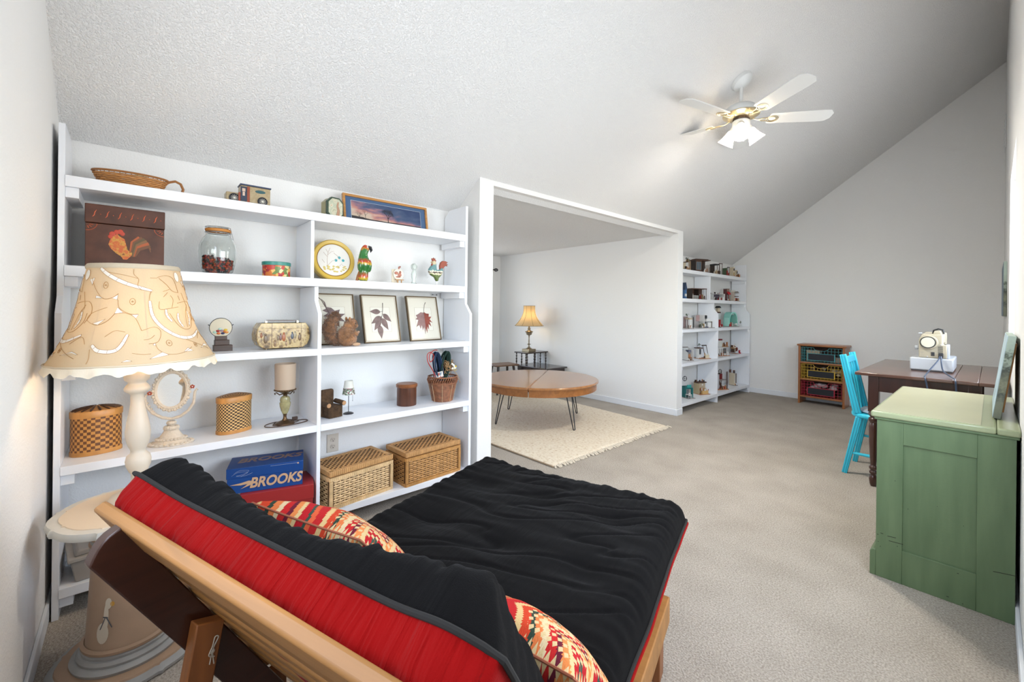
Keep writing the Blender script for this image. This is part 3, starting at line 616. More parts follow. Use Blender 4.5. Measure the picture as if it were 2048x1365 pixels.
MB().prism([(0.022,0.112),(0.046,0.120),(0.058,0.136),(0.074,0.146),(0.084,0.140),(0.076,0.150),(0.088,0.152),(0.074,0.160),(0.086,0.168),(0.066,0.176),(0.044,0.176),(0.028,0.164),(0.020,0.140)], -0.009, 0.009, 'xz').build('tail', Mtr, t, bevel=0.003)
MB().prism([(-0.036,0.168),(-0.012,0.164),(-0.008,0.178),(-0.014,0.176),(-0.018,0.190),(-0.024,0.182),(-0.030,0.194),(-0.034,0.184),(-0.044,0.188),(-0.042,0.174)], -0.005, 0.005, 'xz').build('comb', Mtr, t, bevel=0.001)
MB().ball((-0.042,-0.004,0.140),(0.008,0.008,0.012)).build('wattle', Mtr, t)
MB().tube([(-0.040,0,0.163),(-0.054,0,0.158)], [0.005,0.0005], 6).build('beak', mat('beak_ochre',(0.45,0.28,0.08),0.4), t)
# ================================================================== THIRD SHELF  z = 1.022
Z3 = 1.0225
t = item('stone_disc_ornament', 'round amber glass disc with coloured pebbles on a stepped dark wood stand', 'ornament', 0.345, -2.61, Z3)
Mdw = wood('dark_oak', (0.055,0.022,0.010), 0.35)
q = MB(); q.box((0.008,0,0.015),(0.080,0.045,0.030)); q.box((0.004,0,0.043),(0.062,0.038,0.026)); q.box((0.0,0,0.066),(0.050,0.030,0.020)); q.build('stand', Mdw, t, bevel=0.0015)
MB().at((0,0,0.118),(PI/2,0,0)).lathe([(0.0001,-0.003),(0.047,-0.003),(0.047,0.003),(0.0001,0.003)], 36).build('disc', mat('amber_disc', (0.62,0.55,0.40), 0.25), t)
q = MB().tube([(0.048*math.cos(a),0,0.118+0.048*math.sin(a)) for a in [2*PI*k/40 for k in range(40)]], 0.002, 6, closed=True)
for sx in (-1,1): q.tube([(sx*0.047,0,0.128),(sx*0.054,0,0.134)], 0.0022, 5)
q.build('rim', M_black2, t)
pc = [(0.45,0.62,0.55),(0.35,0.02,0.02),(0.35,0.25,0.30),(0.75,0.50,0.05),(0.40,0.60,0.50),(0.60,0.15,0.04),(0.03,0.03,0.10),(0.65,0.25,0.04),(0.55,0.16,0.02)]
pp = [(-0.004,0.111),(-0.013,0.101),(0.004,0.102),(0.020,0.106),(-0.026,0.095),(-0.010,0.089),(0.008,0.089),(0.024,0.094),(0.016,0.098)]
for i, (c_, p_) in enumerate(zip(pc, pp)): MB().ball((p_[0],-0.004,p_[1]),(0.0085,0.003,0.006),10,6).build('pebble', mat('pebble%d' % i, c_, 0.15), t)

t = item('decoupage_box', 'barrel sided decoupage box purse with old street scene and dark handle', 'box', 0.618, -2.585, Z3, 0.04)
Md = printmat('street_scene', [(0.07,0.04,0.012),(0.20,0.115,0.04),(0.42,0.29,0.11),(0.52,0.38,0.17),(0.24,0.14,0.05),(0.44,0.30,0.12)], 34, 0.2, 'NOISE')
W_, H_, D_ = 0.262, 0.140, 0.10
prof = [(-0.095,0.006),(0.095,0.006),(0.118,0.022),(0.130,0.050),(0.132,0.078),(0.126,0.110),(0.108,0.140),(-0.108,0.140),(-0.126,0.110),(-0.132,0.078),(-0.130,0.050),(-0.118,0.022)]
MB().prism(prof, -D_/2, D_/2, 'xz').build('body', Md, t, bevel=0.003)
MB().prism([(x*1.015,z) for x,z in prof if z >= 0.1095], -D_/2-0.001, D_/2+0.001, 'xz').build('lid', printmat('street_top',[(0.20,0.12,0.04),(0.50,0.36,0.15),(0.62,0.46,0.2)],40,0.2,'NOISE'), t, bevel=0.002)
q = MB(); q.box((-0.060,-D_/2-0.0008,0.075),(0.003,0.001,0.13)); q.box((0.086,-D_/2-0.0008,0.075),(0.002,0.001,0.13)); q.build('painted_edges', mat('scene_line',(0.2,0.11,0.04),0.3), t)
for (x, z, c_, s1) in ((-0.002,0.062,(0.34,0.10,0.03),1.2),(-0.018,0.062,(0.18,0.09,0.07),1),(-0.03,0.06,(0.20,0.14,0.08),0.8),(0.040,0.068,(0.08,0.09,0.12),1),(0.054,0.072,(0.32,0.26,0.16),1),(-0.09,0.055,(0.13,0.08,0.04),1.3),(-0.11,0.075,(0.26,0.09,0.03),0.7),(0.078,0.06,(0.16,0.09,0.04),1.1),(0.03,0.035,(0.20,0.13,0.06),0.7),(-0.045,0.03,(0.22,0.13,0.06),0.9),(0.010,0.028,(0.25,0.16,0.09),0.7)):
    q = MB(); q.ball((x,-D_/2-0.0002,z),(0.008*s1,0.0012,0.017*s1),8,6); q.ball((x,-D_/2-0.0002,z+0.019*s1),(0.0045*s1,0.0012,0.005*s1),8,5)
    q.build('printed_figure', mat('fig_%.2f_%.2f' % (x, z), c_, 0.3), t)
q = MB(); q.tube([(-0.075,0,0.142),(-0.072,0,0.152),(0.072,0,0.152),(0.075,0,0.142)], 0.0045, 8); q.box((0,0,0.152),(0.150,0.012,0.006)); q.build('handle', mat('bakelite',(0.04,0.012,0.008),0.15), t)
q = MB(); 
for sx in (-1,1): q.box((sx*0.078,-0.006,0.146),(0.010,0.014,0.010))
q.ball((0,-D_/2-0.004,0.118),0.006); q.build('fittings', M_brass, t)
for sx in (-1,1): MB().ball((sx*0.08,-0.03,0.003),0.004,8,5).build('foot', M_brass, t)

# framed leaf prints
def leafpoly(kind):
    if kind == 'oak_dark': return [(-0.062,0.118),(-0.050,0.098),(-0.040,0.060),(-0.062,0.050),(-0.030,0.035),(-0.058,0.015),(-0.020,0.010),(-0.045,-0.020),(-0.010,-0.012),(-0.018,-0.050),(0.012,-0.022),(0.030,-0.052),(0.030,-0.012),(0.066,-0.018),(0.040,0.008),(0.070,0.030),(0.030,0.030),(0.040,0.056),(0.010,0.048),(-0.010,0.066),(-0.036,0.070),(-0.044,0.100)]
    if kind == 'maple': return [(0.004,0.058),(-0.020,0.060),(-0.040,0.048),(-0.060,0.040),(-0.050,0.026),(-0.066,0.014),(-0.044,0.010),(-0.054,-0.012),(-0.064,-0.036),(-0.042,-0.024),(-0.034,-0.050),(-0.022,-0.024),(-0.018,-0.060),(-0.005,-0.036),(-0.002,-0.085),(0.006,-0.045),(0.014,-0.078),(0.020,-0.034),(0.030,-0.058),(0.032,-0.018),(0.052,-0.036),(0.042,-0.002),(0.064,-0.010),(0.046,0.012),(0.062,0.030),(0.040,0.030),(0.044,0.050),(0.022,0.052),(0.010,0.060)]
Mfr = mat('dark_bronze_frame', (0.16,0.11,0.06), 0.35, 0.5)
Mmatb = mat('cream_matboard', (0.72,0.68,0.58), 0.8); Mpaper = mat('cream_paper', (0.76,0.73,0.64), 0.8)
def framed(lab, y, x, w, h, kind, rz, lean=13, side=0.0):
    t = thing('framed_leaf_print', lab, 'picture', (x, y, Z3+0.001), 0, 'framed pressed leaf prints on the third shelf'); t.rotation_euler = (math.radians(-lean), 0, PI/2+rz)
    f = MB()
    for a in ((-w/2,w/2,0,0.007),(-w/2,w/2,h-0.007,h),(-w/2,-w/2+0.007,0.007,h-0.007),(w/2-0.007,w/2,0.007,h-0.007)): f.bx(a[0],a[1],-0.009,0.009,a[2],a[3])
    f.build('frame', Mfr, t, bevel=0.001)
    MB().bx(-w/2+0.007,w/2-0.007,-0.002,0.004,0.007,h-0.007).build('mat_board', Mmatb, t)
    g = MB()
    for a in ((-w/2+0.013,w/2-0.013,0.013,0.0145),(-w/2+0.013,w/2-0.013,h-0.0145,h-0.013),(-w/2+0.013,-w/2+0.0145,0.0145,h-0.0145),(w/2-0.0145,w/2-0.013,0.0145,h-0.0145)): g.bx(a[0],a[1],-0.0027,-0.002,a[2],a[3])
    for a in ((-w*.27,w*.27,h*.22,h*.22+.0008),(-w*.27,w*.27,h*.74,h*.74+.0008),(-w*.27,-w*.27+.0008,h*.22,h*.74),(w*.27,w*.27+.0008,h*.22,h*.74)): g.bx(a[0],a[1],-0.0027,-0.002,a[2],a[3])
    g.build('ruled_line', mat('rule_brown',(0.35,0.25,0.16),0.7), t)
    MB().bx(-w*.27,w*.27,-0.0024,-0.002,h*.22,h*.74).build('paper', Mpaper, t)
    cx, cz = 0, h*0.47
    if kind == 'oak_dark':
        MB().prism([(cx+a*1.05, cz+b*1.05+0.01) for a,b in leafpoly(kind)], -0.0040, -0.0028, 'xz').build('pressed_leaf', mat('leaf_greybrown',(0.17,0.12,0.12),0.7,var=0.25,vs=40), t)
        MB().tube([(cx-0.085,-0.004,cz+0.145),(cx-0.066,-0.004,cz+0.128),(cx-0.045,-0.004,cz+0.085),(cx,-0.004,cz)], [0.002,0.0015,0.0012,0.0008], 5).build('stem', mat('stem_dark',(0.06,0.03,0.025),0.7), t)
    elif kind == 'compound':
        st = MB().tube([(0.024,-0.004,cz+0.115),(0.020,-0.004,cz+0.075),(0.012,-0.004,cz+0.035),(-0.004,-0.004,cz-0.005),(-0.016,-0.004,cz-0.045)], [0.0022,0.0014,0.0014,0.001,0.0008], 5)
        st.tube([(0.020,-0.004,cz+0.06),(-0.01,-0.004,cz+0.052)], 0.0012, 4); st.build('stem', mat('stem_dark',(0.06,0.03,0.025),0.7), t)
        for (x0, z0, a, L) in ((0.0,0.055,PI*0.99,0.078),(0.018,0.040,-0.75,0.078),(0.004,0.022,PI*1.17,0.090),(0.006,0.012,-1.10,0.090),(-0.006,0.000,PI*1.30,0.085),(-0.014,-0.035,-1.52,0.090)):
            p2 = []
            for k in range(17):
                s_ = k/16; wd = 0.30*L*math.sin(PI*s_**0.8)*(1-0.45*s_)*0.9; p2.append((s_*L, wd))
            for k in range(15, 0, -1):
                s_ = k/16; wd = 0.30*L*math.sin(PI*s_**0.8)*(1-0.45*s_)*0.9; p2.append((s_*L, -wd))
            MB().prism([(x0+a1*math.cos(a)-b1*math.sin(a), cz+z0+a1*math.sin(a)+b1*math.cos(a)) for a1,b1 in p2], -0.0040, -0.0028, 'xz').build('pressed_leaflet', mat('leaflet_mauve',(0.20,0.135,0.125),0.7,var=0.25,vs=40), t)
    else:
        for half, m_ in ((-1, mat('leaf_mauve',(0.26,0.15,0.14),0.7,var=0.2,vs=40)), (1, mat('leaf_red',(0.27,0.06,0.04),0.7,var=0.25,vs=40))):
            P = leafpoly('maple'); P = [p for p in P if p[0]*half >= 0.006*half] 
            P = [(max(p[0],0.006) if half > 0 else min(p[0],0.006), p[1]) for p in P]
            if half < 0: P = [(0.006,0.060)]+[p for p in P]+[(0.006,-0.045)]
            else: P = [(0.006,-0.045)]+P+[(0.006,0.060)]
            MB().prism([(a*1.08, cz-0.012+b*1.08) for a,b in P], -0.0040, -0.0028, 'xz').build('pressed_leaf', m_, t)
        MB().tube([(0.030,-0.004,cz+0.125),(0.018,-0.004,cz+0.105),(0.008,-0.004,cz+0.070),(0.004,-0.004,cz+0.04)], [0.0022,0.0014,0.0013,0.001], 5).build('stem', mat('stem_dark',(0.06,0.03,0.025),0.7), t)
    return t
framed('framed grey oak leaf print half hidden behind the plush squirrel', 0.935, -2.665, 0.262, 0.318, 'oak_dark', 0.0)
framed('framed print of a mauve leaf sprig with six leaflets, middle frame', 1.240, -2.655, 0.262, 0.318, 'compound', 0.10)
framed('framed half red maple leaf print, frame nearest the right side panel', 1.560, -2.655, 0.262, 0.318, 'maple', 0.10)

# plush squirrel
t = item('plush_squirrel', 'brown furry toy squirrel with big tail sitting in front of leaf print', 'toy', 0.945, -2.545, Z3, 0.15)
Mfur = mat('squirrel_fur', (0.34,0.155,0.060), 0.95, var=0.45, vs=45, bump=1.0, bs=150, dist=0.01, sheen=0.4)
Mfur2 = mat('tail_fur', (0.22,0.095,0.036), 0.95, var=0.5, vs=55, bump=1.0, bs=150, dist=0.012, sheen=0.4)
def furry(mb, c, r, n, L, dirz=-0.3, jit=0.5):
    """short tapering hair tufts over an ellipsoid"""
    for k in range(n):
        z = 1-2*(k+0.5)/n; a = k*2.399963; q_ = math.sqrt(max(0,1-z*z)); nx, ny, nz = q_*math.cos(a), q_*math.sin(a), z
        p = Vector((c[0]+r[0]*nx, c[1]+r[1]*ny, c[2]+r[2]*nz)); nn = Vector((nx/r[0], ny/r[1], nz/r[2])).normalized()
        d = (nn*0.75+Vector((random.uniform(-jit,jit), random.uniform(-jit,jit), dirz+random.uniform(-jit,jit)))).normalized()
        s_ = nn.cross(d); s_ = (s_.normalized() if s_.length > 1e-4 else nn.orthogonal())*0.0014
        mb.add([tuple(p-s_), tuple(p+s_), tuple(p+d*L)], [(0,1,2)])
q = MB(); q.ball((0.015,0,0.060),(0.052,0.045,0.060),20,14); q.ball((0.025,0,0.042),(0.050,0.048,0.042),20,12); q.build('body', Mfur, t)
q = MB(); q.ball((0.040,0.0,0.128),(0.036,0.030,0.032),18,12); q.ball((0.066,-0.004,0.118),(0.018,0.018,0.016),12,8); q.ball((0.026,0.0,0.115),(0.032,0.030,0.030),16,10); q.build('head', Mfur, t)
q = MB(); furry(q,(0.015,0,0.060),(0.052,0.045,0.060),1500,0.010,-0.4); furry(q,(0.040,0.0,0.128),(0.036,0.030,0.032),800,0.008,-0.2); q.build('fur', Mfur, t, smooth=False)['kind'] = 'stuff'
q = MB(); tp = [(-0.030,0.035,0.030),(-0.062,0.040,0.055),(-0.072,0.040,0.100),(-0.060,0.040,0.140),(-0.040,0.040,0.165),(-0.035,0.040,0.180)]
q.tube(tp, [0.026,0.034,0.038,0.036,0.028,0.010], 16); 
tl = q.build('tail', Mfur2, t); q = MB()
for p, r in zip(tp, [0.026,0.034,0.038,0.036,0.028,0.014]): furry(q, p, (r,r,r*1.1), 520, 0.014, 0.1, 0.7)
q.build('tail_fur', Mfur2, tl, smooth=False)['kind'] = 'stuff'
for sx in (-1,1):
    MB().ball((0.022,sx*0.020,0.158),(0.008,0.006,0.014),10,8).build('ear', Mfur, t)
    MB().ball((0.056,sx*0.024-0.002,0.132),0.0042,10,8).build('eye', M_black2, t)
    MB().tube([(0.040,sx*0.030,0.085),(0.062,sx*0.030,0.068),(0.078,sx*0.014,0.078)], [0.014,0.012,0.008], 10).build('arm', Mfur, t)
    MB().ball((0.084,sx*0.010,0.080),(0.009,0.007,0.007)).build('paw', mat('paw_tan',(0.50,0.32,0.20),0.9), t)
    MB().ball((0.055,sx*0.030-0.01,0.010),(0.026,0.012,0.010)).build('foot', mat('paw_tan',(0.50,0.32,0.20),0.9), t)
MB().ball((0.084,-0.004,0.118),(0.004,0.004,0.003)).build('nose', M_black2, t)

# ================================================================== FOURTH SHELF  z = 0.605
Z4 = 0.6055
Mhoney = mat('honey_bamboo', (0.52,0.24,0.06), 0.4, var=0.2, vs=20)
def oval_basket(lab, y, x, rz, w, d, h, c1, c2, nu, nv, lid):
    t = item('lidded_basket', lab, 'basket', y, x, Z4, rz, 'oval lidded baskets on the fourth shelf')
    n = 64
    b = MB(); b.lathe([(1.0,0.014),(1.0,h*0.80)], n, sx=w/2, sy=d/2, e=2.3); o = b.build('woven_body', checker_mat('weave_'+lab[:9]+lid, c1, c2, nu, nv), t)
    bm = bmesh.new(); bm.from_mesh(o.data); bm.to_mesh(o.data); bm.free()
    MB().lathe([(0.98,0),(1.03,0),(1.03,0.016),(0.99,0.018)], n, sx=w/2, sy=d/2, e=2.3).build('base_band', Mhoney, t, bevel=0.001)
    MB().lathe([(1.0,h*0.78),(1.035,h*0.78),(1.045,h*0.90),(1.0,h*0.92)], n, sx=w/2, sy=d/2, e=2.3).build('lid_band', Mhoney, t, bevel=0.001)
    if lid == 'star':
        MB().lathe([(1.04,h*0.905),(0.8,h*0.935),(0.4,h*0.975),(0.001,h)], n, sx=w/2, sy=d/2, e=2.3).build('lid_top', mat('lid_brown',(0.34,0.15,0.04),0.45,var=0.25,vs=30), t)
        q = MB()
        for k in range(16):
            a = 2*PI*k/16; pts = []
            for r_, z_ in ((0.22,0.992),(0.5,0.968),(0.8,0.940),(0.97,0.918)): pts.append((r_*w/2*math.cos(a), r_*d/2*math.sin(a), h*z_+0.001))
            q.tube(pts, [0.001,0.0035,0.0045,0.003], 5)
        q.build('starburst_strips', mat('strip_dark',(0.06,0.025,0.01),0.5), t)
    else:
        MB().lathe([(1.04,h*0.905),(0.8,h*0.945),(0.4,h*0.98),(0.001,h*0.99)], n, sx=w/2, sy=d/2, e=2.3).build('lid_top', checker_mat('lidweave', (0.06,0.028,0.010), (0.45,0.22,0.07), 34, 12), t)
    return t
oval_basket('oval woven lidded basket with starburst lid at left end of fourth shelf', -0.105, -2.61, 0.25, 0.165, 0.11, 0.205, (0.14,0.050,0.014), (0.55,0.25,0.055), 40, 12, 'star')
oval_basket('oval checkered lidded basket right of the ornate vanity mirror', 0.405, -2.60, 0.35, 0.160, 0.10, 0.200, (0.05,0.022,0.008), (0.68,0.42,0.16), 48, 18, 'flat')

# vanity mirror
t = item('vanity_mirror', 'ornate cream oval tabletop mirror on scrolled stand', 'mirror', 0.148, -2.545, Z4, -0.24); MT = Matrix.Translation((0,0,0.25)) @ Matrix.Rotation(-0.13, 4, 'X') @ Matrix.Translation((0,0,-0.25))
Mc = mat('antique_cream', (0.66,0.57,0.46), 0.5, bump=0.8, bs=120, dist=0.004)
q = MB(); q.lathe([(0.085,0),(0.083,0.006),(0.060,0.018),(0.045,0.035),(0.034,0.052),(0.024,0.070),(0.010,0.090),(0.004,0.105),(0.001,0.106)], 28, sy=0.62)
for k in range(26):
    a = 2*PI*k/26; q.ball((0.080*math.cos(a),0.050*math.sin(a),0.007),(0.009,0.007,0.006),7,5); q.ball((0.055*math.cos(a),0.034*math.sin(a),0.026),(0.008,0.006,0.006),7,5)
q.build('base', Mc, t)
q = MB()
for k in range(16):
    a = 2*PI*k/16; q.ball((0.022*math.cos(a),0.016*math.sin(a),0.075),(0.010,0.008,0.011),7,5)
    q.ball((0.012*math.cos(a),0.010*math.sin(a),0.098),(0.008,0.007,0.009),7,5)
q.build('carved_leaves', Mc, t)
y_ = MB(); y_.tube([(0.0,0,0.115),(-0.035,0,0.125),(-0.070,0,0.150),(-0.092,0,0.185),(-0.098,0,0.225),(-0.088,0,0.240)], [0.007,0.007,0.0065,0.006,0.006,0.003], 8)
y_.tube([(0.0,0,0.115),(0.035,0,0.125),(0.065,0,0.150),(0.084,0,0.185),(0.088,0,0.235),(0.096,0,0.25),(0.100,0,0.243)], [0.007,0.007,0.0065,0.006,0.006,0.004,0.003], 8)
for k in range(9):
    s_ = k/8; y_.ball((-0.04-0.055*s_,0,0.128+0.085*s_**1.6),(0.006,0.008,0.006),6,4)
y_.build('yoke', Mc, t)
mcx, mcz = 0.0, 0.250; q = MB(); q.X = MT; pts = [(mcx+0.060*math.cos(a), 0, mcz+0.083*math.sin(a)) for a in [2*PI*k/48 for k in range(48)]]
q.tube(pts, 0.010, 8, closed=True)
for k in range(42):
    a = 2*PI*k/42; q.ball((mcx+0.069*math.cos(a), -0.004, mcz+0.093*math.sin(a)), (0.008,0.007,0.008) if k % 2 else (0.005,0.009,0.005), 7, 5)
q.build('frame', Mc, t)
q = MB(); q.X = MT @ Matrix.Translation((mcx,-0.003,mcz)) @ Matrix.Rotation(PI/2, 4, 'X'); q.lathe([(0.0001,-0.002),(1.0,-0.002),(1.0,0.002),(0.0001,0.002)], 40, sx=0.054, sy=0.077).build('mirror_glass', mat('mirror_silver',(0.85,0.86,0.86),0.03,1.0), t)
for sx, zz in ((-1,0.242),(1,0.262)):
    q = MB(); 
    for k in range(5):
        a = 2*PI*k/5+PI/2; q.ball((sx*0.079+0.006*math.cos(a),-0.008,zz+0.006*math.sin(a)),(0.004,0.002,0.004),6,4)
    q.build('red_star_knob', mat('star_red',(0.40,0.06,0.02),0.5), t)

# small electric lamp
t = item('accent_lamp', 'small onyx and bronze lamp with frosted cylinder shade and coiled cord', 'lamp', 0.640, -2.585, Z4)
Mbr = mat('aged_bronze', (0.15,0.09,0.045), 0.35, 0.8)
MB().lathe([(0.001,0),(0.048,0),(0.050,0.004),(0.046,0.010),(0.032,0.015),(0.015,0.022),(0.009,0.032),(0.008,0.045),(0.010,0.055),(0.012,0.060),(0.001,0.060)], 32).build('base', Mbr, t)
MB().lathe([(0.001,0.058),(0.012,0.058),(0.020,0.075),(0.026,0.098),(0.028,0.118),(0.024,0.122),(0.026,0.135),(0.022,0.148),(0.010,0.156),(0.001,0.158)], 28).build('onyx_stem', mat('green_onyx',(0.38,0.34,0.17),0.2,var=0.3,vs=30), t)
q = MB(); q.lathe([(0.001,0.157),(0.010,0.157),(0.012,0.166),(0.030,0.178),(0.052,0.186),(0.052,0.192),(0.048,0.192),(0.028,0.184),(0.001,0.175)], 32)
for k in range(28):
    a = 2*PI*k/28; q.ball((0.052*math.cos(a),0.052*math.sin(a),0.189),0.004,6,4)
for k in range(3):
    a = 2*PI*k/3+0.4; c_, s_ = math.cos(a), math.sin(a)
    q.tube([(0.010*c_,0.010*s_,0.166),(0.030*c_,0.030*s_,0.160),(0.046*c_,0.046*s_,0.172),(0.056*c_,0.056*s_,0.168),(0.052*c_,0.052*s_,0.160)], 0.003, 6)
q.build('gallery', Mbr, t)
MB().lathe([(0.046,0.190),(0.051,0.194),(0.053,0.330),(0.050,0.333),(0.049,0.329),(0.047,0.196)], 36).build('shade', mat('frosted_peach',(0.72,0.55,0.40),0.45,trans=0.25), t)
MB().lathe([(0.001,0.19),(0.012,0.19),(0.012,0.22),(0.020,0.24),(0.022,0.262),(0.014,0.28),(0.001,0.285)], 16).build('bulb', mat('bulb_glass',(0.7,0.68,0.66),0.3), t)
cd = [(0.02,0.04,0.004),(-0.03,0.055,0.004),(-0.08,0.03,0.004),(-0.10,-0.01,0.004),(-0.075,-0.045,0.004),(-0.02,-0.055,0.004),(0.05,-0.05,0.004),(0.11,-0.02,0.004),(0.105,0.02,0.004),(0.06,0.035,0.004),(0.02,0.06,0.010),(0.05,0.055,0.004),(0.075,0.02,0.004),(0.04,-0.03,0.009),(-0.03,-0.04,0.009),(-0.06,-0.01,0.004),(-0.04,0.04,0.004)]
def smooth_path(pts, n=6, closed=False):
    P = [Vector(p) for p in pts]; out = []; N = len(P)
    for i in range(N-1 if not closed else N):
        p0 = P[i-1] if (i > 0 or closed) else P[i]; p1 = P[i]; p2 = P[(i+1) % N]; p3 = P[(i+2) % N] if (i+2 < N or closed) else p2
        for k in range(n):
            s_ = k/n; out.append(0.5*((2*p1)+(-p0+p2)*s_+(2*p0-5*p1+4*p2-p3)*s_*s_+(-p0+3*p1-3*p2+p3)*s_**3))
    if not closed: out.append(P[-1])
    return [tuple(p) for p in out]
MB().tube(smooth_path(cd, 5), 0.0026, 6).box((0.060,0.035,0.016),(0.026,0.016,0.014)).build('cord', mat('brown_cord',(0.07,0.035,0.02),0.5), t)

# log armchair
t = item('toy_log_armchair', 'miniature rustic armchair made of twigs and bark beside dividing panel', 'toy', 0.862, -2.575, Z4, 0.25)
Mbark = mat('bark', (0.085,0.045,0.020), 0.9, var=0.4, vs=35, bump=1.0, bs=60, dist=0.01, stretch=(1,1,1)); Mend = mat('cut_wood', (0.48,0.26,0.12), 0.7)
MB().box((0.03,0.0,0.035),(0.085,0.075,0.070)).build('seat', Mbark, t, bevel=0.006)
MB().box((0.02,0.040,0.080),(0.085,0.028,0.158)).build('backrest', Mbark, t, bevel=0.012)
for x in (-0.022, 0.076):
    MB().tube([(x,-0.050,0.080),(x,0.035,0.084)], 0.014, 12).build('arm', Mbark, t)
    MB().tube([(x,-0.0515,0.080),(x,-0.0485,0.080)], 0.0125, 12).build('arm_end', Mend, t)
q = MB()
for k in range(14): q.box((-0.008+0.006*k,-0.038,0.035),(0.0035,0.004,0.066))
q.build('twig_front', Mbark, t)['kind'] = 'stuff'

t = item('toy_lamp', 'miniature black metal lamp with floral white shade next to log armchair', 'toy', 0.995, -2.60, Z4)
MB().lathe([(0.001,0),(0.030,0),(0.030,0.003),(0.020,0.008),(0.003,0.012),(0.001,0.012)], 24).build('base', M_black2, t)
MB().tube([(0,0,0.01),(0,0,0.15)], 0.002, 6).build('pole', M_black2, t)
MB().lathe([(0.037,0.118),(0.024,0.200),(0.0235,0.200),(0.0365,0.118)], 24).build('shade', mat('ivory_shade',(0.74,0.72,0.64),0.7), t)
MB().lathe([(0.0375,0.1175),(0.0310,0.157)], 24).build('floral_band', printmat('floral_band',[(0.70,0.68,0.62),(0.06,0.12,0.05),(0.72,0.70,0.64),(0.25,0.26,0.22),(0.35,0.06,0.10),(0.12,0.18,0.10)],150), t)
MB().tube([(0.022,-0.006,0.12),(0.022,-0.006,0.078)], 0.0008, 4).ball((0.022,-0.006,0.076),0.0022,6,4).build('pull_chain', M_black2, t)

t = item('wooden_canister', 'round dark wooden canister with a lighter lid', 'canister', 1.383, -2.60, Z4)
MB().lathe([(0.001,0),(0.063,0),(0.064,0.003),(0.064,0.122),(0.001,0.122)], 36).build('body', wood('canister_wood',(0.11,0.035,0.015),0.4,2), t)
MB().lathe([(0.001,0.120),(0.068,0.120),(0.070,0.124),(0.070,0.138),(0.064,0.143),(0.001,0.144)], 36).build('lid', wood('canister_lid',(0.26,0.09,0.03),0.35,0), t)

# basket with rope and twine
BX, BY = -2.565, 1.640
t = item('wicker_basket', 'small round wicker basket holding rope coils on fourth shelf', 'basket', BY, BX, Z4)
Mw3 = mat('reddish_wicker', (0.26,0.10,0.045), 0.6, var=0.4, vs=40)
q = MB()
for i in range(22):
    z = 0.004+0.0062*i; r = 0.066+0.030*(i/22)
    q.tube([((r+0.0015*math.sin(j*PI/1.0+i*PI))*math.cos(2*PI*j/32),(r+0.0015*math.sin(j*PI+i*PI))*math.sin(2*PI*j/32),z) for j in range(32)], 0.0036, 5, closed=True)
q.build('woven_wall', Mw3, t)['kind'] = 'stuff'
q = MB()
for j in range(8):
    a = 2*PI*j/8+0.2; q.tube([(0.071*math.cos(a),0.071*math.sin(a),0.0),(0.101*math.cos(a),0.101*math.sin(a),0.138)], 0.002, 4)
q.build('stakes', mat('pale_stake',(0.50,0.34,0.20),0.6), t)['kind'] = 'stuff'
q = MB()
for j in range(40):
    a = 2*PI*j/40; r1 = 0.098; q.tube([(r1*math.cos(a),r1*math.sin(a),0.128),((r1+0.008)*math.cos(a+0.09),(r1+0.008)*math.sin(a+0.09),0.150),(r1*math.cos(a+0.18),r1*math.sin(a+0.18),0.168)], 0.003, 5)
q.tube([(0.099*math.cos(a),0.099*math.sin(a),0.170) for a in [2*PI*j/48 for j in range(48)]], 0.005, 6, closed=True)
q.tube([(0.098*math.cos(a),0.098*math.sin(a),0.128) for a in [2*PI*j/48 for j in range(48)]], 0.004, 6, closed=True)
q.build('braided_rim', Mw3, t)
def coil(name, lab, col, y, dz, rot, n, rx, rz, r, sep):
    e = item(name, lab, 'rope', BY+y, BX+0.01, Z4+dz, 0, 'rope hanks in the wicker basket'); e.rotation_euler = (0, rot, PI/2)
    m_ = mat(name+'_'+lab[:6], col, 0.85, bump=0.6, bs=250)
    for k in range(n):
        MB().tube([((rx-0.005*(k%3))*math.cos(a), sep*(k-(n-1)/2)*1.0, (rz-0.008*(k%3))*math.sin(a)) for a in [2*PI*j/36 for j in range(36)]], r, 6, closed=True).build('strand', m_, e)
    return e
e = coil('rope_hank', 'navy blue rope hank with paper label standing in wicker basket', (0.012,0.035,0.085), -0.050, 0.245, -0.18, 6, 0.026, 0.098, 0.0062, 0.009)
MB().lathe([(0.030,-0.075),(0.034,-0.075),(0.034,-0.035),(0.030,-0.035)], 16, sy=1.05).build('paper_label', printmat('rope_label',[(0.75,0.70,0.64),(0.55,0.15,0.10),(0.78,0.74,0.68),(0.2,0.25,0.3)],70), e)
coil('rope_hank', 'dark green rope hank behind the navy one in wicker basket', (0.010,0.035,0.025), 0.003, 0.245, 0.18, 6, 0.030, 0.098, 0.007, 0.010)
e = item('red_cord', 'thin red cord loop leaning out of the wicker basket', 'cord', BY-0.085, BX+0.02, Z4+0.225)
MB().tube(smooth_path([(0.02,0,-0.055),(-0.01,0,0.0),(-0.045,0,0.055),(-0.050,0,0.105),(-0.025,0,0.120),(0.0,0,0.095),(-0.012,0.004,0.060),(-0.028,0.004,0.058),(-0.030,0.006,0.10),(0.0,0.006,0.130),(0.03,0.004,0.132)], 5), 0.0030, 6).build('cord', mat('red_cord',(0.50,0.03,0.02),0.5), e)
e = item('twine_bundle', 'tangled tan twine bundle with small flowers in wicker basket', 'twine', BY+0.045, BX+0.005, Z4+0.19)
q = MB()
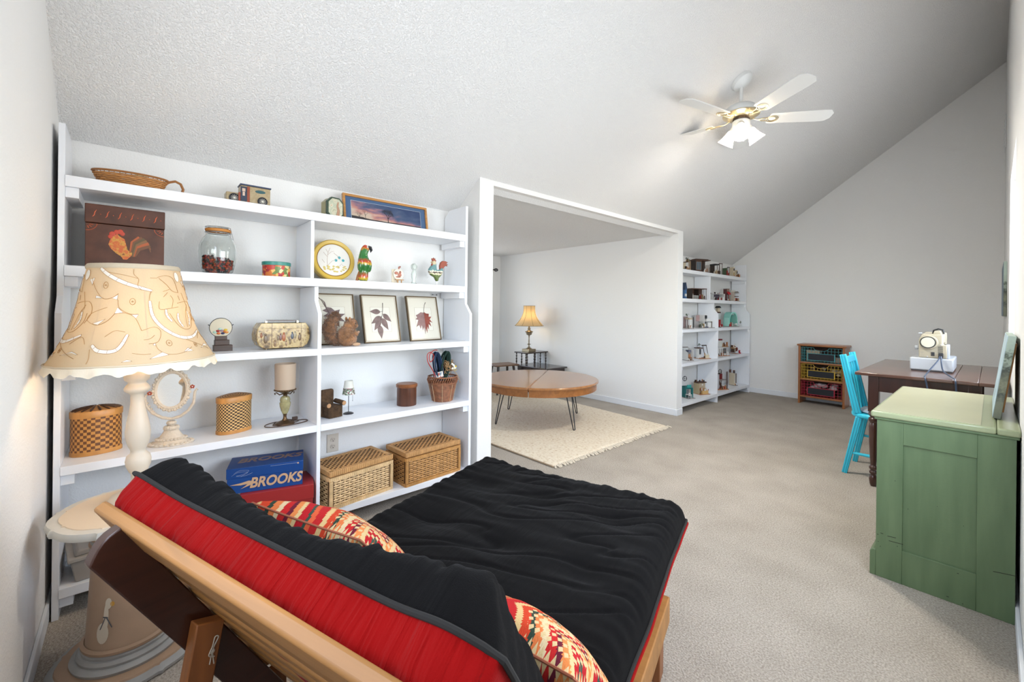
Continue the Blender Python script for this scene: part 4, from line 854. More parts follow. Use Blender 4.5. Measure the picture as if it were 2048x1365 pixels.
for k in range(20):
    a0 = random.uniform(0,6.28); pts = [(0.045*math.cos(a0+j*1.1)*random.uniform(.5,1.15), 0.05*math.sin(a0+j*1.3)*random.uniform(.4,1.1), 0.02+0.055*random.random()+0.02*math.sin(j)) for j in range(8)]
    q.tube(smooth_path(pts, 5), 0.0022, 4)
q.tube(smooth_path([(-0.055,-0.05,0.06),(-0.03,-0.075,0.04),(0.01,-0.09,0.0),(0.035,-0.095,-0.06)],6), 0.0022, 4)
q.build('strands', mat('tan_twine',(0.40,0.24,0.11),0.8), e)['kind'] = 'stuff'
q = MB()
for k in range(6): q.ball((-0.005+0.035*random.random(),-0.05,0.03+0.045*random.random()),(0.009,0.006,0.008),7,5)
q.build('white_blossoms', mat('blossom_white',(0.78,0.76,0.66),0.6), e)
q = MB()
for k in range(7): q.ball((0.01+0.03*random.random(),-0.054,0.02+0.05*random.random()),(0.004,0.003,0.005),6,4)
q.build('yellow_buds', mat('bud_yellow',(0.60,0.42,0.05),0.6), e)

# ================================================================== BOTTOM SHELF  z = 0.120
Z5 = 0.1205
def shoebox(lab, y, x, z, rz, w, d, h, col, col2, letter=False):
    t = item('shoebox', lab, 'box', y, x, z, rz, 'shoeboxes stacked on the bottom shelf')
    MB().box((0,0,h*0.35),(w-0.006,d-0.006,h*0.70)).build('body', col, t, bevel=0.001)
    MB().box((0,0,h*0.80),(w,d,h*0.40)).build('lid', col2, t, bevel=0.0015)
    if letter:
        Ml = mat('box_gold', (0.62,0.40,0.24), 0.4)
        text('lettering', 'BROOKS', 0.070, Ml, t, (0.045,-d/2-0.0006,h*0.34), (PI/2,0,0), shear=0.25, bold=0.0022, sx=0.86)
        text('lettering', 'BROOKS', 0.088, mat('box_bronze',(0.30,0.18,0.13),0.3), t, (0.01,0.015,h+0.0006), (0,0,0), shear=0.25, bold=0.0022, sx=0.86)
        text('lettering', 'SINCE 1914 RUN HAPPY'[:0]+'RUNNING', 0.011, Ml, t, (0.105,-d/2-0.0006,h*0.90), (PI/2,0,0), shear=0.2, bold=0.0003) if False else None
        MB().prism([(-0.155,h*0.36),(-0.110,h*0.40),(-0.075,h*0.46),(-0.052,h*0.40),(-0.070,h*0.28),(-0.110,h*0.17),(-0.090,h*0.27),(-0.080,h*0.34),(-0.110,h*0.32)], -d/2-0.0012, -d/2-0.0004-0.003*0+0.0028, 'xz').build('chevron_logo', Ml, t)
        q = MB()
        q.tube(smooth_path([(-0.140,-d/2-0.0003,h*0.80),(-0.115,-d/2-0.0003,h*0.90),(-0.075,-d/2-0.0003,h*0.86),(-0.100,-d/2-0.0003,h*0.74),(-0.130,-d/2-0.0003,h*0.70),(-0.09,-d/2-0.0003,h*0.68),(-0.060,-d/2-0.0003,h*0.76)],5), 0.0005, 4)
        q.tube(smooth_path([(-0.150,-d/2-0.0003,h*0.72),(-0.12,-d/2-0.0003,h*0.84),(-0.08,-d/2-0.0003,h*0.80),(-0.11,-d/2-0.0003,h*0.66)],5), 0.0005, 4)
        q.tube([(0.02,-d/2-0.0003,h*0.93),(0.145,-d/2-0.0003,h*0.93)], 0.0006, 4)
        q.build('line_drawing', mat('box_pale_line',(0.45,0.50,0.60),0.5), t)
        MB().at((0.148,-d/2-0.0002,h*0.915),(0,0,0)).box((0,0,0),(0.008,0.0008,0.006)).build('corner_mark', Ml, t)
    return t
shoebox('large red shoebox under the blue one on the bottom shelf', 0.605, -2.555, Z5, -0.25, 0.335, 0.225, 0.185, mat('red_card',(0.30,0.018,0.018),0.45), mat('red_card_lid',(0.34,0.022,0.022),0.4))
shoebox('blue shoebox with pale slanted lettering stacked on the red box', 0.555, -2.575, Z5+0.186, -0.28, 0.345, 0.19, 0.128, mat('blue_card',(0.010,0.065,0.26),0.35), mat('blue_card_lid',(0.010,0.060,0.24),0.3), True)

def rattan_box(lab, y, x, rz, w, d, h, col, col_top):
    t = item('rattan_box', lab, 'basket', y, x, Z5, rz, 'woven rattan boxes on the bottom shelf')
    Mr = mat('rattan_'+lab[:5], col, 0.5, var=0.18, vs=25); Mrt = mat('rattan_top_'+lab[:5], col_top, 0.5, var=0.18, vs=25)
    hb = h*0.83
    MB().box((0,0,hb/2),(w-0.014,d-0.014,hb-0.004)).build('inner_panel', mat('rattan_shadow',(0.12,0.055,0.02),0.8), t)
    def weave(mb, W, H, M_, nu, nv, mark=True):
        """over and under strands on a W x H panel, M_ maps (u, v, out) to a point"""
        for j in range(nv):
            v0 = (j+0.10)/nv*H; v1 = (j+0.90)/nv*H
            n = nu*2
            vs = []
            for i in range(n+1):
                u = W*i/n; ph = (i % 4); k = i//2
                up = (i % 2 == 1) and ((k+j) % 2 == 0)
                dn = (i % 2 == 1) and not up
                o = 0.0034+(0.0040 if up else (-0.0034 if dn else 0.0))
                if mark and dn and abs(u-W/2) < W/(nu)*1.6 and abs((v0+v1)/2-H/2) < H*0.36 and (j//2) % 2 == k % 2: o = 0.0062
                vm = (v0+v1)/2; hw = (v1-v0)/2*(1.12 if (up or o > 0.006) else (0.55 if dn else 0.85))
                vs.append(M_(u, vm-hw, o-0.001)); vs.append(M_(u, vm, o+0.0012)); vs.append(M_(u, vm+hw, o-0.001))
            fs = []
            for i in range(n): a = i*3; fs += [(a,a+3,a+4,a+1),(a+1,a+4,a+5,a+2)]
            mb.add(vs, fs)
        for k in range(nu):
            u = W*(k+0.5)/nu; wd = W/nu*0.15
            n = nv*2; vs = []
            for i in range(n+1):
                v = H*i/n; j = min(nv-1, i//2)
                hidden = (i % 2 == 1) and ((k+j) % 2 == 0)
                o = 0.0004 if hidden else 0.0026 if (i % 2 == 1) else 0.0008
                vs.append(M_(u-wd, v, o-0.0012)); vs.append(M_(u, v, o)); vs.append(M_(u+wd, v, o-0.0012))
            fs = []
            for i in range(n): a = i*3; fs += [(a,a+3,a+4,a+1),(a+1,a+4,a+5,a+2)]
            mb.add(vs, fs)
    m_ = 0.024
    q = MB(); weave(q, w-2*m_, hb-2*0.018, lambda u, v, o: (-w/2+m_+u, -d/2+0.005-o, 0.018+v), 13, 11)
    q.build('front_weave', Mr, t)['kind'] = 'stuff'
    q = MB()
    for sx in (-1, 1): weave(q, d-2*m_, hb-2*0.018, lambda u, v, o: (sx*(w/2-0.005+o), -d/2+m_+u, 0.018+v), 8, 11, False)
    q.build('side_weave', Mr, t)['kind'] = 'stuff'
    # wrapped border strips: each wrap is a small raised band
    q = MB()
    nw = 34
    for k in range(nw):
        u = -w/2+w*(k+0.5)/nw
        for zz, hh in ((0.009,0.018),(hb-0.009,0.018)): q.box((u,-d/2+0.001,zz),(w/nw*0.9,0.012,hh))
    nh = 20
    for k in range(nh):
        zz = 0.02+(hb-0.04)*(k+0.5)/nh
        for sx in (-1,1): q.box((sx*(w/2-0.008),-d/2+0.001,zz),(0.018,0.012,(hb-0.04)/nh*0.9))
    nd = 18
    for k in range(nd):
        v = -d/2+d*(k+0.5)/nd
        for sx in (-1,1):
            q.box((sx*(w/2-0.001),v,0.009),(0.010,d/nd*0.9,0.018)); q.box((sx*(w/2-0.001),v,hb-0.009),(0.010,d/nd*0.9,0.018))
    q.build('wrapped_border', Mr, t)['kind'] = 'stuff'
    # lid
    l = MB().box((0,0,hb+(h-hb)/2-0.002),(w-0.006,d-0.004,h-hb-0.010)).build('lid', Mrt, t, bevel=0.003)
    q = MB(); weave(q, w-2*m_, d-2*m_, lambda u, v, o: (-w/2+m_+u, -d/2+m_+v, h-0.006+o), 22, 12, False)
    q.build('lid_weave', Mrt, l)['kind'] = 'stuff'
    MB().box((0,0,h-0.0067),(w-2*m_+0.006,d-2*m_+0.006,0.0018)).build('lid_gap', mat('rattan_shadow',(0.12,0.055,0.02),0.8), l)
    q = MB()
    for k in range(nw):
        u = -w/2+w*(k+0.5)/nw
        for sy in (-1,1): q.box((u,sy*(d/2-0.010),h-0.014),(w/nw*0.94,0.026,0.028))
    for k in range(nd):
        v = -d/2+d*(k+0.5)/nd
        for sx in (-1,1): q.box((sx*(w/2-0.010),v,h-0.014),(0.026,d/nd*0.94,0.028))
    q.build('lid_border', Mrt, l, bevel=0.002)['kind'] = 'stuff'
    return t
rattan_box('pale woven rattan storage box with darker lid, left of the pair', 1.015, -2.585, 0.14, 0.405, 0.25, 0.215, (0.74,0.51,0.26), (0.56,0.31,0.12))
rattan_box('tan woven rattan storage box against the right side panel', 1.510, -2.585, 0.06, 0.43, 0.25, 0.215, (0.53,0.27,0.085), (0.54,0.29,0.11))

t = item('tool_case', 'grey plastic tool case with dark orange lettered label on bottom shelf', 'case', -0.010, -2.585, Z5, 0.12)
Mtg = mat('grey_plastic', (0.30,0.27,0.24), 0.5)
MB().prism([(-0.160,0),(0.160,0),(0.175,0.085),(-0.175,0.085)], -0.10, 0.10, 'xz').build('body', Mtg, t, bevel=0.004)
MB().box((0,0,0.092),(0.366,0.216,0.014)).build('lid_rim', mat('grey_plastic_light',(0.38,0.35,0.31),0.5), t, bevel=0.003)
MB().prism([(-0.165,0.099),(0.165,0.099),(0.155,0.122),(-0.155,0.122)], -0.09, 0.09, 'xz').build('lid', Mtg, t, bevel=0.006)
lb = MB().box((-0.035,-0.1012,0.050),(0.150,0.002,0.046)).build('label_plate', M_black, t)
MB().box((-0.035,-0.1018,0.0295),(0.150,0.0015,0.002)).build('label_line', M_white, lb)
text('lettering', 'RIDGID', 0.040, mat('label_orange',(0.75,0.10,0.02),0.4), lb, (-0.035,-0.1028,0.052), (PI/2,0,0), bold=0.002, sx=0.95)
# ================================================================== SIDE TABLE, LAMP
PT = (-2.06, 0.010)
t = thing('drum_side_table', 'painted drum side table with scalloped octagonal top and goose motif', 'side table', (PT[0], PT[1], 0), 0)
Mtop = mat('cream_table_top', (0.72,0.60,0.45), 0.5); Mgrey = mat('grey_blue_paint', (0.36,0.36,0.35), 0.5, var=0.12, vs=12); Mpale = mat('pale_grey_edge', (0.62,0.60,0.54), 0.45, var=0.1, vs=10)
Mdrum = mat('tan_drum_paint', (0.42,0.285,0.19), 0.5, var=0.08, vs=8)
def oct_pts(R, sc=0.028, n=8, rot=PI/8):
    P = []
    for k in range(n):
        a0 = rot+2*PI*k/n; a1 = rot+2*PI*(k+1)/n
        p0 = Vector((R*math.cos(a0), R*math.sin(a0))); p1 = Vector((R*math.cos(a1), R*math.sin(a1)))
        nrm = ((p0+p1)/2).normalized()
        for s_ in (0.0, 0.07, 0.14, 0.25, 0.38, 0.5, 0.62, 0.75, 0.86, 0.93):
            b = sc*(0.9 if 0.12 < s_ < 0.88 else (0.25 if 0.05 < s_ < 0.95 else 0.0))
            dip = -sc*0.9*math.sin(PI*s_)*0.55+ (0 if b == 0 else 0)
            q = p0.lerp(p1, s_)+nrm*(-0.012 if (0.05 < s_ < 0.10 or 0.90 < s_ < 0.95) else 0.0)+nrm*(0.5*sc*math.sin(PI*(s_-0.1)/0.8) if 0.1 < s_ < 0.9 else 0)
            P.append((q.x, q.y))
    return P
TT = 0.535
def lipped(mb, R, z0, z1, prof):
    P0 = oct_pts(1.0, 0.14); n = len(P0); vs = []; fs = []
    for r, z in prof:
        for (x, y) in P0: vs.append((x*r, y*r, z))
    for i in range(len(prof)-1):
        for k in range(n): fs.append((i*n+k, i*n+(k+1)%n, (i+1)*n+(k+1)%n, (i+1)*n+k))
    fs.append(list(range(n))[::-1]); fs.append([(len(prof)-1)*n+k for k in range(n)])
    return mb.add(vs, fs)
RT = 0.215
lipped(MB(), RT, 0, 0, [(RT*0.90,TT-0.034),(RT*0.99,TT-0.028),(RT*1.01,TT-0.016),(RT*0.985,TT-0.004),(RT*0.93,TT-0.0015),(RT*0.86,TT-0.0035)]).build('table_top', Mpale, t, ang=50)
lipped(MB(), RT, 0, 0, [(RT*0.86,TT-0.010),(RT*0.86,TT-0.002),(RT*0.855,TT-0.0005)]).build('top_panel', Mtop, t)
MB().lathe([(0.001,0.06),(0.125,0.06),(0.125,0.075),(0.118,0.085),(0.102,0.40),(0.102,0.415),(0.001,0.415)], 48).build('drum', Mdrum, t)
MB().lathe([(0.098,0.410),(0.108,0.414),(0.111,0.426),(0.104,0.436),(0.104,0.442),(0.110,0.450),(0.108,0.462),(0.094,0.472),(0.094,TT-0.03),(0.001,TT-0.03)], 48).build('collar', Mdrum, t)
MB().lathe([(0.1025,0.432),(0.1065,0.433),(0.1065,0.446),(0.1025,0.447)], 48).build('grey_band', Mgrey, t)
MB().lathe([(0.001,0.030),(0.153,0.030),(0.156,0.040),(0.146,0.048),(0.138,0.049),(0.140,0.058),(0.134,0.066),(0.128,0.067),(0.129,0.076),(0.123,0.084),(0.001,0.084)], 48).build('base_rings', Mgrey, t)
MB().lathe([(0.121,0.080),(0.129,0.083),(0.130,0.092),(0.120,0.097),(0.117,0.090)], 48).build('base_band', Mdrum, t)
lipped(MB(), 0.22, 0, 0, [(0.205,0.0),(0.215,0.004),(0.215,0.014),(0.195,0.024)]).build('plinth_edge', Mgrey, t, ang=50)
lipped(MB(), 0.22, 0, 0, [(0.195,0.020),(0.190,0.030)]).build('plinth_top', Mdrum, t)
# goose painted on the drum (thin raised paint following the drum)
def on_drum(a, z, off=0.0008):
    r = 0.118+(0.102-0.118)*(z-0.085)/(0.40-0.085)+off; return (r*math.cos(a), r*math.sin(a), z)
def blob(mb, a0, z0, ra, rz, n=18, off=0.0012):
    vs = [on_drum(a0, z0, off)]+[on_drum(a0+ra*math.cos(2*PI*k/n), z0+rz*math.sin(2*PI*k/n), off) for k in range(n)]
    mb.add(vs, [(0,1+k,1+(k+1)%n) for k in range(n)])
ga = -0.62
gz = 0.12
q = MB(); blob(q, ga-0.04, gz+0.032, 0.16, 0.034); blob(q, ga+0.04, gz+0.085, 0.065, 0.045); blob(q, ga+0.09, gz+0.128, 0.085, 0.018); q.build('goose_painting', mat('goose_white',(0.70,0.62,0.50),0.5), t)
q = MB(); blob(q, ga+0.19, gz+0.126, 0.055, 0.008, 10); q.build('goose_bill', mat('goose_bill',(0.62,0.32,0.05),0.5), t)
q = MB(); q.tube([on_drum(ga-0.03,gz+0.085,0.002),on_drum(ga+0.09,gz+0.083,0.002)],0.0015,4); q.tube([on_drum(ga+0.03,gz+0.085,0.002),on_drum(ga-0.10,gz+0.045,0.002)],0.0013,4); q.tube([on_drum(ga+0.05,gz+0.085,0.002),on_drum(ga+0.20,gz+0.050,0.002)],0.0015,4); q.build('goose_ribbon', mat('ribbon_blue',(0.06,0.07,0.09),0.5), t)

# table lamp
LP = (-2.10, 0.030)
t = thing('table_lamp', 'lit cream turned wood table lamp with cutwork bell shade', 'lamp', (LP[0], LP[1], TT+0.0005), 0)
Mpost = mat('ivory_lamp_paint', (0.68,0.60,0.49), 0.45, var=0.04, vs=6)
L0 = TT
prof = [(0.001,0),(0.085,0),(0.088,0.008),(0.080,0.020),(0.062,0.030),(0.040,0.040),(0.030,0.052),(0.022,0.066),(0.021,0.092),(0.028,0.105),(0.036,0.125),(0.038,0.142),(0.034,0.160),(0.024,0.170),(0.022,0.178),(0.024,0.186),(0.030,0.200),(0.036,0.225),(0.037,0.250),(0.032,0.285),(0.025,0.320),(0.020,0.355),(0.0195,0.385),(0.026,0.392),(0.0365,0.400),(0.038,0.410),(0.032,0.420),(0.026,0.427),(0.026,0.432),(0.036,0.440),(0.038,0.452),(0.037,0.472),(0.030,0.478),(0.001,0.478)]
MB().lathe(prof, 40).build('post', Mpost, t, ang=60)
MB().tube([(0,0,0.47),(0,0,0.56)], 0.010, 10).lathe([(0.001,0.54),(0.017,0.54),(0.019,0.60),(0.001,0.60)], 16).build('socket', M_brass, t)
MB().lathe([(0.001,0.600),(0.014,0.602),(0.020,0.625),(0.031,0.655),(0.031,0.675),(0.020,0.698),(0.001,0.705)], 20).build('bulb', mat('lit_bulb',(1,0.9,0.7),0.3,emit=(1,0.80,0.52),es=6), t)
def shade_mat(name, col, tcol, tr=0.55, detail=True):
    m = bpy.data.materials.new(name); n, l, p = nodes(m); out = n['Material Output']
    d = n.new('ShaderNodeBsdfDiffuse'); tl = n.new('ShaderNodeBsdfTranslucent'); mx = n.new('ShaderNodeMixShader'); mx.inputs[0].default_value = tr
    d.inputs[0].default_value = (*col,1); tl.inputs[0].default_value = (*tcol,1)
    if detail:
        g = n.new('ShaderNodeTexCoord'); nz = n.new('ShaderNodeTexNoise'); nz.inputs['Scale'].default_value = 220; nz.inputs['Detail'].default_value = 3; l.new(g.outputs['Object'], nz.inputs['Vector'])
        b = n.new('ShaderNodeBump'); b.inputs['Strength'].default_value = 0.25; b.inputs['Distance'].default_value = 0.002; l.new(nz.outputs[0], b.inputs['Height']); l.new(b.outputs[0], d.inputs['Normal'])
    l.new(d.outputs[0], mx.inputs[1]); l.new(tl.outputs[0], mx.inputs[2]); l.new(mx.outputs[0], out.inputs['Surface'])
    return m
SZ0, SZ1 = 1.052-TT, 1.392-TT   # bottom and top of the shade in lamp space
def sr(v):   # radius of the bell at height fraction v (0 bottom, 1 top)
    return 0.232-0.106*v-0.018*math.sin(PI*v)-0.004*math.sin(2*PI*v)
Msh = shade_mat('cutwork_cloth', (0.58,0.46,0.31), (0.80,0.60,0.36), 0.115)
def cone(a, v, off=0.0): r = sr(v)+off+0.0025*math.cos(8*a)*(0.5-v); return Vector((r*math.cos(a), r*math.sin(a), SZ0+(SZ1-SZ0)*v))
t.rotation_euler = (0.02, 0.0, 0)
sh = MB().grid(lambda u, v: cone(2*PI*u, v), 96, 20).build('shade', Msh, t, ang=80)
MB().grid(lambda u, v: (lambda a, r: Vector((r*math.cos(a), r*math.sin(a), SZ0+0.003-0.036*v*(0.62+0.38*abs(math.sin(a*9)))+0.002*math.sin(a*40)*v)))(2*PI*u, 0.234+0.008*v+0.003*math.sin(u*2*PI*26)*v), 240, 5).build('scalloped_skirt', shade_mat('skirt_cloth',(0.80,0.74,0.62),(0.80,0.72,0.58),0.12), sh, ang=80)
MB().tube([tuple(cone(2*PI*k/72, 0.0, 0.003)) for k in range(72)], 0.0032, 6, closed=True).build('bottom_piping', mat('piping_cream',(0.62,0.52,0.38),0.8), sh)
MB().grid(lambda u, v: cone(2*PI*u, 0.955+0.05*v, 0.0015+0.003*math.sin(PI*v)+0.0008*math.sin(u*2*PI*60)), 140, 4).build('top_ruche', shade_mat('ruche_cloth',(0.70,0.62,0.48),(0.5,0.4,0.28),0.3), sh, ang=80)
q = MB()
for k in range(8): a = 2*PI*k/8+0.15; q.tube([tuple(cone(a, v/10, -0.003)) for v in range(11)], 0.0018, 5)
q.tube([tuple(cone(2*PI*k/40, 0.98, -0.004)) for k in range(40)], 0.002, 5, closed=True)
q.build('wire_frame', mat('frame_wire',(0.45,0.33,0.2),0.5), sh)
# embroidery: brown outlines and white lace bands, laid on the visible side and repeated round the shade
Mem = mat('brown_stitch', (0.40,0.20,0.06), 0.8); Mlace = shade_mat('white_lace', (0.90,0.88,0.82), (1.0,0.95,0.86), 0.22, False)
em = MB(); lace = MB()
def P2(x, v, ao): return cone(ao+x*1.0, v, 0.0016)
def sp(pts, n=7):
    q = smooth_path([(x, v, 0) for x, v in pts], n); return [(a, b) for a, b, _ in q]
def outline(pts, ao): em.tube([tuple(P2(x, v, ao)) for x, v in sp(pts)], 0.0007, 4)
def loop(cx, cv, rx, rv, ao, n=20): em.tube([tuple(P2(cx+rx*math.cos(2*PI*k/n), cv+rv*math.sin(2*PI*k/n), ao)) for k in range(n)], 0.0007, 4, closed=True)
def band(pts, w_, ao):
    q = sp(pts, 6); vs = []; fs = []; N = len(q)
    for i, (x, v) in enumerate(q):
        a = q[max(0,i-1)]; b = q[min(N-1,i+1)]; dx, dv = b[0]-a[0], b[1]-a[1]; r = sr(v); L = math.hypot(dx*r, dv*0.34)+1e-9
        nx, nv = -dv*0.34/L/r, dx*r/L/0.34; ww = w_*(0.35+0.65*math.sin(PI*min(1,max(0,(i+0.7)/N)))**0.4)
        vs.append(tuple(P2(x+nx*ww, v+nv*ww, ao))); vs.append(tuple(P2(x-nx*ww, v-nv*ww, ao)))
    for i in range(N-1): fs.append((2*i,2*i+2,2*i+3,2*i+1))
    lace.add(vs, fs)
    for side in (0, 1): em.tube([vs[2*i+side] for i in range(N)], 0.0006, 4)
    for i in range(0, N, 3): em.tube([vs[2*i], vs[2*i+1]], 0.0005, 4)
def zp(x, y):   # pattern drawing coordinates -> (angle, height fraction)
    v = 1-(y-75)/615.0; hw = 262+265*(1-v)*(0.82+0.18*(1-v)); return (math.asin(max(-0.985, min(0.985, (x-570)/hw))), max(0.01, min(0.97, v)))
def Z(*xy): return [zp(xy[i], xy[i+1]) for i in range(0, len(xy), 2)]
for ao in (0.0, 2.09, -2.09):
    band(Z(385,105,430,150,520,200,665,243), 0.0062, ao); band(Z(650,305,670,400,740,480,850,540,940,545,988,508), 0.0058, ao); band(Z(310,565,350,600,450,597,515,508), 0.0058, ao)
    band(Z(755,360,765,400,800,440), 0.0045, ao); band(Z(840,385,845,430,880,478), 0.0045, ao); band(Z(905,370,925,420,925,470), 0.0045, ao)
    for l_ in (Z(335,165,345,230,380,290,430,288,470,262), Z(465,300,470,350,530,385,580,388), Z(400,345,310,380,280,420,330,450,390,430,440,385), Z(440,385,500,380,560,410,600,490),
               Z(600,490,680,470,720,500,700,560,640,570), Z(560,110,560,140,585,170,580,210,600,240), Z(425,130,500,145,580,165), Z(660,240,650,270,648,300), Z(690,155,740,140,790,160,830,250),
               Z(830,250,790,240,750,200,700,160), Z(710,310,715,358,780,355,840,345), Z(780,270,800,300,795,350), Z(850,250,900,340,900,370), Z(680,570,700,610,760,640,850,640,920,610),
               Z(300,590,300,640,290,670), Z(230,320,300,310,310,370,260,440), Z(180,560,250,520,270,560), Z(180,480,230,390,280,330), Z(380,520,440,485,500,495), Z(540,620,600,630,650,630),
               Z(610,545,650,540,680,520), Z(735,280,760,250), Z(730,245,770,230), Z(845,300,830,270), Z(780,385,860,480,930,490,948,440,930,380), Z(120,560,150,600,220,640), Z(650,160,690,160)): outline([tuple(q) for q in l_], ao)
    for (x, y, r_) in ((405,210,20),(548,310,20),(770,573,18),(952,598,14)):
        cx, cv = zp(x, y); loop(cx, cv, r_/420.0, r_/615.0, ao); loop(cx, cv, 0.012, 0.007, ao, 8)
    for tri in ((322,175,350,165,330,210),(340,290,345,272,385,288),(430,288,468,268,460,300),(440,383,460,345,492,380),(540,392,583,390,565,415),(310,440,385,415,340,450),(640,660,720,625,760,645),(860,635,890,612,925,635),(990,625,1025,600,1050,618),(665,578,682,565,682,585),(480,668,510,655,540,665)):
        vs = [tuple(P2(*zp(tri[i], tri[i+1]), ao)) for i in (0, 2, 4)]; lace.add(vs, [(0,1,2)]); em.tube(vs, 0.0006, 4, closed=True)
    cx, cv = zp(810, 145); vs = [tuple(P2(cx+0.085*math.cos(2*PI*k/10), cv+0.055*math.sin(2*PI*k/10), ao)) for k in range(10)]; lace.add(vs, [list(range(10))]); em.tube(vs, 0.0006, 4, closed=True)
em.build('embroidery', Mem, sh)['kind'] = 'stuff'; lace.build('lace_inserts', Mlace, sh)['kind'] = 'stuff'
point('table_lamp_light', (LP[0], LP[1], 1.17), LAMPP, (1.0, 0.74, 0.47), 0.035)
# lamp cord on the carpet
tag(MB().tube(smooth_path([(-2.02,-0.20,0.012),(-1.85,-0.185,0.006),(-1.70,-0.20,0.006),(-1.55,-0.19,0.006),(-1.3,-0.2,0.006)], 8), 0.003, 6).build('lamp_cord', mat('brown_cord',(0.07,0.035,0.02),0.5)), 'thin dark lamp cord lying on the carpet by drum table', 'cord')

# ================================================================== FUTON
TH = math.radians(18)
fut = thing('futon_lounger', 'pine futon frame with reclined slatted back and dark side boards', 'futon', (0,0,0), TH)
Mpine = wood('honey_pine', (0.38,0.175,0.048), 0.5, 0, 0.3, 0.6); Mred = wood('dark_mahogany', (0.048,0.013,0.006), 0.35, 1, 0.4, 0.8, coat=0.3); Mor = wood('orange_pine', (0.30,0.10,0.022), 0.5, 2, 0.35, 0.7, coat=0.2)
bd = Vector((0, 0.515, -0.857)); nd_ = Vector((0, -0.857, -0.515))   # down the backrest, out of its rear
def slat(p, L0, L1, along, thick, m, nm):
    """a board along u from L0 to L1 whose face lies in the backrest plane"""
    q = MB(); c = Vector(p)
    vs = []
    for u in (L0, L1):
        for a, b in ((-1,-1),(1,-1),(1,1),(-1,1)):
            v = c+bd*(a*along/2)+nd_*(b*thick/2); vs.append((u, v.y, v.z))
    q.add(vs, [(0,1,2,3),(7,6,5,4),(0,4,5,1),(1,5,6,2),(2,6,7,3),(3,7,4,0)]); return q.build(nm, m, fut, bevel=0.006)
top = Vector((0, 0.384, 0.768))
slat(top, -1.275, -0.30, 0.085, 0.026, Mpine, 'top_rail')
for k in range(1, 6):
    slat(top+bd*(0.045+0.088*k)+nd_*(-0.004), -1.20, -0.33, 0.048, 0.018, Mpine, 'slat')
def sideboard(u0, u1, nm):
    a = Vector((0, 0.358, 0.798)); wv = Vector((0,-0.857,-0.515))*0.075
    # board running down beside the slats, rounded upper end
    pts = []
    s0 = a
    pts.append(s0); 
    for k in range(1, 6): s_ = k/6; pts.append(s0+wv*s_-bd*(-0.012*math.sin(PI*s_)*-1)*1.0+bd*(0.023*s_))
    pts.append(s0+wv+bd*0.023); pts.append(s0+wv+bd*0.78); pts.append(s0+bd*0.78)
    return MB().prism([(p.y, p.z) for p in pts], u0, u1, 'yz').build(nm, Mred, fut, bevel=0.003)
sideboard(-1.152, -1.120, 'side_board'); sideboard(-0.40, -0.365, 'side_board')
for u in (-1.120, -0.43):
    q = MB(); q.prism([(0.536,0.512),(0.478,0.532),(0.385,0.0),(0.440,0.0)], u, u+0.032, 'yz'); pst = q.build('prop_leg', Mor, fut, bevel=0.003)
    k_ = MB(); yc, zc_ = 0.508, 0.455; xx = u+0.0335
    k_.tube(smooth_path([(xx,yc,zc_),(xx+0.002,yc+0.004,zc_+0.012),(xx+0.002,yc+0.012,zc_+0.026),(xx+0.002,yc+0.005,zc_+0.030),(xx+0.002,yc,zc_+0.012),(xx+0.003,yc-0.008,zc_-0.004),(xx+0.002,yc+0.004,zc_-0.014)],5), 0.0014, 5)
    k_.tube([(xx,yc,zc_),(xx+0.002,yc+0.003,zc_-0.030)], 0.0014, 5); k_.tube([(xx,yc,zc_),(xx+0.002,yc-0.006,zc_-0.026)], 0.0014, 5)
    k_.ball((xx+0.001,yc,zc_),(0.003,0.006,0.006),8,6)
    k_.build('string_knot', mat('string',(0.55,0.50,0.40),0.8), pst)
for u in (-1.25, -0.286): MB().bx(u, u+0.03, 0.66, 1.50, 0.215, 0.300).build('side_rail', Mpine, fut, bevel=0.004)
for k in range(7): v = 0.74+0.148*k; MB().bx(-1.22, -0.286, v-0.030, v+0.030, 0.282, 0.300).build('seat_slat', Mpine, fut, bevel=0.003)
for u in (-1.215, -0.318):
    for v in (0.72, 1.52): MB().bx(u, u+0.034, v-0.03, v+0.03, 0.0, 0.215).build('leg', Mor, fut, bevel=0.003)
MB().bx(-1.16, -0.31, 1.50, 1.54, 0.13, 0.20).build('stretcher', Mpine, fut, bevel=0.003)

# mattress: one folded cushion, black on top, red underneath
mt = thing('futon_mattress', 'folded futon mattress, black on top and red underneath', 'mattress', (0,0,0), TH)
ctr = []
A = Vector((0.447, 0.822)); B = Vector((0.665, 0.465)); T_ = 0.175
for k in range(14): ctr.append(A.lerp(B, k/14))
c0 = Vector((0.82, 0.398))
for k in range(12):
    s_ = k/11; p = (1-s_)**2*B+2*s_*(1-s_)*Vector((0.712,0.395))+s_**2*c0; ctr.append(p)
for k in range(1, 34): ctr.append(c0.lerp(Vector((1.885, 0.392)), k/33))
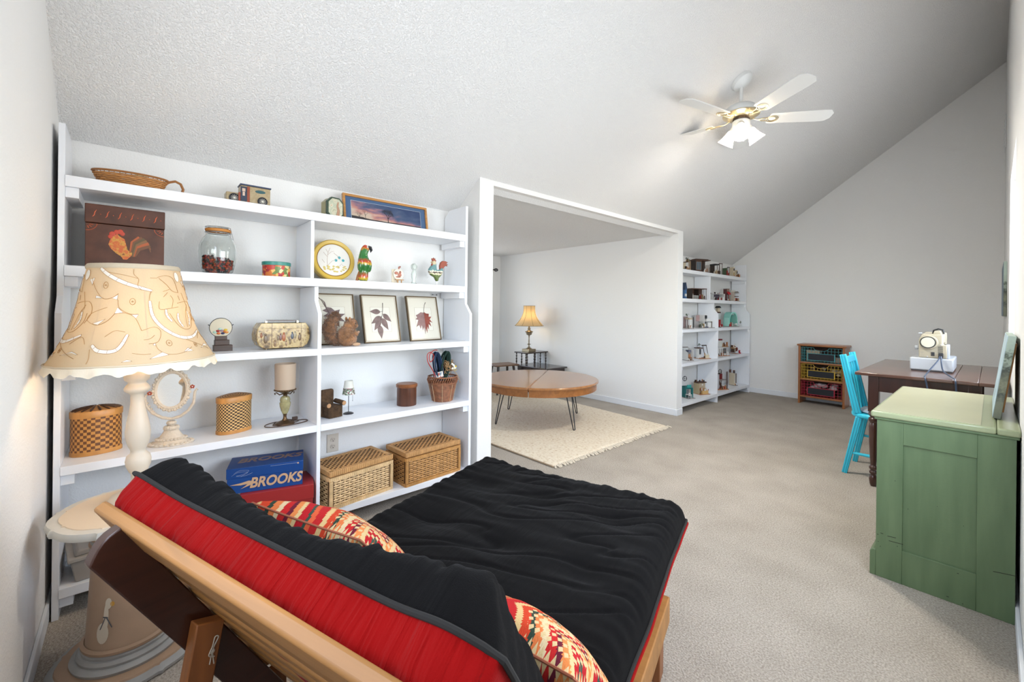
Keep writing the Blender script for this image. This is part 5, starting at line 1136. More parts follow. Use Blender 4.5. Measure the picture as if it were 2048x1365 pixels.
# resample by arc length
L = [0]
for i in range(1, len(ctr)): L.append(L[-1]+(ctr[i]-ctr[i-1]).length)
def cl(s):
    d = s*L[-1]
    for i in range(1, len(L)):
        if L[i] >= d-1e-9:
            f = (d-L[i-1])/max(1e-9, L[i]-L[i-1]); return ctr[i-1].lerp(ctr[i], f)
    return ctr[-1]
def frm(s):
    p = cl(s); a = cl(max(0, s-0.03)); b = cl(min(1, s+0.03)); d = (b-a).normalized(); return p, d, Vector((-d.y, d.x))
NU, NV = 200, 230; LT = L[-1]
frames = [frm(j/NV) for j in range(NV+1)]
def edge_rise(e, E): 
    e = max(0.0, min(1.0, e/E)); return math.sqrt(max(0, 1-(1-e)**2.4))
def width(s):
    k = min(1, max(0, (s-0.22)/0.18)); uc = -0.778*(1-k)+-0.750*k; hw = 0.503*(1-k)+0.488*k
    return uc, hw
def backlift(U, s): return Vector((-0.515, 0.857))*(0.032*math.exp(-((U+1.28)/0.13)**2)+0.020*math.exp(-((U+0.345)/0.07)**2)*math.exp(-(s*LT/0.2)**2))
def mattress_side(sign):
    def fn(u, v):
        j = int(round(v*NV)); p, d, n = frames[j]
        # denser rows of vertices near the borders
        s = v; uc, hw = width(s)
        x = (2*u-1); x = math.copysign(1-(1-abs(x))**1.35, x)
        eu = (1-abs(x))*hw; ev = min(s, 1-s)*LT
        cu = edge_rise(eu, 0.065-0.035*math.exp(-(s*LT/0.15)**2)); cv = edge_rise(ev, 0.030 if s < 0.5 else 0.060)
        U = uc+x*hw; fb = math.exp(-(s*LT/0.22)**2)
        thin = 1-fb*(0.42*math.exp(-((U+0.82)/0.26)**2)-0.10*math.exp(-((U+0.30)/0.12)**2)) if sign > 0 else 1-0.12*fb
        h = T_/2*cu*cv*thin
        p = p+backlift(U, s)
        if sign > 0: U -= 0.055*fb*cu*cv*math.exp(-((U+0.27)/0.13)**2)
        inset = 0.014*(1-min(1, min(eu, 9)/0.03))*0
        # corners pull in between the ears
        pull = 0.018*math.sin(PI*min(1, max(0, s)))*0
        D = s*LT
        # tufting dimples
        dim = 0
        for tu in (-0.30, 0.0, 0.30):
            for td in (0.20, 0.62, 0.98, 1.34):
                rr = ((U-uc-tu)/0.085)**2+((D-td)/0.060)**2
                if rr < 9: dim += math.exp(-rr)
        h -= 0.020*dim*cu*cv
        # gathers at right angles to the seam, long soft creases over the middle
        w1 = fbm(D*34, U*4.0, sign)*0.010*math.exp(-eu/0.07)+(fbm(U*26+D*9, D*4, 5+sign)+0.6*fbm(U*48-D*6, D*5, 8+sign))*0.013*math.exp(-ev/0.11)
        w2 = fbm(U*3.2+D*1.6, D*15-U*3, 11)*0.0060
        w3 = fbm(U*7, D*26, 31)*0.0030
        w4 = fbm(U*2.1, D*2.3, 3)*0.010
        wr = abs(fbm(U*2.4+3, D*9-U*4.5, 17)); w5 = -0.007*math.exp(-(wr/0.05)**2)
        h += (w2+w3+w4+w5)*min(1, cu*cv*1.2)+w1*min(1,(eu+0.01)/0.03)*min(1,(ev+0.01)/0.03)
        wav = 0.006*fbm(D*3.1, 7)*1.0
        q = p+n*(sign*h if sign > 0 else -h)
        if sign < 0: q = p-n*h
        return (U+(0.010*fbm(D*4, 1.3) if abs(x) > 0.6 else 0)*abs(x), q.x, q.y)
    return fn
def cloth(name, col, sheen, rough=0.95, pleat=0.5):
    m = bpy.data.materials.new(name); n, l, p = nodes(m)
    p.inputs['Base Color'].default_value = (*col,1); p.inputs['Roughness'].default_value = rough; p.inputs['Specular IOR Level'].default_value = 0.08
    p.inputs['Sheen Weight'].default_value = sheen; p.inputs['Sheen Roughness'].default_value = 0.5
    tc = n.new('ShaderNodeTexCoord')
    t1 = n.new('ShaderNodeTexNoise'); t1.inputs['Scale'].default_value = 500; l.new(tc.outputs['Object'], t1.inputs['Vector'])
    b = n.new('ShaderNodeBump'); b.inputs['Strength'].default_value = 0.35; b.inputs['Distance'].default_value = 0.002; l.new(t1.outputs[0], b.inputs['Height'])
    mpp = n.new('ShaderNodeMapping'); mpp.inputs['Scale'].default_value = (52, 5, 5); l.new(tc.outputs['Object'], mpp.inputs[0])
    t3 = n.new('ShaderNodeTexNoise'); t3.inputs['Scale'].default_value = 1.0; t3.inputs['Detail'].default_value = 2; t3.inputs['Distortion'].default_value = 0.6; l.new(mpp.outputs[0], t3.inputs['Vector'])
    b3 = n.new('ShaderNodeBump'); b3.inputs['Strength'].default_value = pleat; b3.inputs['Distance'].default_value = 0.010; l.new(t3.outputs[0], b3.inputs['Height']); l.new(b.outputs[0], b3.inputs['Normal']); l.new(b3.outputs[0], p.inputs['Normal'])
    t2 = n.new('ShaderNodeTexNoise'); t2.inputs['Scale'].default_value = 9; t2.inputs['Detail'].default_value = 5; l.new(tc.outputs['Object'], t2.inputs['Vector'])
    r = n.new('ShaderNodeValToRGB'); l.new(t2.outputs[0], r.inputs[0]); r.color_ramp.elements[0].color = (*[c*0.85 for c in col],1); r.color_ramp.elements[1].color = (*[c*1.2 for c in col],1); l.new(r.outputs[0], p.inputs['Base Color'])
    return m
Mblk = cloth('black_cotton', (0.0038,0.0036,0.0038), 0.02, pleat=0.35); Mrd = cloth('red_cotton', (0.25,0.003,0.003), 0.05, pleat=0.9)
def nonu(fn): return lambda i, j: fn(i, j)
MB().grid(mattress_side(1), NU, NV).build('black_cover', Mblk, mt, ang=180)
MB().grid(mattress_side(-1), NU, NV).build('red_cover', Mrd, mt, ang=180)
# flat black seam border round the edge
per = []
for j in range(NV+1): s = j/NV; uc, hw = width(s); p = frames[j][0]+backlift(uc-hw, s); per.append((uc-hw*1.0-0.004+0.010*-fbm(s*LT*4,1.3), p.x, p.y))
for i in range(1, 60): p = frames[NV][0]; uc, hw = width(1); per.append((uc-hw+2*hw*i/60, p.x+0.004, p.y))
for j in range(NV, -1, -1): s = j/NV; uc, hw = width(s); p = frames[j][0]; per.append((uc+hw+0.004+0.010*fbm(s*LT*4,1.3), p.x, p.y))
for i in range(59, 0, -1): uc, hw = width(0); uu = uc-hw+2*hw*i/60; p = frames[0][0]+backlift(uu, 0); d = frames[0][1]; per.append((uu, p.x-d.x*0.004, p.y-d.y*0.004))
# in reverse order the back end runs right to left
MB().tube([(x+0.004, y, z-0.011) for x, y, z in per if x > -0.30 and y > 0.9], 0.0042, 6).build('red_piping', Mrd, mt)
MB().tube(per, 0.0048, 8, closed=True).build('seam_welt', mat('welt_black',(0.010,0.009,0.008),0.9), mt)

# kilim pillows
def kilim():
    m = bpy.data.materials.new('kilim_weave'); n, l, p = nodes(m)
    tc = n.new('ShaderNodeTexCoord'); sp_ = n.new('ShaderNodeSeparateXYZ'); l.new(tc.outputs['UV'], sp_.inputs[0])
    def math_(op, a, b=None, c=None):
        q = n.new('ShaderNodeMath'); q.operation = op
        for i, v in enumerate((a, b, c)):
            if v is None: continue
            if isinstance(v, (int, float)): q.inputs[i].default_value = v
            else: l.new(v, q.inputs[i])
        return q.outputs[0]
    u, v = sp_.outputs[0], sp_.outputs[1]
    nz = n.new('ShaderNodeTexNoise'); nz.inputs['Scale'].default_value = 4; l.new(tc.outputs['UV'], nz.inputs['Vector'])
    tri = math_('PINGPONG', math_('MULTIPLY', v, 3.0), 0.5)                # zigzag across the stripes
    stp = math_('SNAP', tri, 0.045)
    c1 = math_('ADD', math_('MULTIPLY', u, 1.7), math_('MULTIPLY', stp, 0.42))
    c1 = math_('ADD', c1, math_('MULTIPLY', nz.outputs[0], 0.14))
    fr_ = math_('FRACT', c1)
    r = n.new('ShaderNodeValToRGB'); r.color_ramp.interpolation = 'CONSTANT'; e = r.color_ramp.elements
    st = [(0,(0.42,0.02,0.02)),(0.10,(0.58,0.40,0.18)),(0.17,(0.50,0.05,0.02)),(0.27,(0.03,0.05,0.035)),(0.33,(0.60,0.16,0.05)),(0.42,(0.60,0.47,0.28)),(0.50,(0.45,0.02,0.02)),(0.60,(0.12,0.015,0.03)),(0.66,(0.62,0.20,0.06)),(0.74,(0.58,0.42,0.20)),(0.80,(0.40,0.015,0.02)),(0.90,(0.04,0.07,0.05)),(0.94,(0.58,0.10,0.04))]
    while len(e) < len(st): e.new(0.5)
    for i, (po, co) in enumerate(st): e[i].position = po; e[i].color = (*co,1)
    l.new(fr_, r.inputs[0])
    # lattice of small diamonds in some bands
    d1 = math_('PINGPONG', math_('MULTIPLY', u, 26), 0.5); d2 = math_('PINGPONG', math_('MULTIPLY', v, 20), 0.5)
    dm = math_('LESS_THAN', math_('ADD', d1, d2), 0.42)
    bandm = math_('MULTIPLY', math_('GREATER_THAN', math_('FRACT', math_('MULTIPLY', c1, 0.5)), 0.62), dm)
    mx = n.new('ShaderNodeMix'); mx.data_type = 'RGBA'; l.new(bandm, mx.inputs[0]); l.new(r.outputs[0], mx.inputs[6]); mx.inputs[7].default_value = (0.56,0.42,0.22,1)
    l.new(mx.outputs[2], p.inputs['Base Color']); p.inputs['Roughness'].default_value = 0.95; p.inputs['Specular IOR Level'].default_value = 0.1
    w_ = n.new('ShaderNodeTexNoise'); w_.inputs['Scale'].default_value = 160; l.new(tc.outputs['UV'], w_.inputs['Vector'])
    b = n.new('ShaderNodeBump'); b.inputs['Strength'].default_value = 0.5; b.inputs['Distance'].default_value = 0.003; l.new(w_.outputs[0], b.inputs['Height']); l.new(b.outputs[0], p.inputs['Normal'])
    return m
MK = kilim()
def pillow(lab, c, rot, S_, thick, roll=0.0, flip=False):
    cx, cy, cz = c
    P = Matrix.Rotation(TH, 4, 'Z') @ Vector(c)
    t = thing('throw_pillow', lab, 'pillow', tuple(P), 0, 'kilim pillows leaning on the futon back')
    M4 = Matrix.Rotation(TH+roll, 4, 'Z') @ Matrix.Rotation(rot, 4, 'X')
    t.rotation_euler = M4.to_euler()
    for sg, nm in ((1, 'front_cover'), (-1, 'back_cover')):
        def fn(u, v, sg=sg):
            x, y = 2*u-1, 2*v-1
            ex, ey = 1-abs(x), 1-abs(y)
            h = thick/2*(max(0,1-x*x)**0.42)*(max(0,1-y*y)**0.42)
            pin = 1-0.07*(1-abs(y)**2)*abs(x)**3; pin2 = 1-0.07*(1-abs(x)**2)*abs(y)**3
            h += 0.004*fbm(x*3, y*3, sg*3)*min(1,(ex*ey)*8)
            return (x*S_/2*pin, sg*h*-1, y*S_/2*pin2)
        MB().grid(fn, 40, 40).build(nm, MK, t, ang=180)
    e = []
    for k in range(120):
        a = k/120*4; sd = int(a); f = (a-sd)*2-1
        x, y = [(f,-1),(1,f),(-f,1),(-1,-f)][sd]
        e.append((x*S_/2*(1-0.07*(1-abs(y)**2)), 0, y*S_/2*(1-0.07*(1-abs(x)**2))))
    MB().tube(e, 0.0028, 6, closed=True).build('corded_edge', mat('pillow_cord',(0.33,0.10,0.05),0.9), t)
    return t
pillow('red and cream kilim pillow behind the backrest nearest the rattan boxes', (-1.00, 0.800, 0.570), 0.75, 0.40, 0.16, 0.06)
pillow('striped kilim pillow at the right end of the futon back', (-0.430, 0.800, 0.515), 0.75, 0.36, 0.17, -0.10)
# ================================================================== RUG, COFFEE TABLE
def rugmat():
    m = bpy.data.materials.new('wool_rug'); n, l, p = nodes(m)
    tc = n.new('ShaderNodeTexCoord')
    t1 = n.new('ShaderNodeTexNoise'); t1.inputs['Scale'].default_value = 45; t1.inputs['Detail'].default_value = 6; l.new(tc.outputs['Object'], t1.inputs['Vector'])
    r = n.new('ShaderNodeValToRGB'); l.new(t1.outputs[0], r.inputs[0]); l.new(r.outputs[0], p.inputs['Base Color'])
    e = r.color_ramp.elements; e.new(0.5); e[0].position = 0.28; e[0].color = (0.50,0.38,0.24,1); e[1].position = 0.40; e[1].color = (0.72,0.62,0.48,1); e[2].position = 0.7; e[2].color = (0.80,0.73,0.60,1)
    b = n.new('ShaderNodeBump'); b.inputs['Strength'].default_value = 0.9; b.inputs['Distance'].default_value = 0.01; l.new(t1.outputs[0], b.inputs['Height']); l.new(b.outputs[0], p.inputs['Normal'])
    p.inputs['Roughness'].default_value = 1; p.inputs['Specular IOR Level'].default_value = 0.05
    return m
RC = [(-2.30, 2.51), (-2.32, 4.33), (-5.05, 4.55), (-5.0, 2.46)]
rug = thing('wool_rug', 'cream wool rug with knotted fringe under round coffee table', 'rug', (-3.6, 3.45, 0))
def rp(u, v):
    a = Vector(RC[0]).lerp(Vector(RC[1]), u); b = Vector(RC[3]).lerp(Vector(RC[2]), u); q = a.lerp(b, v)
    e = min(u, 1-u, v*1.6, (1-v)*1.6)
    return (q.x+3.6+0.008*fbm(u*30, 2)*(v < 0.01), q.y-3.45+0.007*fbm(v*40, 5)*(u < 0.01 or u > 0.99), 0.003+0.014*min(1, e/0.008)+0.003*fbm(q.x*18, q.y*18)*min(1, e/0.01))
MB().grid(rp, 90, 130).build('pile', rugmat(), rug, ang=180)
Mfg2 = mat('rug_fringe', (0.70,0.62,0.50), 0.95)
fr_ = []
kn = MB().ball((0.006,0,0.012),(0.010,0.008,0.008),7,5).tube([(0.012,0,0.012),(0.028,0.003,0.008),(0.045,0.001,0.005)], [0.005,0.007,0.003], 5).tube([(0.012,0.002,0.011),(0.030,-0.005,0.007),(0.042,-0.008,0.004)], [0.003,0.004,0.002], 4)
first = kn.build('fringe_tassel', Mfg2, rug)
NT = 86
for k in range(NT):
    o = first if k == 0 else first.copy()
    if k: C.objects.link(o)
    u = (k+0.5)/NT; q = Vector(RC[0]).lerp(Vector(RC[1]), u)
    o.parent = rug; o.location = (q.x+3.6, q.y-3.45, 0.0); o.rotation_euler = (0, 0, random.uniform(-0.5,0.5)); o.scale = (random.uniform(.7,1.15),1,1)
MB().tube([(RC[0][0]+3.6+(RC[3][0]-RC[0][0])*k/60, RC[0][1]-3.45+(RC[3][1]-RC[0][1])*k/60-0.004, 0.009) for k in range(61)], 0.006, 6).build('bound_edge', mat('rug_edge',(0.36,0.27,0.18),0.9), rug)

CT = (-3.40, 3.45); ZT = 0.48
t = thing('round_coffee_table', 'round split top oak coffee table on black hairpin legs', 'coffee table', (CT[0], CT[1], 0), math.atan2(1.035, -0.727))
Moak = wood('golden_oak', (0.40,0.17,0.055), 0.22, 0, 0.3, 0.5, coat=0.6); Moak2 = wood('golden_oak_apron', (0.34,0.13,0.035), 0.35, 0, 0.35, 0.6)
R = 0.66
for sg in (-1, 1):
    def half(r, z0, z1, gap):
        pts = []
        for k in range(37):
            a = PI*k/36; pts.append((r*math.cos(a), sg*(gap+(r-gap)*math.sin(a))))
        return pts
    pts = half(R, 0, 0, 0.0009); MB().prism(pts if sg > 0 else pts[::-1], ZT-0.026, ZT).build('tabletop_half', Moak, t, bevel=0.010, ang=50)
    q = MB(); r1, r0 = R-0.022, R-0.045
    vs = []; fs = []; N = 36
    for k in range(N+1):
        a = PI*k/N
        for r in (r0, r1):
            for z in (ZT-0.098, ZT-0.026): vs.append((r*math.cos(a), sg*max(0.006, r*math.sin(a)), z))
    for k in range(N):
        a, b = k*4, k*4+4
        fs += [(a,b,b+1,a+1),(a+2,a+3,b+3,b+2),(a,a+2,b+2,b),(a+1,b+1,b+3,a+3)]
    fs += [(0,1,3,2),(N*4,N*4+2,N*4+3,N*4+1)]
    q.add(vs, fs); q.build('apron', Moak2, t, bevel=0.002)
MB().bx(-0.55,0.55,-0.03,0.03,ZT-0.06,ZT-0.027).bx(-0.03,0.03,-0.5,0.5,ZT-0.06,ZT-0.027).build('underframe', Moak2, t)
rzt = t.rotation_euler[2]
for (x, y) in ((-3.53,2.93),(-3.96,3.49),(-2.84,3.40),(-3.29,3.98)):
    lx, ly = x-CT[0], y-CT[1]; c_, s_ = math.cos(-rzt), math.sin(-rzt); X, Y = lx*c_-ly*s_, lx*s_+ly*c_
    a = math.atan2(Y, X); r = math.hypot(X, Y); tx, ty = -math.sin(a), math.cos(a)
    q = MB(); ri = r-0.10; w_ = 0.045; zt_ = ZT-0.028
    P = [(ri*math.cos(a)+tx*w_, ri*math.sin(a)+ty*w_, zt_), (r*math.cos(a)+tx*0.012, r*math.sin(a)+ty*0.012, 0.026), (r*math.cos(a)+tx*0.006, r*math.sin(a)+ty*0.006, 0.020), (r*math.cos(a)-tx*0.006, r*math.sin(a)-ty*0.006, 0.020), (r*math.cos(a)-tx*0.012, r*math.sin(a)-ty*0.012, 0.026), (ri*math.cos(a)-tx*w_, ri*math.sin(a)-ty*w_, zt_)]
    q.tube(P, 0.0055, 8); q.box((ri*math.cos(a), ri*math.sin(a), zt_-0.0), (0.10,0.10,0.003)); q.build('hairpin_leg', M_black, t)

# step end table, lamp, stool, chair
Mdk = wood('black_walnut', (0.030,0.014,0.010), 0.25, 0, 0.4, 0.8, coat=0.5)
t = thing('step_end_table', 'dark two tier step end table with turned spindles in side room', 'side table', (-4.53, 4.63, 0))
MB().bx(-0.33,0.33,-0.23,0.23,0.385,0.407).build('lower_top', Mdk, t, bevel=0.008)
MB().bx(-0.35,-0.065,-0.23,0.23,0.585,0.605).build('upper_top', Mdk, t, bevel=0.008)
sp_ = [(0.001,0),(0.010,0),(0.010,0.015),(0.006,0.022),(0.013,0.045),(0.007,0.070),(0.014,0.090),(0.007,0.108),(0.013,0.135),(0.006,0.158),(0.011,0.168),(0.011,0.179),(0.001,0.179)]
for (x, y) in ((-0.325,-0.20),(-0.21,-0.20),(-0.09,-0.20),(-0.09,-0.05),(-0.09,0.08),(-0.09,0.20),(-0.325,0.20),(-0.325,0.0)): MB().lathe(sp_, 12, c=(x, y, 0.4065)).build('spindle', Mdk, t)
MB().bx(-0.30,0.30,-0.20,0.20,0.33,0.384).build('apron', Mdk, t)
for x in (-0.28,0.28):
    for y in (-0.18,0.18): MB().lathe([(0.001,0),(0.014,0),(0.018,0.06),(0.024,0.20),(0.018,0.28),(0.025,0.30),(0.025,0.34),(0.001,0.34)], 12, c=(x,y,0)).build('leg', Mdk, t)
t = thing('buffet_lamp', 'lit brass urn table lamp with bell shade on step end table', 'lamp', (-4.74, 4.58, 0.6055))
Mab = mat('antique_brass', (0.26,0.21,0.14), 0.35, 0.7)
MB().box((0,0,0.020),(0.15,0.15,0.040)).build('plinth', Mab, t, bevel=0.003)
MB().lathe([(0.001,0.04),(0.052,0.04),(0.040,0.050),(0.020,0.062),(0.010,0.085),(0.008,0.10),(0.034,0.112),(0.008,0.120),(0.010,0.16),(0.007,0.20),(0.010,0.235),(0.012,0.245),(0.040,0.258),(0.048,0.290),(0.064,0.300),(0.060,0.306),(0.030,0.318),(0.020,0.330),(0.022,0.355),(0.012,0.370),(0.008,0.39),(0.001,0.39)], 28).build('urn_stem', Mab, t)
MB().tube([(0,0,0.38),(0,0,0.50)], 0.006, 8).lathe([(0.001,0.47),(0.02,0.50),(0.028,0.54),(0.015,0.57),(0.001,0.575)], 14).build('bulb', mat('lit_bulb',(1,0.9,0.7),0.3), t)
SM = shade_mat('amber_silk', (0.70,0.58,0.38), (0.85,0.58,0.24), 0.5)
def bell(a, v): r = 0.215-0.125*v-0.045*math.sin(PI*v)+0.0; return Vector(((r+0.006*abs(math.cos(4*a))*(1-v))*math.cos(a), (r+0.006*abs(math.cos(4*a))*(1-v))*math.sin(a), 0.395+0.305*v))
shd = MB().grid(lambda u, v: bell(2*PI*u, v), 64, 16).build('shade', SM, t, ang=80)
q = MB()
for k in range(8): a = 2*PI*k/8+0.3; q.tube([tuple(bell(a, j/10)*1.004) for j in range(11)], 0.0022, 4)
q.tube([tuple(bell(2*PI*k/48,0)) for k in range(48)], 0.003, 5, closed=True); q.tube([tuple(bell(2*PI*k/48,1)) for k in range(48)], 0.003, 5, closed=True)
q.build('trim_ribs', mat('brown_trim',(0.25,0.16,0.08),0.7), shd)
point('side_lamp_light', (-4.74, 4.58, 1.145), SIDEP, (1.0, 0.70, 0.38), 0.03)

t = thing('small_stool', 'low dark wooden stool with a brown padded top left of step table', 'stool', (-4.815, 4.12, 0), -0.15)
MB().box((0,0,0.432),(0.30,0.40,0.022)).build('seat', wood('stool_brown',(0.17,0.09,0.05),0.4,1), t, bevel=0.010)
for sx in (-1,1):
    for sy in (-1,1): MB().tube([(sx*0.085,sy*0.13,0.422),(sx*0.135,sy*0.175,0.0)], [0.019,0.014], 10).build('leg', Mdk, t)
t = thing('low_wooden_chair', 'low brown wooden chair with cane back half hidden behind the white pillar', 'chair', (-5.02, 3.72, 0), 0.0)
Mch = wood('chair_brown', (0.20,0.085,0.030), 0.4, 2)
for y in (-0.17,0.13):
    MB().tube([(0.17,y,0.0),(0.17,y,0.30),(0.14,y,0.64)], [0.016,0.018,0.014], 8).build('back_post', Mch, t)
    MB().tube([(-0.17,y,0.0),(-0.17,y,0.29)], 0.015, 8).build('front_leg', Mch, t)
MB().box((0,-0.02,0.300),(0.38,0.36,0.022)).build('seat', Mch, t, bevel=0.005)
MB().box((0.145,-0.02,0.58),(0.014,0.29,0.06)).box((0.160,-0.02,0.40),(0.014,0.29,0.03)).build('back_rail', Mch, t)
MB().box((0.155,-0.02,0.48),(0.006,0.28,0.13)).build('cane_panel', checker_mat('cane',(0.30,0.16,0.06),(0.12,0.06,0.025),1,1), t)

# ================================================================== WIRE BASKET CABINET
cb = thing('basket_cabinet', 'orange pine cabinet with three wire drawers against the far wall', 'cabinet', (-1.53, 7.06, 0), 0)
Mp2 = wood('cabinet_pine', (0.36,0.13,0.040), 0.35, 2, 0.35, 0.7, coat=0.2); Mp3 = wood('cabinet_pine_top', (0.36,0.13,0.040), 0.35, 0, 0.35, 0.7, coat=0.2)
Wc, Dc, Hc = 0.52, 0.29, 0.815
MB().box((0,0.0,Hc-0.0125),(Wc+0.03,Dc+0.02,0.025)).build('top', Mp3, cb, bevel=0.006)
for sx in (-1,1): MB().box((sx*(Wc/2-0.0125),0,(Hc-0.025)/2),(0.025,Dc,Hc-0.025)).build('side_panel', Mp2, cb, bevel=0.003)
for z in (0.10, 0.335, 0.565): MB().box((0,0,z),(Wc-0.05,Dc-0.01,0.022)).build('shelf', Mp3, cb, bevel=0.002)
MB().box((0,Dc/2-0.006,0.445),(Wc-0.05,0.010,0.66)).build('back_panel', mat('cabinet_back',(0.05,0.022,0.012),0.7), cb)
for zz, col, nm, stuff in ((0.578, (0.05,0.28,0.30), 'teal', [((-0.11,0,0.085),(0.16,0.16,0.14),(0.45,0.38,0.27)),((0.16,0.02,0.04),(0.12,0.14,0.07),(0.35,0.28,0.22))]), (0.348, (0.62,0.40,0.04), 'yellow', None), (0.113, (0.45,0.02,0.05), 'crimson', None)):
    Mw = mat('wire_'+nm, col, 0.35)
    hh = 0.195; y0 = -Dc/2+0.012
    q = MB()
    n_ = 12
    for i in range(n_+1):
        x = -0.225+0.45*i/n_; q.tube([(x,y0,zz),(x,y0,zz+hh-(0.045*math.sqrt(max(0,1-(x/0.085)**2)) if abs(x) < 0.085 else 0))], 0.0022, 4)
    for j in range(6):
        z = zz+hh*j/5
        if j < 4: q.tube([(-0.225,y0,z),(0.225,y0,z)], 0.0022, 4)
        else:
            q.tube([(-0.225,y0,z),(-0.085 if j == 5 else -0.07,y0,z)], 0.0024, 4); q.tube([(0.225,y0,z),(0.085 if j == 5 else 0.07,y0,z)], 0.0024, 4)
    q.tube([(0.085*math.cos(a),y0,zz+hh-0.045*math.sin(a)) for a in [PI*k/12 for k in range(13)]], 0.0028, 5)
    bx_ = q.build('wire_drawer', Mw, cb)
    q = MB()
    for sx in (-1,1):
        for i in range(7): y = y0+0.24*i/6; q.tube([(sx*0.225,y,zz),(sx*0.225,y,zz+hh)], 0.002, 4)
        for j in range(6): q.tube([(sx*0.225,y0,zz+hh*j/5),(sx*0.225,y0+0.24,zz+hh*j/5)], 0.002, 4)
    for i in range(13): x = -0.225+0.45*i/12; q.tube([(x,y0,zz),(x,y0+0.24,zz)], 0.002, 4)
    q.build('side_mesh', Mw, bx_)['kind'] = 'stuff'
    q = MB(); pw, ph = 0.30, 0.085; zc0 = zz+0.070
    for a in ((-pw/2,pw/2,-0.006,0),(-pw/2,pw/2,ph-0.0,ph+0.006)): q.bx(a[0]-0.006,a[1]+0.006,y0-0.008,y0-0.002,zc0-ph/2+a[2],zc0-ph/2+a[3])
    for sx in (-1,1): q.bx(sx*pw/2-0.005,sx*pw/2+0.005,y0-0.008,y0-0.002,zc0-ph/2,zc0+ph/2)
    q.build('label_frame', Mw, bx_)
    MB().bx(-pw/2,pw/2,y0-0.006,y0-0.003,zc0-ph/2,zc0+ph/2).build('chalkboard_label', mat('chalkboard',(0.012,0.013,0.018),0.7), bx_)
for (lab, x, z, w_, d_, h_, col) in (('tan cardboard box inside the teal wire drawer', -0.105, 0.579, 0.15, 0.14, 0.155, (0.42,0.34,0.24)), ('flat brown box inside right side of teal wire drawer', 0.15, 0.579, 0.13, 0.16, 0.07, (0.28,0.21,0.16))):
    e = thing('cardboard_box', lab, 'box', (-1.53+x, 7.055, z+0.006), 0.0)
    MB().box((0,0,h_*0.45),(w_,d_,h_*0.9)).build('body', mat('cardboard_%.1f' % h_, col, 0.8), e); MB().box((0,0,h_*0.9),(w_*1.02,d_*1.02,h_*0.12)).build('lid', mat('cardboard_%.1f' % h_, col, 0.8), e)
e = thing('plastic_bags', 'bunched clear plastic bags stuffed in the crimson wire drawer', 'bags', (-1.53, 7.05, 0.119), 0)
q = MB()
for k in range(16):
    cx, cz = random.uniform(-0.19,0.19), random.uniform(0.03,0.15); r = random.uniform(0.025,0.05); s0 = len(q.v)
    q.ball((cx, random.uniform(-0.07,0.05), cz), (r, r*0.8, r*0.8), 10, 7)
    for i in range(s0, len(q.v)): x, y, z = q.v[i]; f = 1+0.35*fbm(x*60, y*60, z*60); q.v[i] = (cx+(x-cx)*f, y, max(0.002, cz+(z-cz)*f))
q.build('crumpled_film', mat('plastic_film',(0.62,0.50,0.52),0.15,trans=0.3), e, smooth=False)['kind'] = 'stuff'
e = thing('craft_supplies', 'mixed small tan and brown craft items in the yellow wire drawer', 'supplies', (-1.53, 7.05, 0.353), 0)
q = MB()
for k in range(26): q.mi = k % 3; q.ball((random.uniform(-0.2,0.2), random.uniform(-0.08,0.06), random.uniform(0.025,0.14)), (random.uniform(.015,.035), .02, random.uniform(.015,.03)), 7, 5)
q.build('loose_items', [mat('craft_tan',(0.40,0.30,0.16),0.8),mat('craft_brown',(0.13,0.08,0.04),0.8),mat('craft_pale',(0.55,0.5,0.42),0.8)], e)['kind'] = 'stuff'

# ================================================================== BLUE CHAIR
ch = thing('turquoise_chair', 'bright turquoise painted wooden spindle back chair at the sewing table', 'chair', (-0.56, 4.34, 0))
Mbl = mat('turquoise_paint', (0.03,0.55,0.74), 0.35, coat=0.2)
def loc(x, y, z): return (x+0.56, y-4.34, z)
def bar(p0, p1, w0, w1, d0, d1, nm, groove=True, m=Mbl):
    """board from p0 to p1; w along y, d across it"""
    a, b = Vector(loc(*p0)), Vector(loc(*p1)); d = (b-a).normalized(); yv = Vector((0,1,0)); n = d.cross(yv).normalized(); q = MB(); vs = []
    for p, w_, t_ in ((a,w0,d0),(b,w1,d1)):
        for sx, sy in ((-1,-1),(1,-1),(1,1),(-1,1)): vs.append(tuple(p+yv*(sx*w_/2)+n*(sy*t_/2)))
    q.add(vs, [(0,1,2,3),(7,6,5,4),(0,4,5,1),(1,5,6,2),(2,6,7,3),(3,7,4,0)])
    o = q.build(nm, m, ch, bevel=0.004)
    if groove:
        g = MB()
        for gx in (-0.20, 0.20):
            vs = []
            for p, w_, t_ in ((a,w0,d0),(b,w1,d1)):
                for k in (-1, 1):
                    vs.append(tuple(p-yv*(w_/2+0.0008)+n*(gx*t_+k*0.0016))); 
            g.add(vs, [(0,1,3,2)])
        g.build('groove', mat('turquoise_shadow',(0.02,0.24,0.36),0.5), o)
    return o
for y0_, y1_ in ((4.175,4.195),(4.50,4.485)):
    bar((-0.780,y0_,0.925), (-0.690,y1_,0.478), 0.024, 0.026, 0.042, 0.052, 'back_post')
bar((-0.772,4.34,0.905), (-0.762,4.34,0.855), 0.30, 0.30, 0.018, 0.018, 'crest_rail', False)
for k in range(4):
    y = 4.225+0.076*k; a = (-0.766,y,0.865); b = (-0.705,y,0.478)
    MB().tube([loc(*a),loc(-0.735,y,0.68),loc(*b)], [0.006,0.0095,0.007], 8).build('spindle', Mbl, ch)
q = MB(); pts = []
for k in range(40):
    a = 2*PI*k/40; c_, s_ = math.cos(a), math.sin(a); pts.append((0.02+0.205*math.copysign(abs(c_)**0.75, c_), 0.195*math.copysign(abs(s_)**0.75, s_)))
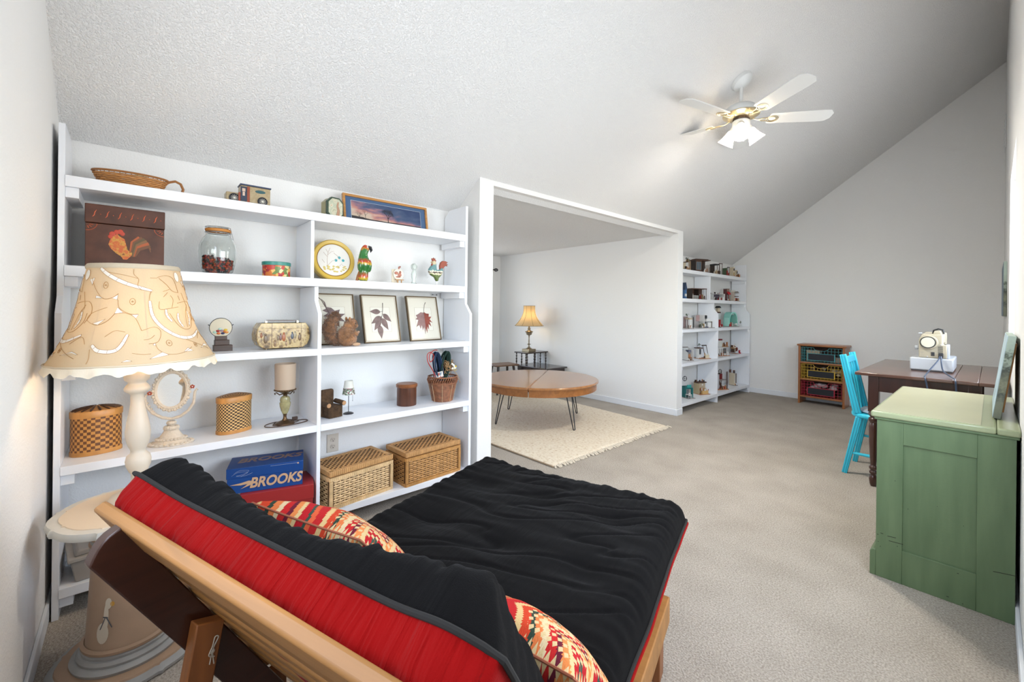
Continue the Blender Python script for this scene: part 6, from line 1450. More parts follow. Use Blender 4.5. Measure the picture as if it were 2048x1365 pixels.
q.prism(pts, 0.446, 0.480); q.build('seat', Mbl, ch, bevel=0.012, ang=60)
for y_, x_ in ((4.20,-1),(4.48,-1),(4.20,1),(4.48,1)):
    if x_ < 0: bar((-0.680,y_,0.448), (-0.765,y_+(-0.012 if y_ < 4.3 else 0.09),0.0), 0.030, 0.024, 0.042, 0.034, 'leg')
    else: bar((-0.410,y_,0.448), (-0.360,y_+(-0.012 if y_ < 4.3 else 0.012),0.0), 0.030, 0.024, 0.042, 0.034, 'leg')
MB().tube([loc(-0.735,4.192,0.165),loc(-0.56,4.192,0.165),loc(-0.380,4.192,0.165)], [0.009,0.014,0.009], 8).build('stretcher', Mbl, ch)
MB().tube([loc(-0.725,4.53,0.24),loc(-0.56,4.52,0.24),loc(-0.385,4.50,0.24)], [0.009,0.013,0.009], 8).build('stretcher', Mbl, ch)
MB().tube([loc(-0.56,4.192,0.165),loc(-0.56,4.52,0.235)], 0.009, 8).build('cross_stretcher', Mbl, ch)
t = thing('seat_cushion', 'pale blue and white patterned cushion on the turquoise chair seat', 'cushion', (-0.53, 4.34, 0.481))
MB().lathe([(0.001,0),(0.15,0.0),(0.168,0.010),(0.155,0.022),(0.08,0.027),(0.001,0.027)], 32, e=2.6).build('pad', printmat('cushion_print', [(0.55,0.60,0.66),(0.30,0.38,0.48),(0.62,0.64,0.68),(0.35,0.25,0.22),(0.58,0.60,0.62)], 26, 0.8), t)

# ================================================================== SEWING TABLE
TZ = 0.825
t = thing('sewing_table', 'dark walnut drop leaf table with turned legs under the sewing machine', 'table', (-0.30, 4.62, 0))
Mwal = wood('dark_walnut', (0.105,0.040,0.022), 0.28, 0, 0.35, 0.5, coat=0.5)
Mleg = wood('walnut_leg', (0.060,0.018,0.010), 0.28, 2, 0.4, 0.7, coat=0.5)
x0, x1, y0, y1 = -0.665+0.30, 0.060+0.30, 3.93-4.62, 5.25-4.62
cuts = [x0, x0+0.50, x1-0.115, x1]
for a, b in zip(cuts[:-1], cuts[1:]): MB().bx(a+0.0006, b-0.0006, y0, y1, TZ-0.022, TZ).build('top_board', Mwal, t, bevel=0.004)
ax0, ax1, ay0, ay1 = x0+0.075, x1-0.11, y0+0.07, y1-0.08
for a in ((ax0,ax1,ay0,ay0+0.022),(ax0,ax1,ay1-0.022,ay1)): MB().bx(*a, TZ-0.135, TZ-0.022).build('apron', Mleg, t)
for a in ((ax0,ax0+0.022,ay0+0.02,ay1-0.02),(ax1-0.022,ax1,ay0+0.02,ay1-0.02)): MB().bx(*a, TZ-0.135, TZ-0.022).build('apron', Mleg, t)
lg = [(0.001,0),(0.014,0),(0.020,0.018),(0.024,0.050),(0.020,0.075),(0.014,0.085),(0.023,0.095),(0.023,0.105),(0.015,0.115),(0.024,0.128),(0.024,0.140),(0.016,0.150),(0.020,0.20),(0.026,0.32),(0.028,0.43),(0.022,0.46),(0.030,0.472),(0.030,0.488),(0.020,0.500),(0.031,0.514),(0.031,0.530),(0.024,0.540),(0.001,0.54)]
for (lx, ly) in ((ax0+0.022,ay0+0.022),(ax1-0.022,ay0+0.022),(ax0+0.022,ay1-0.022),(ax1-0.022,ay1-0.022)):
    q = MB().lathe(lg, 20, c=(lx,ly,0)); q.bx(lx-0.030,lx+0.030,ly-0.030,ly+0.030,0.54,TZ-0.0225); q.build('leg', Mleg, t, bevel=0.003)

# sewing machine
t = thing('sewing_machine', 'cream sewing machine with round hand wheel on white case base', 'sewing machine', (-0.300, 4.40, TZ+0.0005))
Mcr = mat('machine_cream', (0.44,0.39,0.28), 0.4); Mcw = mat('machine_white', (0.48,0.51,0.54), 0.35)
MB().bx(-0.115,0.115,-0.0,0.42,0.006,0.098).build('case_base', Mcw, t, bevel=0.008)
MB().bx(-0.108,0.108,0.006,0.41,0.0,0.006).build('base_feet', M_black, t)
MB().prism([(-0.068,0.099),(0.082,0.099),(0.082,0.200),(0.058,0.200),(0.058,0.275),(-0.050,0.275),(-0.068,0.232)], 0.012, 0.125, 'xz').build('column', Mcr, t, bevel=0.006)
MB().bx(0.058,0.092,0.02,0.12,0.099,0.200).build('side_cover', Mcw, t, bevel=0.004)
MB().bx(-0.060,0.060,0.125,0.33,0.205,0.275).build('upper_arm', Mcr, t, bevel=0.008)
MB().bx(-0.062,0.062,0.33,0.40,0.150,0.280).build('head', Mcr, t, bevel=0.008)
MB().bx(-0.055,0.055,0.125,0.40,0.098,0.135).build('bed', Mcr, t, bevel=0.004)
MB().prism([(0.006,0.275),(0.052,0.275),(0.044,0.300),(0.014,0.300)], 0.03, 0.12, 'xz').build('top_cover', Mcr, t, bevel=0.003)
MB().tube([(0.002,0.10,0.276),(0.006,0.10,0.300),(0.030,0.10,0.312),(0.054,0.10,0.306),(0.060,0.10,0.276)], 0.006, 8).build('carry_handle', M_black, t)
wh = MB().at((-0.014,0.012,0.214),(PI/2,0,0)).lathe([(0.001,0),(0.049,0),(0.051,0.004),(0.051,0.014),(0.047,0.018),(0.001,0.018)], 36).build('hand_wheel', Mcr, t)
MB().at((-0.018,-0.006,0.214),(PI/2,0,0)).lathe([(0.038,0),(0.044,0),(0.043,0.002),(0.039,0.002)], 36).build('wheel_ring', M_black, wh)
MB().at((-0.018,-0.006,0.214),(PI/2,0,0)).lathe([(0.001,0),(0.038,0),(0.036,0.002),(0.001,0.0025)], 36).build('wheel_disc', mat('wheel_pale',(0.62,0.60,0.48),0.4), wh)
MB().at((-0.069,0.05,0.170),(0,-PI/2,0)).lathe([(0.001,0),(0.010,0),(0.010,0.006),(0.016,0.006),(0.016,0.022),(0.001,0.024)], 16).build('dial', Mcw, t)
MB().at((-0.052,0.06,0.278),(0,-PI/2,0)).lathe([(0.004,0),(0.006,0.012),(0.002,0.024),(0.001,0.024)], 10).build('spool_pin', Mcw, t)
q = MB()
for k in range(8): q.box((0.047,0.0115,0.140+0.0065*k),(0.026,0.001,0.0028))
q.build('vent_slots', M_black, t)
MB().box((0.008,0.010,0.129),(0.018,0.005,0.028)).build('power_switch', M_black, t, bevel=0.001)
MB().box((0.050,0.003,0.122),(0.026,0.020,0.032)).build('plug', M_black, t, bevel=0.002)
q = MB()
for (x, z) in ((-0.022,0.108),(0.048,0.196)): q.at((x,0.0115,z),(PI/2,0,0)).lathe([(0.0001,0),(0.0045,0),(0.003,0.0012),(0.0001,0.0015)], 10)
q.build('screws', M_steel, t)
q = MB()
for (x, z, w_) in ((-0.055,0.140,0.022),(-0.054,0.132,0.010),(-0.058,0.118,0.008),(-0.048,0.118,0.012),(-0.036,0.119,0.003),(-0.052,0.110,0.020)): q.box((x+0.004,0.0114,z),(w_,0.0006,0.0028))
q.build('printed_text_lines', mat('print_grey',(0.35,0.32,0.26),0.6), t)
Mcord = mat('blue_black_cord', (0.03,0.05,0.09), 0.3)
for nm, pts in (('left', [(-0.254,4.385,TZ+0.115),(-0.262,4.34,TZ+0.085),(-0.290,4.20,TZ+0.035),(-0.300,4.02,TZ+0.010),(-0.296,3.922,TZ+0.006),(-0.285,3.912,TZ-0.05),(-0.268,3.90,TZ-0.16),(-0.262,3.88,TZ-0.28),(-0.25,3.86,0.20)]),
                ('right', [(-0.246,4.385,TZ+0.115),(-0.243,4.34,TZ+0.075),(-0.225,4.20,TZ+0.030),(-0.180,4.04,TZ+0.010),(-0.158,3.925,TZ+0.006),(-0.152,3.912,TZ-0.05),(-0.148,3.90,TZ-0.16),(-0.150,3.88,TZ-0.28),(-0.16,3.86,0.20)])):
    tag(MB().tube(smooth_path(pts, 6), 0.0045, 8).build('power_cord', Mcord), 'dark blue machine cord hanging over the table edge, %s one of two' % nm, 'cord', 'sewing machine cords')

# ================================================================== GREEN DRESSER
dr = thing('green_dresser', 'antique green painted dresser with recessed side panel against right wall', 'dresser', (-0.152, 3.19, 0))
def greenmat():
    m = bpy.data.materials.new('green_milk_paint'); n, l, p = nodes(m)
    tc = n.new('ShaderNodeTexCoord'); mp = n.new('ShaderNodeMapping'); mp.inputs['Scale'].default_value = (9,9,1.2); l.new(tc.outputs['Object'], mp.inputs[0])
    t1 = n.new('ShaderNodeTexNoise'); t1.inputs['Scale'].default_value = 2.5; t1.inputs['Detail'].default_value = 7; l.new(mp.outputs[0], t1.inputs['Vector'])
    r = n.new('ShaderNodeValToRGB'); l.new(t1.outputs[0], r.inputs[0]); e = r.color_ramp.elements
    e[0].position = 0.3; e[0].color = (0.095,0.150,0.072,1); e[1].position = 0.72; e[1].color = (0.135,0.200,0.100,1)
    l.new(r.outputs[0], p.inputs['Base Color']); p.inputs['Roughness'].default_value = 0.42
    t2 = n.new('ShaderNodeTexNoise'); t2.inputs['Scale'].default_value = 120; l.new(tc.outputs['Object'], t2.inputs['Vector'])
    b = n.new('ShaderNodeBump'); b.inputs['Strength'].default_value = 0.12; b.inputs['Distance'].default_value = 0.002; l.new(t2.outputs[0], b.inputs['Height']); l.new(b.outputs[0], p.inputs['Normal'])
    return m
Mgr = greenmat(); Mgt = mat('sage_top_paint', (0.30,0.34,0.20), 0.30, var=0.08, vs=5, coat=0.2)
bx0, bx1, by0, by1 = -0.212, 0.220, -0.525, 0.500   # body in dresser space (world x -0.364 .. 0.068)
ZD = 0.745
# near side: two stiles, two rails and a recessed panel
st0, st1 = -0.271+0.152, -0.039+0.152
MB().bx(bx0, st0, by0, by0+0.022, 0.0, ZD).build('stile', Mgr, dr, bevel=0.0015)
MB().bx(st1, bx1, by0, by0+0.022, 0.0, ZD).build('stile', Mgr, dr, bevel=0.0015)
MB().bx(st0, st1, by0, by0+0.0217, 0.643, ZD).build('rail', Mgr, dr, bevel=0.0015)
MB().bx(st0, st1, by0, by0+0.0217, 0.0, 0.155).build('rail', Mgr, dr, bevel=0.0015)
MB().bx(st0, st1, by0+0.010, by0+0.020, 0.155, 0.643).build('recessed_panel', Mgr, dr)
MB().bx(bx0+0.02, bx1, by0+0.022, by1, 0.02, ZD).build('carcass', Mgr, dr)
MB().bx(bx0+0.001, bx0+0.02, by0+0.022, by1, 0.09, ZD).build('front_frame', Mgr, dr)
zz = [0.12, 0.33, 0.53]
hs = [0.19, 0.18, 0.18]
for z, h_ in zip(zz, hs):
    d_ = MB().bx(bx0-0.006, bx0+0.010, by0+0.045, by1-0.02, z, z+h_).build('drawer', Mgr, dr, bevel=0.003)
    for y in (-0.30, 0.28): MB().tube([(bx0-0.006,y,z+h_/2),(bx0-0.020,y,z+h_/2),(bx0-0.026,y,z+h_/2)], [0.010,0.008,0.018], 12).build('knob', mat('dark_knob',(0.03,0.02,0.015),0.3), d_)
MB().prism([(bx0-0.022,0.0),(bx0,0.0),(bx0,0.122),(bx0-0.012,0.122),(bx0-0.022,0.110)], by0+0.001, by0+0.09, 'xz').build('bracket_foot', Mgr, dr, bevel=0.002)
MB().prism([(bx0-0.022,0.0),(bx0,0.0),(bx0,0.122),(bx0-0.012,0.122),(bx0-0.022,0.110)], by1-0.09, by1, 'xz').build('bracket_foot', Mgr, dr, bevel=0.002)
MB().bx(bx0-0.020, bx0, by0+0.09, by1-0.09, 0.075, 0.115).build('plinth_rail', Mgr, dr, bevel=0.002)
tx0, tx1, ty0, ty1 = bx0-0.022, 0.2315, by0-0.016, by1+0.016
for a, b in ((tx0, 0.165), (0.166, tx1)):
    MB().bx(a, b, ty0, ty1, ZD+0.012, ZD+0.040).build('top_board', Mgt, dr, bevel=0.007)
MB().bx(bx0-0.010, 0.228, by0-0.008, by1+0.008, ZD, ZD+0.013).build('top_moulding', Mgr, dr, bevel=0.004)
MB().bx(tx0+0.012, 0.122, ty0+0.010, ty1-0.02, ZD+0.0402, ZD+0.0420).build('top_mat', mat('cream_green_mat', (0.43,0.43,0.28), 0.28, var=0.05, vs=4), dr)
q = MB()
for (x, z, w_, tilt) in ((-0.155,0.205,0.030,-.10),(-0.190,0.208,0.010,0),(-0.205,0.198,0.006,0),(-0.14,0.185,0.05,-.06),(0.190,0.195,0.060,-.15),(-0.005,0.40,0.002,0),(0.075,0.345,0.002,0),(-0.10,0.355,0.003,0),(-0.145,0.47,0.003,0),(0.06,0.135,0.006,0),(0.03,0.02,0.008,0),(0.075,0.012,0.004,0),(-0.203,0.165,0.003,0),(-0.135,0.170,0.003,0),(-0.195,0.145,0.003,0)):
    q.at((x, by0-0.0002, z), (0, -tilt*-1, 0)).box((0,0,0),(w_,0.0008,0.0022))
q.build('chips_and_scratches', mat('chip_dark',(0.012,0.012,0.008),0.8), dr)

def lakemat(name):
    m = bpy.data.materials.new(name); n, l, p = nodes(m)
    tc = n.new('ShaderNodeTexCoord'); sp_ = n.new('ShaderNodeSeparateXYZ'); l.new(tc.outputs['Object'], sp_.inputs[0])
    nz = n.new('ShaderNodeTexNoise'); nz.inputs['Scale'].default_value = 70; nz.inputs['Detail'].default_value = 4; l.new(tc.outputs['Object'], nz.inputs['Vector'])
    a = n.new('ShaderNodeMath'); a.operation = 'MULTIPLY_ADD'; l.new(nz.outputs[0], a.inputs[0]); a.inputs[1].default_value = 0.10; l.new(sp_.outputs[2], a.inputs[2])
    r = n.new('ShaderNodeValToRGB'); e = r.color_ramp.elements
    st = [(0.0,(0.10,0.11,0.08)),(0.12,(0.16,0.17,0.12)),(0.16,(0.05,0.06,0.05)),(0.20,(0.20,0.21,0.14)),(0.27,(0.04,0.05,0.04)),(0.31,(0.30,0.36,0.30)),(0.33,(0.05,0.07,0.05)),(0.36,(0.34,0.42,0.36)),(0.42,(0.40,0.50,0.44))]
    while len(e) < len(st): e.new(0.5)
    for i, (po, co) in enumerate(st): e[i].position = po; e[i].color = (*co,1)
    l.new(a.outputs[0], r.inputs[0]); l.new(r.outputs[0], p.inputs['Base Color']); p.inputs['Roughness'].default_value = 0.5
    return m
t = thing('leaning_canvas', 'thick lake landscape canvas leaning on the green dresser against wall', 'painting', (0.010, 2.87, ZD+0.0425), 0)
t.rotation_euler = (0, math.atan2(0.044, 0.37), 0)
q = MB().bx(-0.008, 0.016, 0.0, 0.62, 0.002, 0.372); q.build('canvas', lakemat('lake_painting'), t, bevel=0.001)
MB().bx(-0.0095, -0.008, 0.004, 0.616, 0.006, 0.368).build('painted_face', mat('painting_pale_blue',(0.42,0.55,0.62),0.45,var=0.3,vs=9), t)
MB().bx(0.0165, 0.022, 0.03, 0.59, 0.03, 0.34).build('stretcher_bar', Mpine, t)
t = thing('wall_canvas', 'dark blue tree landscape canvas hanging on the right wall', 'painting', (XR-0.001, 5.62, 1.235), 0)
MB().bx(-0.020, 0, 0, 0.95, 0, 0.475).build('canvas', lakemat('tree_painting'), t, bevel=0.001)
MB().bx(-0.0215, -0.020, 0.005, 0.945, 0.005, 0.470).build('painted_face', mat('painting_blue',(0.10,0.16,0.22),0.5,var=0.5,vs=10), t)
t = thing('air_return_grille', 'slim white vent cover high on the right wall', 'vent', (XR-0.001, 7.0, 3.20), 0)
MB().bx(-0.008, 0, -0.10, 0.10, -0.18, 0.18).build('frame', M_white, t, bevel=0.002)
for k in range(7): MB().bx(-0.011, -0.008, -0.08, 0.08, -0.15+0.045*k, -0.135+0.045*k).build('louver', M_white, t)
t = thing('light_switch', 'small white light switch plate on right wall above the carpet', 'switch', (XR-0.001, 1.93, 0.95), 0) if False else None

# ================================================================== CEILING FAN
FX, FY = FAN; FZ = zc(FX)
fan = thing('ceiling_fan', 'white five blade ceiling fan with brass trim and three lit glass bells', 'ceiling fan', (FX, FY, 2.78))
Mfw = mat('fan_white', (0.78,0.79,0.78), 0.35)
sl = math.atan(0.715)
MB().at((0,0,FZ-2.78-0.004),(0,-sl,0)).lathe([(0.001,-0.050),(0.030,-0.048),(0.075,-0.022),(0.082,-0.002),(0.082,0.002),(0.001,0.002)], 36).build('canopy', Mfw, fan)
MB().tube([(0,0,0.08),(0,0,FZ-2.78-0.03)], 0.0125, 14).build('down_rod', Mfw, fan)
MB().lathe([(0.001,0.100),(0.020,0.100),(0.022,0.085),(0.018,0.08),(0.001,0.08)], 20).build('rod_collar', mat('dark_bronze',(0.10,0.07,0.05),0.4,0.6), fan)
MB().lathe([(0.001,0.088),(0.040,0.086),(0.090,0.074),(0.118,0.050),(0.128,0.020),(0.128,0.004),(0.100,0.0),(0.001,0.0)], 48).build('motor_housing', Mfw, fan)
MB().lathe([(0.128,0.010),(0.131,0.010),(0.131,0.003),(0.118,-0.006),(0.100,-0.014),(0.090,-0.020),(0.001,-0.020)], 48).build('brass_ring', M_brass, fan)
for k in range(36): 
    pass
MB().lathe([(0.001,-0.02),(0.058,-0.02),(0.060,-0.035),(0.001,-0.035)], 32).build('dark_gap', mat('dark_bronze',(0.10,0.07,0.05),0.4,0.6), fan)
MB().lathe([(0.001,-0.034),(0.052,-0.034),(0.062,-0.045),(0.064,-0.075),(0.055,-0.100),(0.040,-0.112),(0.001,-0.116)], 36).build('light_fitter', Mfw, fan)
for k in range(5):
    a = math.radians(-32+72*k)
    M_ = Matrix.Rotation(a, 4, 'Z')
    q = MB(); q.X = M_ @ Matrix.Translation((0,0,-0.030)) @ Matrix.Rotation(math.radians(-12), 4, 'X')
    pts = [(0.20,-0.052),(0.215,-0.060),(0.56,-0.068),(0.618,-0.064),(0.648,-0.030),(0.648,0.030),(0.618,0.064),(0.56,0.068),(0.215,0.060),(0.20,0.052)]
    bl = q.prism(pts, 0.0, 0.006).build('blade', Mfw, fan, bevel=0.0015)
    q = MB(); q.X = M_ @ Matrix.Translation((0,0,-0.030)) @ Matrix.Rotation(math.radians(-12), 4, 'X')
    for r in (0.036, 0.024): q.tube([(0.225+r*1.15*math.cos(b_), r*math.sin(b_), -0.004) for b_ in [2*PI*j/28 for j in range(28)]], 0.003, 6, closed=True)
    q.tube([(0.08,0,0.010),(0.12,0.0,-0.006),(0.155,0.016,-0.005),(0.19,0.018,-0.004)], 0.004, 6); q.tube([(0.12,0.0,-0.006),(0.155,-0.016,-0.005),(0.19,-0.018,-0.004)], 0.004, 6)
    q.build('blade_iron', M_brass, bl)
Mbell = shade_mat('frosted_bell_glass', (0.85,0.80,0.70), (1.0,0.90,0.74), 0.45, False)
for k, a in enumerate((math.radians(-70), math.radians(48), math.radians(170))):
    dx, dy = math.cos(a), math.sin(a)
    X_ = Matrix.Translation((dx*0.055, dy*0.055, -0.085)) @ Matrix.Rotation(a, 4, 'Z') @ Matrix.Rotation(math.radians(180-36), 4, 'Y')
    q = MB(); q.X = X_; q.lathe([(0.001,-0.02),(0.022,-0.02),(0.026,0.0),(0.026,0.030),(0.001,0.030)], 20); ft = q.build('lamp_holder', Mfw, fan)
    q = MB(); q.X = X_
    vs = []; prof = [(0.027,0.020),(0.031,0.035),(0.036,0.060),(0.044,0.090),(0.060,0.125),(0.062,0.127)]
    def bellf(u, v):
        i = v*(len(prof)-1); i0 = min(len(prof)-2, int(i)); f = i-i0; r = prof[i0][0]*(1-f)+prof[i0+1][0]*f; z = prof[i0][1]*(1-f)+prof[i0+1][1]*f
        return (r*math.cos(2*PI*u), r*math.sin(2*PI*u), z)
    q.grid(bellf, 32, 15); q.build('glass_bell', Mbell, ft, ang=80)
    q = MB(); q.X = X_; q.ball((0,0,0.042),(0.018,0.018,0.022),14,10); q.build('bulb', mat('bright_bulb',(1,1,1),0.3,emit=(1.0,0.88,0.70),es=9), ft)
    pl = X_ @ Vector((0,0,0.120)); sl_ = bpy.data.lights.new('fan_bulb_beam', 'SPOT'); sl_.energy = FANP*(0.4 if k == 2 else 1.15); sl_.color = (1.0, 0.94, 0.85); sl_.spot_size = PI*0.995; sl_.spot_blend = 1.0; sl_.shadow_soft_size = 0.05
    so = bpy.data.objects.new('fan_bulb_beam', sl_); C.objects.link(so); so.location = (FX+pl.x, FY+pl.y, 2.78+pl.z)
    pl = X_ @ Vector((0,0,0.085)); point('fan_bulb_glow', (FX+pl.x, FY+pl.y, 2.78+pl.z), FANP*(0.22 if k == 2 else 0.8), (1.0, 0.94, 0.86), 0.02)
for (x, y, L) in ((0.035,-0.035,0.10),(0.050,0.02,0.075)):
    q = MB().tube([(x,y,-0.10),(x,y,-0.10-L)], 0.0012, 5).ball((x,y,-0.106-L),(0.006,0.006,0.012),8,6); q.build('pull_chain', Mfw, fan)
# ================================================================== MINIATURE HOUSES (far bookcase)
def cm(c, r=0.6): 
    k = 'mini_%.2f_%.2f_%.2f' % c; return mat(k, c, r)
GLASSM = mat('mini_window_glass', (0.10,0.13,0.16), 0.15)
def mini(name, lab, cat, yl, yr, z, h, spec, d=0.13, xc=-2.665, minw=0.04):
    RT_ = -0.40; w = 0.2; yc = (yl+yr)/2*(-xc)/2.64
    cr, sn = math.cos(PI/2+RT_), math.sin(PI/2+RT_)
    for it_ in range(40):
        rt = []
        for lx in (-w/2, w/2):
            for ly in (-d/2, d/2): X = xc+lx*cr-ly*sn; Y = yc+lx*sn+ly*cr; rt.append(Y/-X)
        lo, hi = min(rt)*2.64, max(rt)*2.64
        w = max(minw, w+((yr-yl)-(hi-lo))*0.25); yc += ((yr+yl)-(hi+lo))*0.4
    t = item(name, lab, cat, yc, xc, z, RT_, 'miniature houses in the far bookcase')
    def P(x, y, zz): return (-w/2+w*x, -d/2+d*y, h*zz)
    for s in spec:
        k = s[0]
        if k == 'b':       # box  name, (x0,x1,y0,y1,z0,z1), colour
            _, nm, (a, b, c_, e, f, g), col = s; q = MB(); p0, p1 = P(a, c_, f), P(b, e, g); q.bx(p0[0],p1[0],p0[1],p1[1],p0[2],p1[2]); q.build(nm, cm(col), t)
        elif k == 'g':     # gable roof name, (x0,x1,y0,y1,z0,z1), colour ; ridge along y
            _, nm, (a, b, c_, e, f, g), col = s; p0, p1 = P(a, c_, f), P(b, e, g); MB().prism([(p0[0],p0[2]),(p1[0],p0[2]),((p0[0]+p1[0])/2,p1[2])], p0[1], p1[1], 'xz').build(nm, cm(col), t)
        elif k == 's':     # shed (leaning) polygon in yz
            _, nm, (a, b), poly, col = s; pp = [(P(0,y_,z_)[1],P(0,y_,z_)[2]) for y_, z_ in poly]; MB().prism(pp, P(a,0,0)[0], P(b,0,0)[0], 'yz').build(nm, cm(col), t)
        elif k == 'w':     # window on the front (y) plane: (x0,x1,z0,z1), y, nx, nz, frame colour
            _, (a, b, f, g), y_, nx, nz, col = s; p0, p1 = P(a, y_, f), P(b, y_, g); MB().bx(p0[0],p1[0],p0[1]-0.001,p0[1]+0.001,p0[2],p1[2]).build('window', GLASSM, t); q = MB()
            for i in range(nx+1): x = p0[0]+(p1[0]-p0[0])*i/nx; q.box((x,p0[1]-0.0015,(p0[2]+p1[2])/2),(0.003,0.003,p1[2]-p0[2]+0.003))
            for i in range(nz+1): zz = p0[2]+(p1[2]-p0[2])*i/nz; q.box(((p0[0]+p1[0])/2,p0[1]-0.0015,zz),(p1[0]-p0[0],0.003,0.003))
            q.build('window_frame', cm(col), t)
        elif k == 'p':     # posts: list of (x,y), z0,z1, r, colour
            _, nm, pts, f, g, r, col = s
            for (x, y_) in pts: a, b = P(x, y_, f), P(x, y_, g); MB().tube([a, b], r, 6).build(nm, cm(col), t)
        elif k == 't':     # table / chair
            _, nm, (x, y_, zz), (sx, sy, sz), col = s; c0 = P(x, y_, zz); q = MB(); q.box((c0[0],c0[1],c0[2]+sz),(sx,sy,0.004))
            for i in (-1,1):
                for j in (-1,1): q.box((c0[0]+i*(sx/2-0.003),c0[1]+j*(sy/2-0.003),c0[2]+sz/2),(0.003,0.003,sz))
            if nm == 'chair': q.box((c0[0],c0[1]+sy/2,c0[2]+sz*1.6),(sx,0.003,sz*1.1))
            q.build(nm, cm(col), t)
        elif k == 'c':     # several small furnishings, each its own part
            _, nm, n, (a, b, c_, e, f, g), cols = s; rr = random.Random(hash(lab) % 1000 if False else len(lab)*7+n)
            for i in range(n):
                p = P(rr.uniform(a,b), rr.uniform(c_,e), f); hh = h*(g-f)*rr.uniform(.35,1.0); sx = rr.uniform(.008,.020)
                q = MB()
                if i % 3 == 0: q.box((p[0],p[1],p[2]+hh/2),(sx,sx*0.8,hh))
                elif i % 3 == 1: q.lathe([(0.001,0),(sx*0.5,0),(sx*0.45,hh*0.6),(sx*0.55,hh*0.65),(0.001,hh)], 8, c=p)
                else: q.ball((p[0],p[1],p[2]+hh*0.5),(sx*0.55,sx*0.5,hh*0.5),8,6)
                q.build(nm, cm(cols[i % len(cols)]), t)
        elif k == 'l':     # plant
            _, (x, y_, zz), hh, col = s; c0 = P(x, y_, zz); rr = random.Random(int(x*100)+int(hh*1000)); q = MB(); q.tube([c0,(c0[0],c0[1],c0[2]+hh*0.7)], 0.0015, 4); pl_ = q.build('stem', cm((0.10,0.06,0.03)), t); q = MB()
            for i in range(14): q.ball((c0[0]+rr.uniform(-.35,.35)*hh, c0[1]+rr.uniform(-.3,.3)*hh, c0[2]+hh*rr.uniform(.5,1.05)),(0.006,0.005,0.004),6,4)
            q.build('leaves', cm(col), pl_)['kind'] = 'stuff'
        elif k == 'arch':  # arched shell
            _, nm, (a, b), f, g, col, col2 = s; p0 = P(a,0,f); p1 = P(b,1,g); cx = (p0[0]+p1[0])/2; rx = (p1[0]-p0[0])/2; rz = p1[2]-p0[2]
            vs = []; fs = []; N = 24
            for i in range(N+1):
                an = PI*i/N
                for rr_ in (1.0, 0.90):
                    for yy in (p0[1], p1[1]): vs.append((cx-rx*rr_*math.copysign(abs(math.cos(an))**0.7, math.cos(an)), yy, p0[2]+rz*rr_*math.sin(an)**0.75))
            for i in range(N): a_, b_ = 4*i, 4*i+4; fs += [(a_,b_,b_+1,a_+1),(a_+2,a_+3,b_+3,b_+2),(a_,a_+2,b_+2,b_),(a_+1,b_+1,b_+3,a_+3)]
            MB().add(vs, fs).build(nm, cm(col), t)
            pp = [(cx-rx*0.9*math.copysign(abs(math.cos(PI*i/N))**0.7, math.cos(PI*i/N)), p0[2]+rz*0.9*math.sin(PI*i/N)**0.75) for i in range(N+1)]
            MB().prism(pp, p1[1]-0.004, p1[1], 'xz').build('back_wall', cm(col2), t)
        elif k == 'cone':
            _, nm, (x, y_, zz), r, L, col = s; c0 = P(x, y_, zz); MB().at(c0,(0,PI/2,0)).lathe([(r,0),(r*0.75,L*0.5),(0.001,L)], 20).build(nm, cm(col), t)
        elif k == 'disc':
            _, nm, (x, y_, zz), r, col = s; c0 = P(x, y_, zz); MB().at(c0,(PI/2,0,0)).tube([(r*math.cos(a),r*math.sin(a),0) for a in [2*PI*i/20 for i in range(20)]], r*0.14, 6, closed=True).tube([(-r,0,0),(r,0,0)], r*0.08, 4).tube([(0,-r,0),(0,r,0)], r*0.08, 4).build(nm, cm(col), t)
    return t
BR=(0.075,0.032,0.018); DB=(0.030,0.018,0.014); TN=(0.45,0.28,0.14); CR=(0.68,0.58,0.42); WH=(0.74,0.74,0.72); GY=(0.30,0.27,0.25); RD=(0.30,0.02,0.02); BK=(0.02,0.02,0.022); GN=(0.06,0.10,0.05); OR=(0.40,0.17,0.07)
ma = dict(d=0.10, xc=-2.675)
mini('miniature_room', 'miniature tan cluttered room at the left end of far top shelf', 'miniature', 5.297, 5.470, Z1, 0.165, [('b','base_board',(0,1,0,1,0,.05),BR),('b','back_wall',(0,1,.94,1,.05,.75),CR),('p','post',[(.06,.05),(.5,.05),(.94,.05)],.05,.75,.003,TN),('b','upper_floor',(0,1,.1,1,.70,.75),BR),('c','furnishing',12,(.1,.9,.1,.8,.05,.4),[TN,WH,OR,DB]),('c','ornament',7,(.1,.9,.2,.8,.75,1.0),[CR,TN,DB,GN]),('l',(.15,.4,.75),.05,GN)], **ma)
mini('miniature_house', 'largest dark brown miniature mansion with wide flat roof on far top shelf', 'miniature', 5.461, 6.071, Z1, 0.190, [('b','base_board',(0,1,0,1,0,.05),DB),('b','side_wall',(.02,.06,.05,.97,.05,.86),DB),('b','back_wall',(.02,.98,.93,.97,.05,.86),BR),('b','front_wall',(.05,.45,.08,.12,.05,.86),BR),('w',(.10,.40,.20,.75),.07,2,1,GY),('b','doorway',(.50,.66,.10,.13,.05,.72),DB),('b','front_wall',(.66,.98,.08,.12,.05,.40),BR),('b','panel',(.70,.94,.06,.08,.05,.55),GY),('b','roof',(-.02,1.0,-.02,1.0,.86,.93),BR),('b','roof_trim',(0.08,.9,.1,.9,.93,.98),DB),('c','furnishing',6,(.52,.95,-.05,.06,.05,.4),[GY,WH,OR])], **ma)
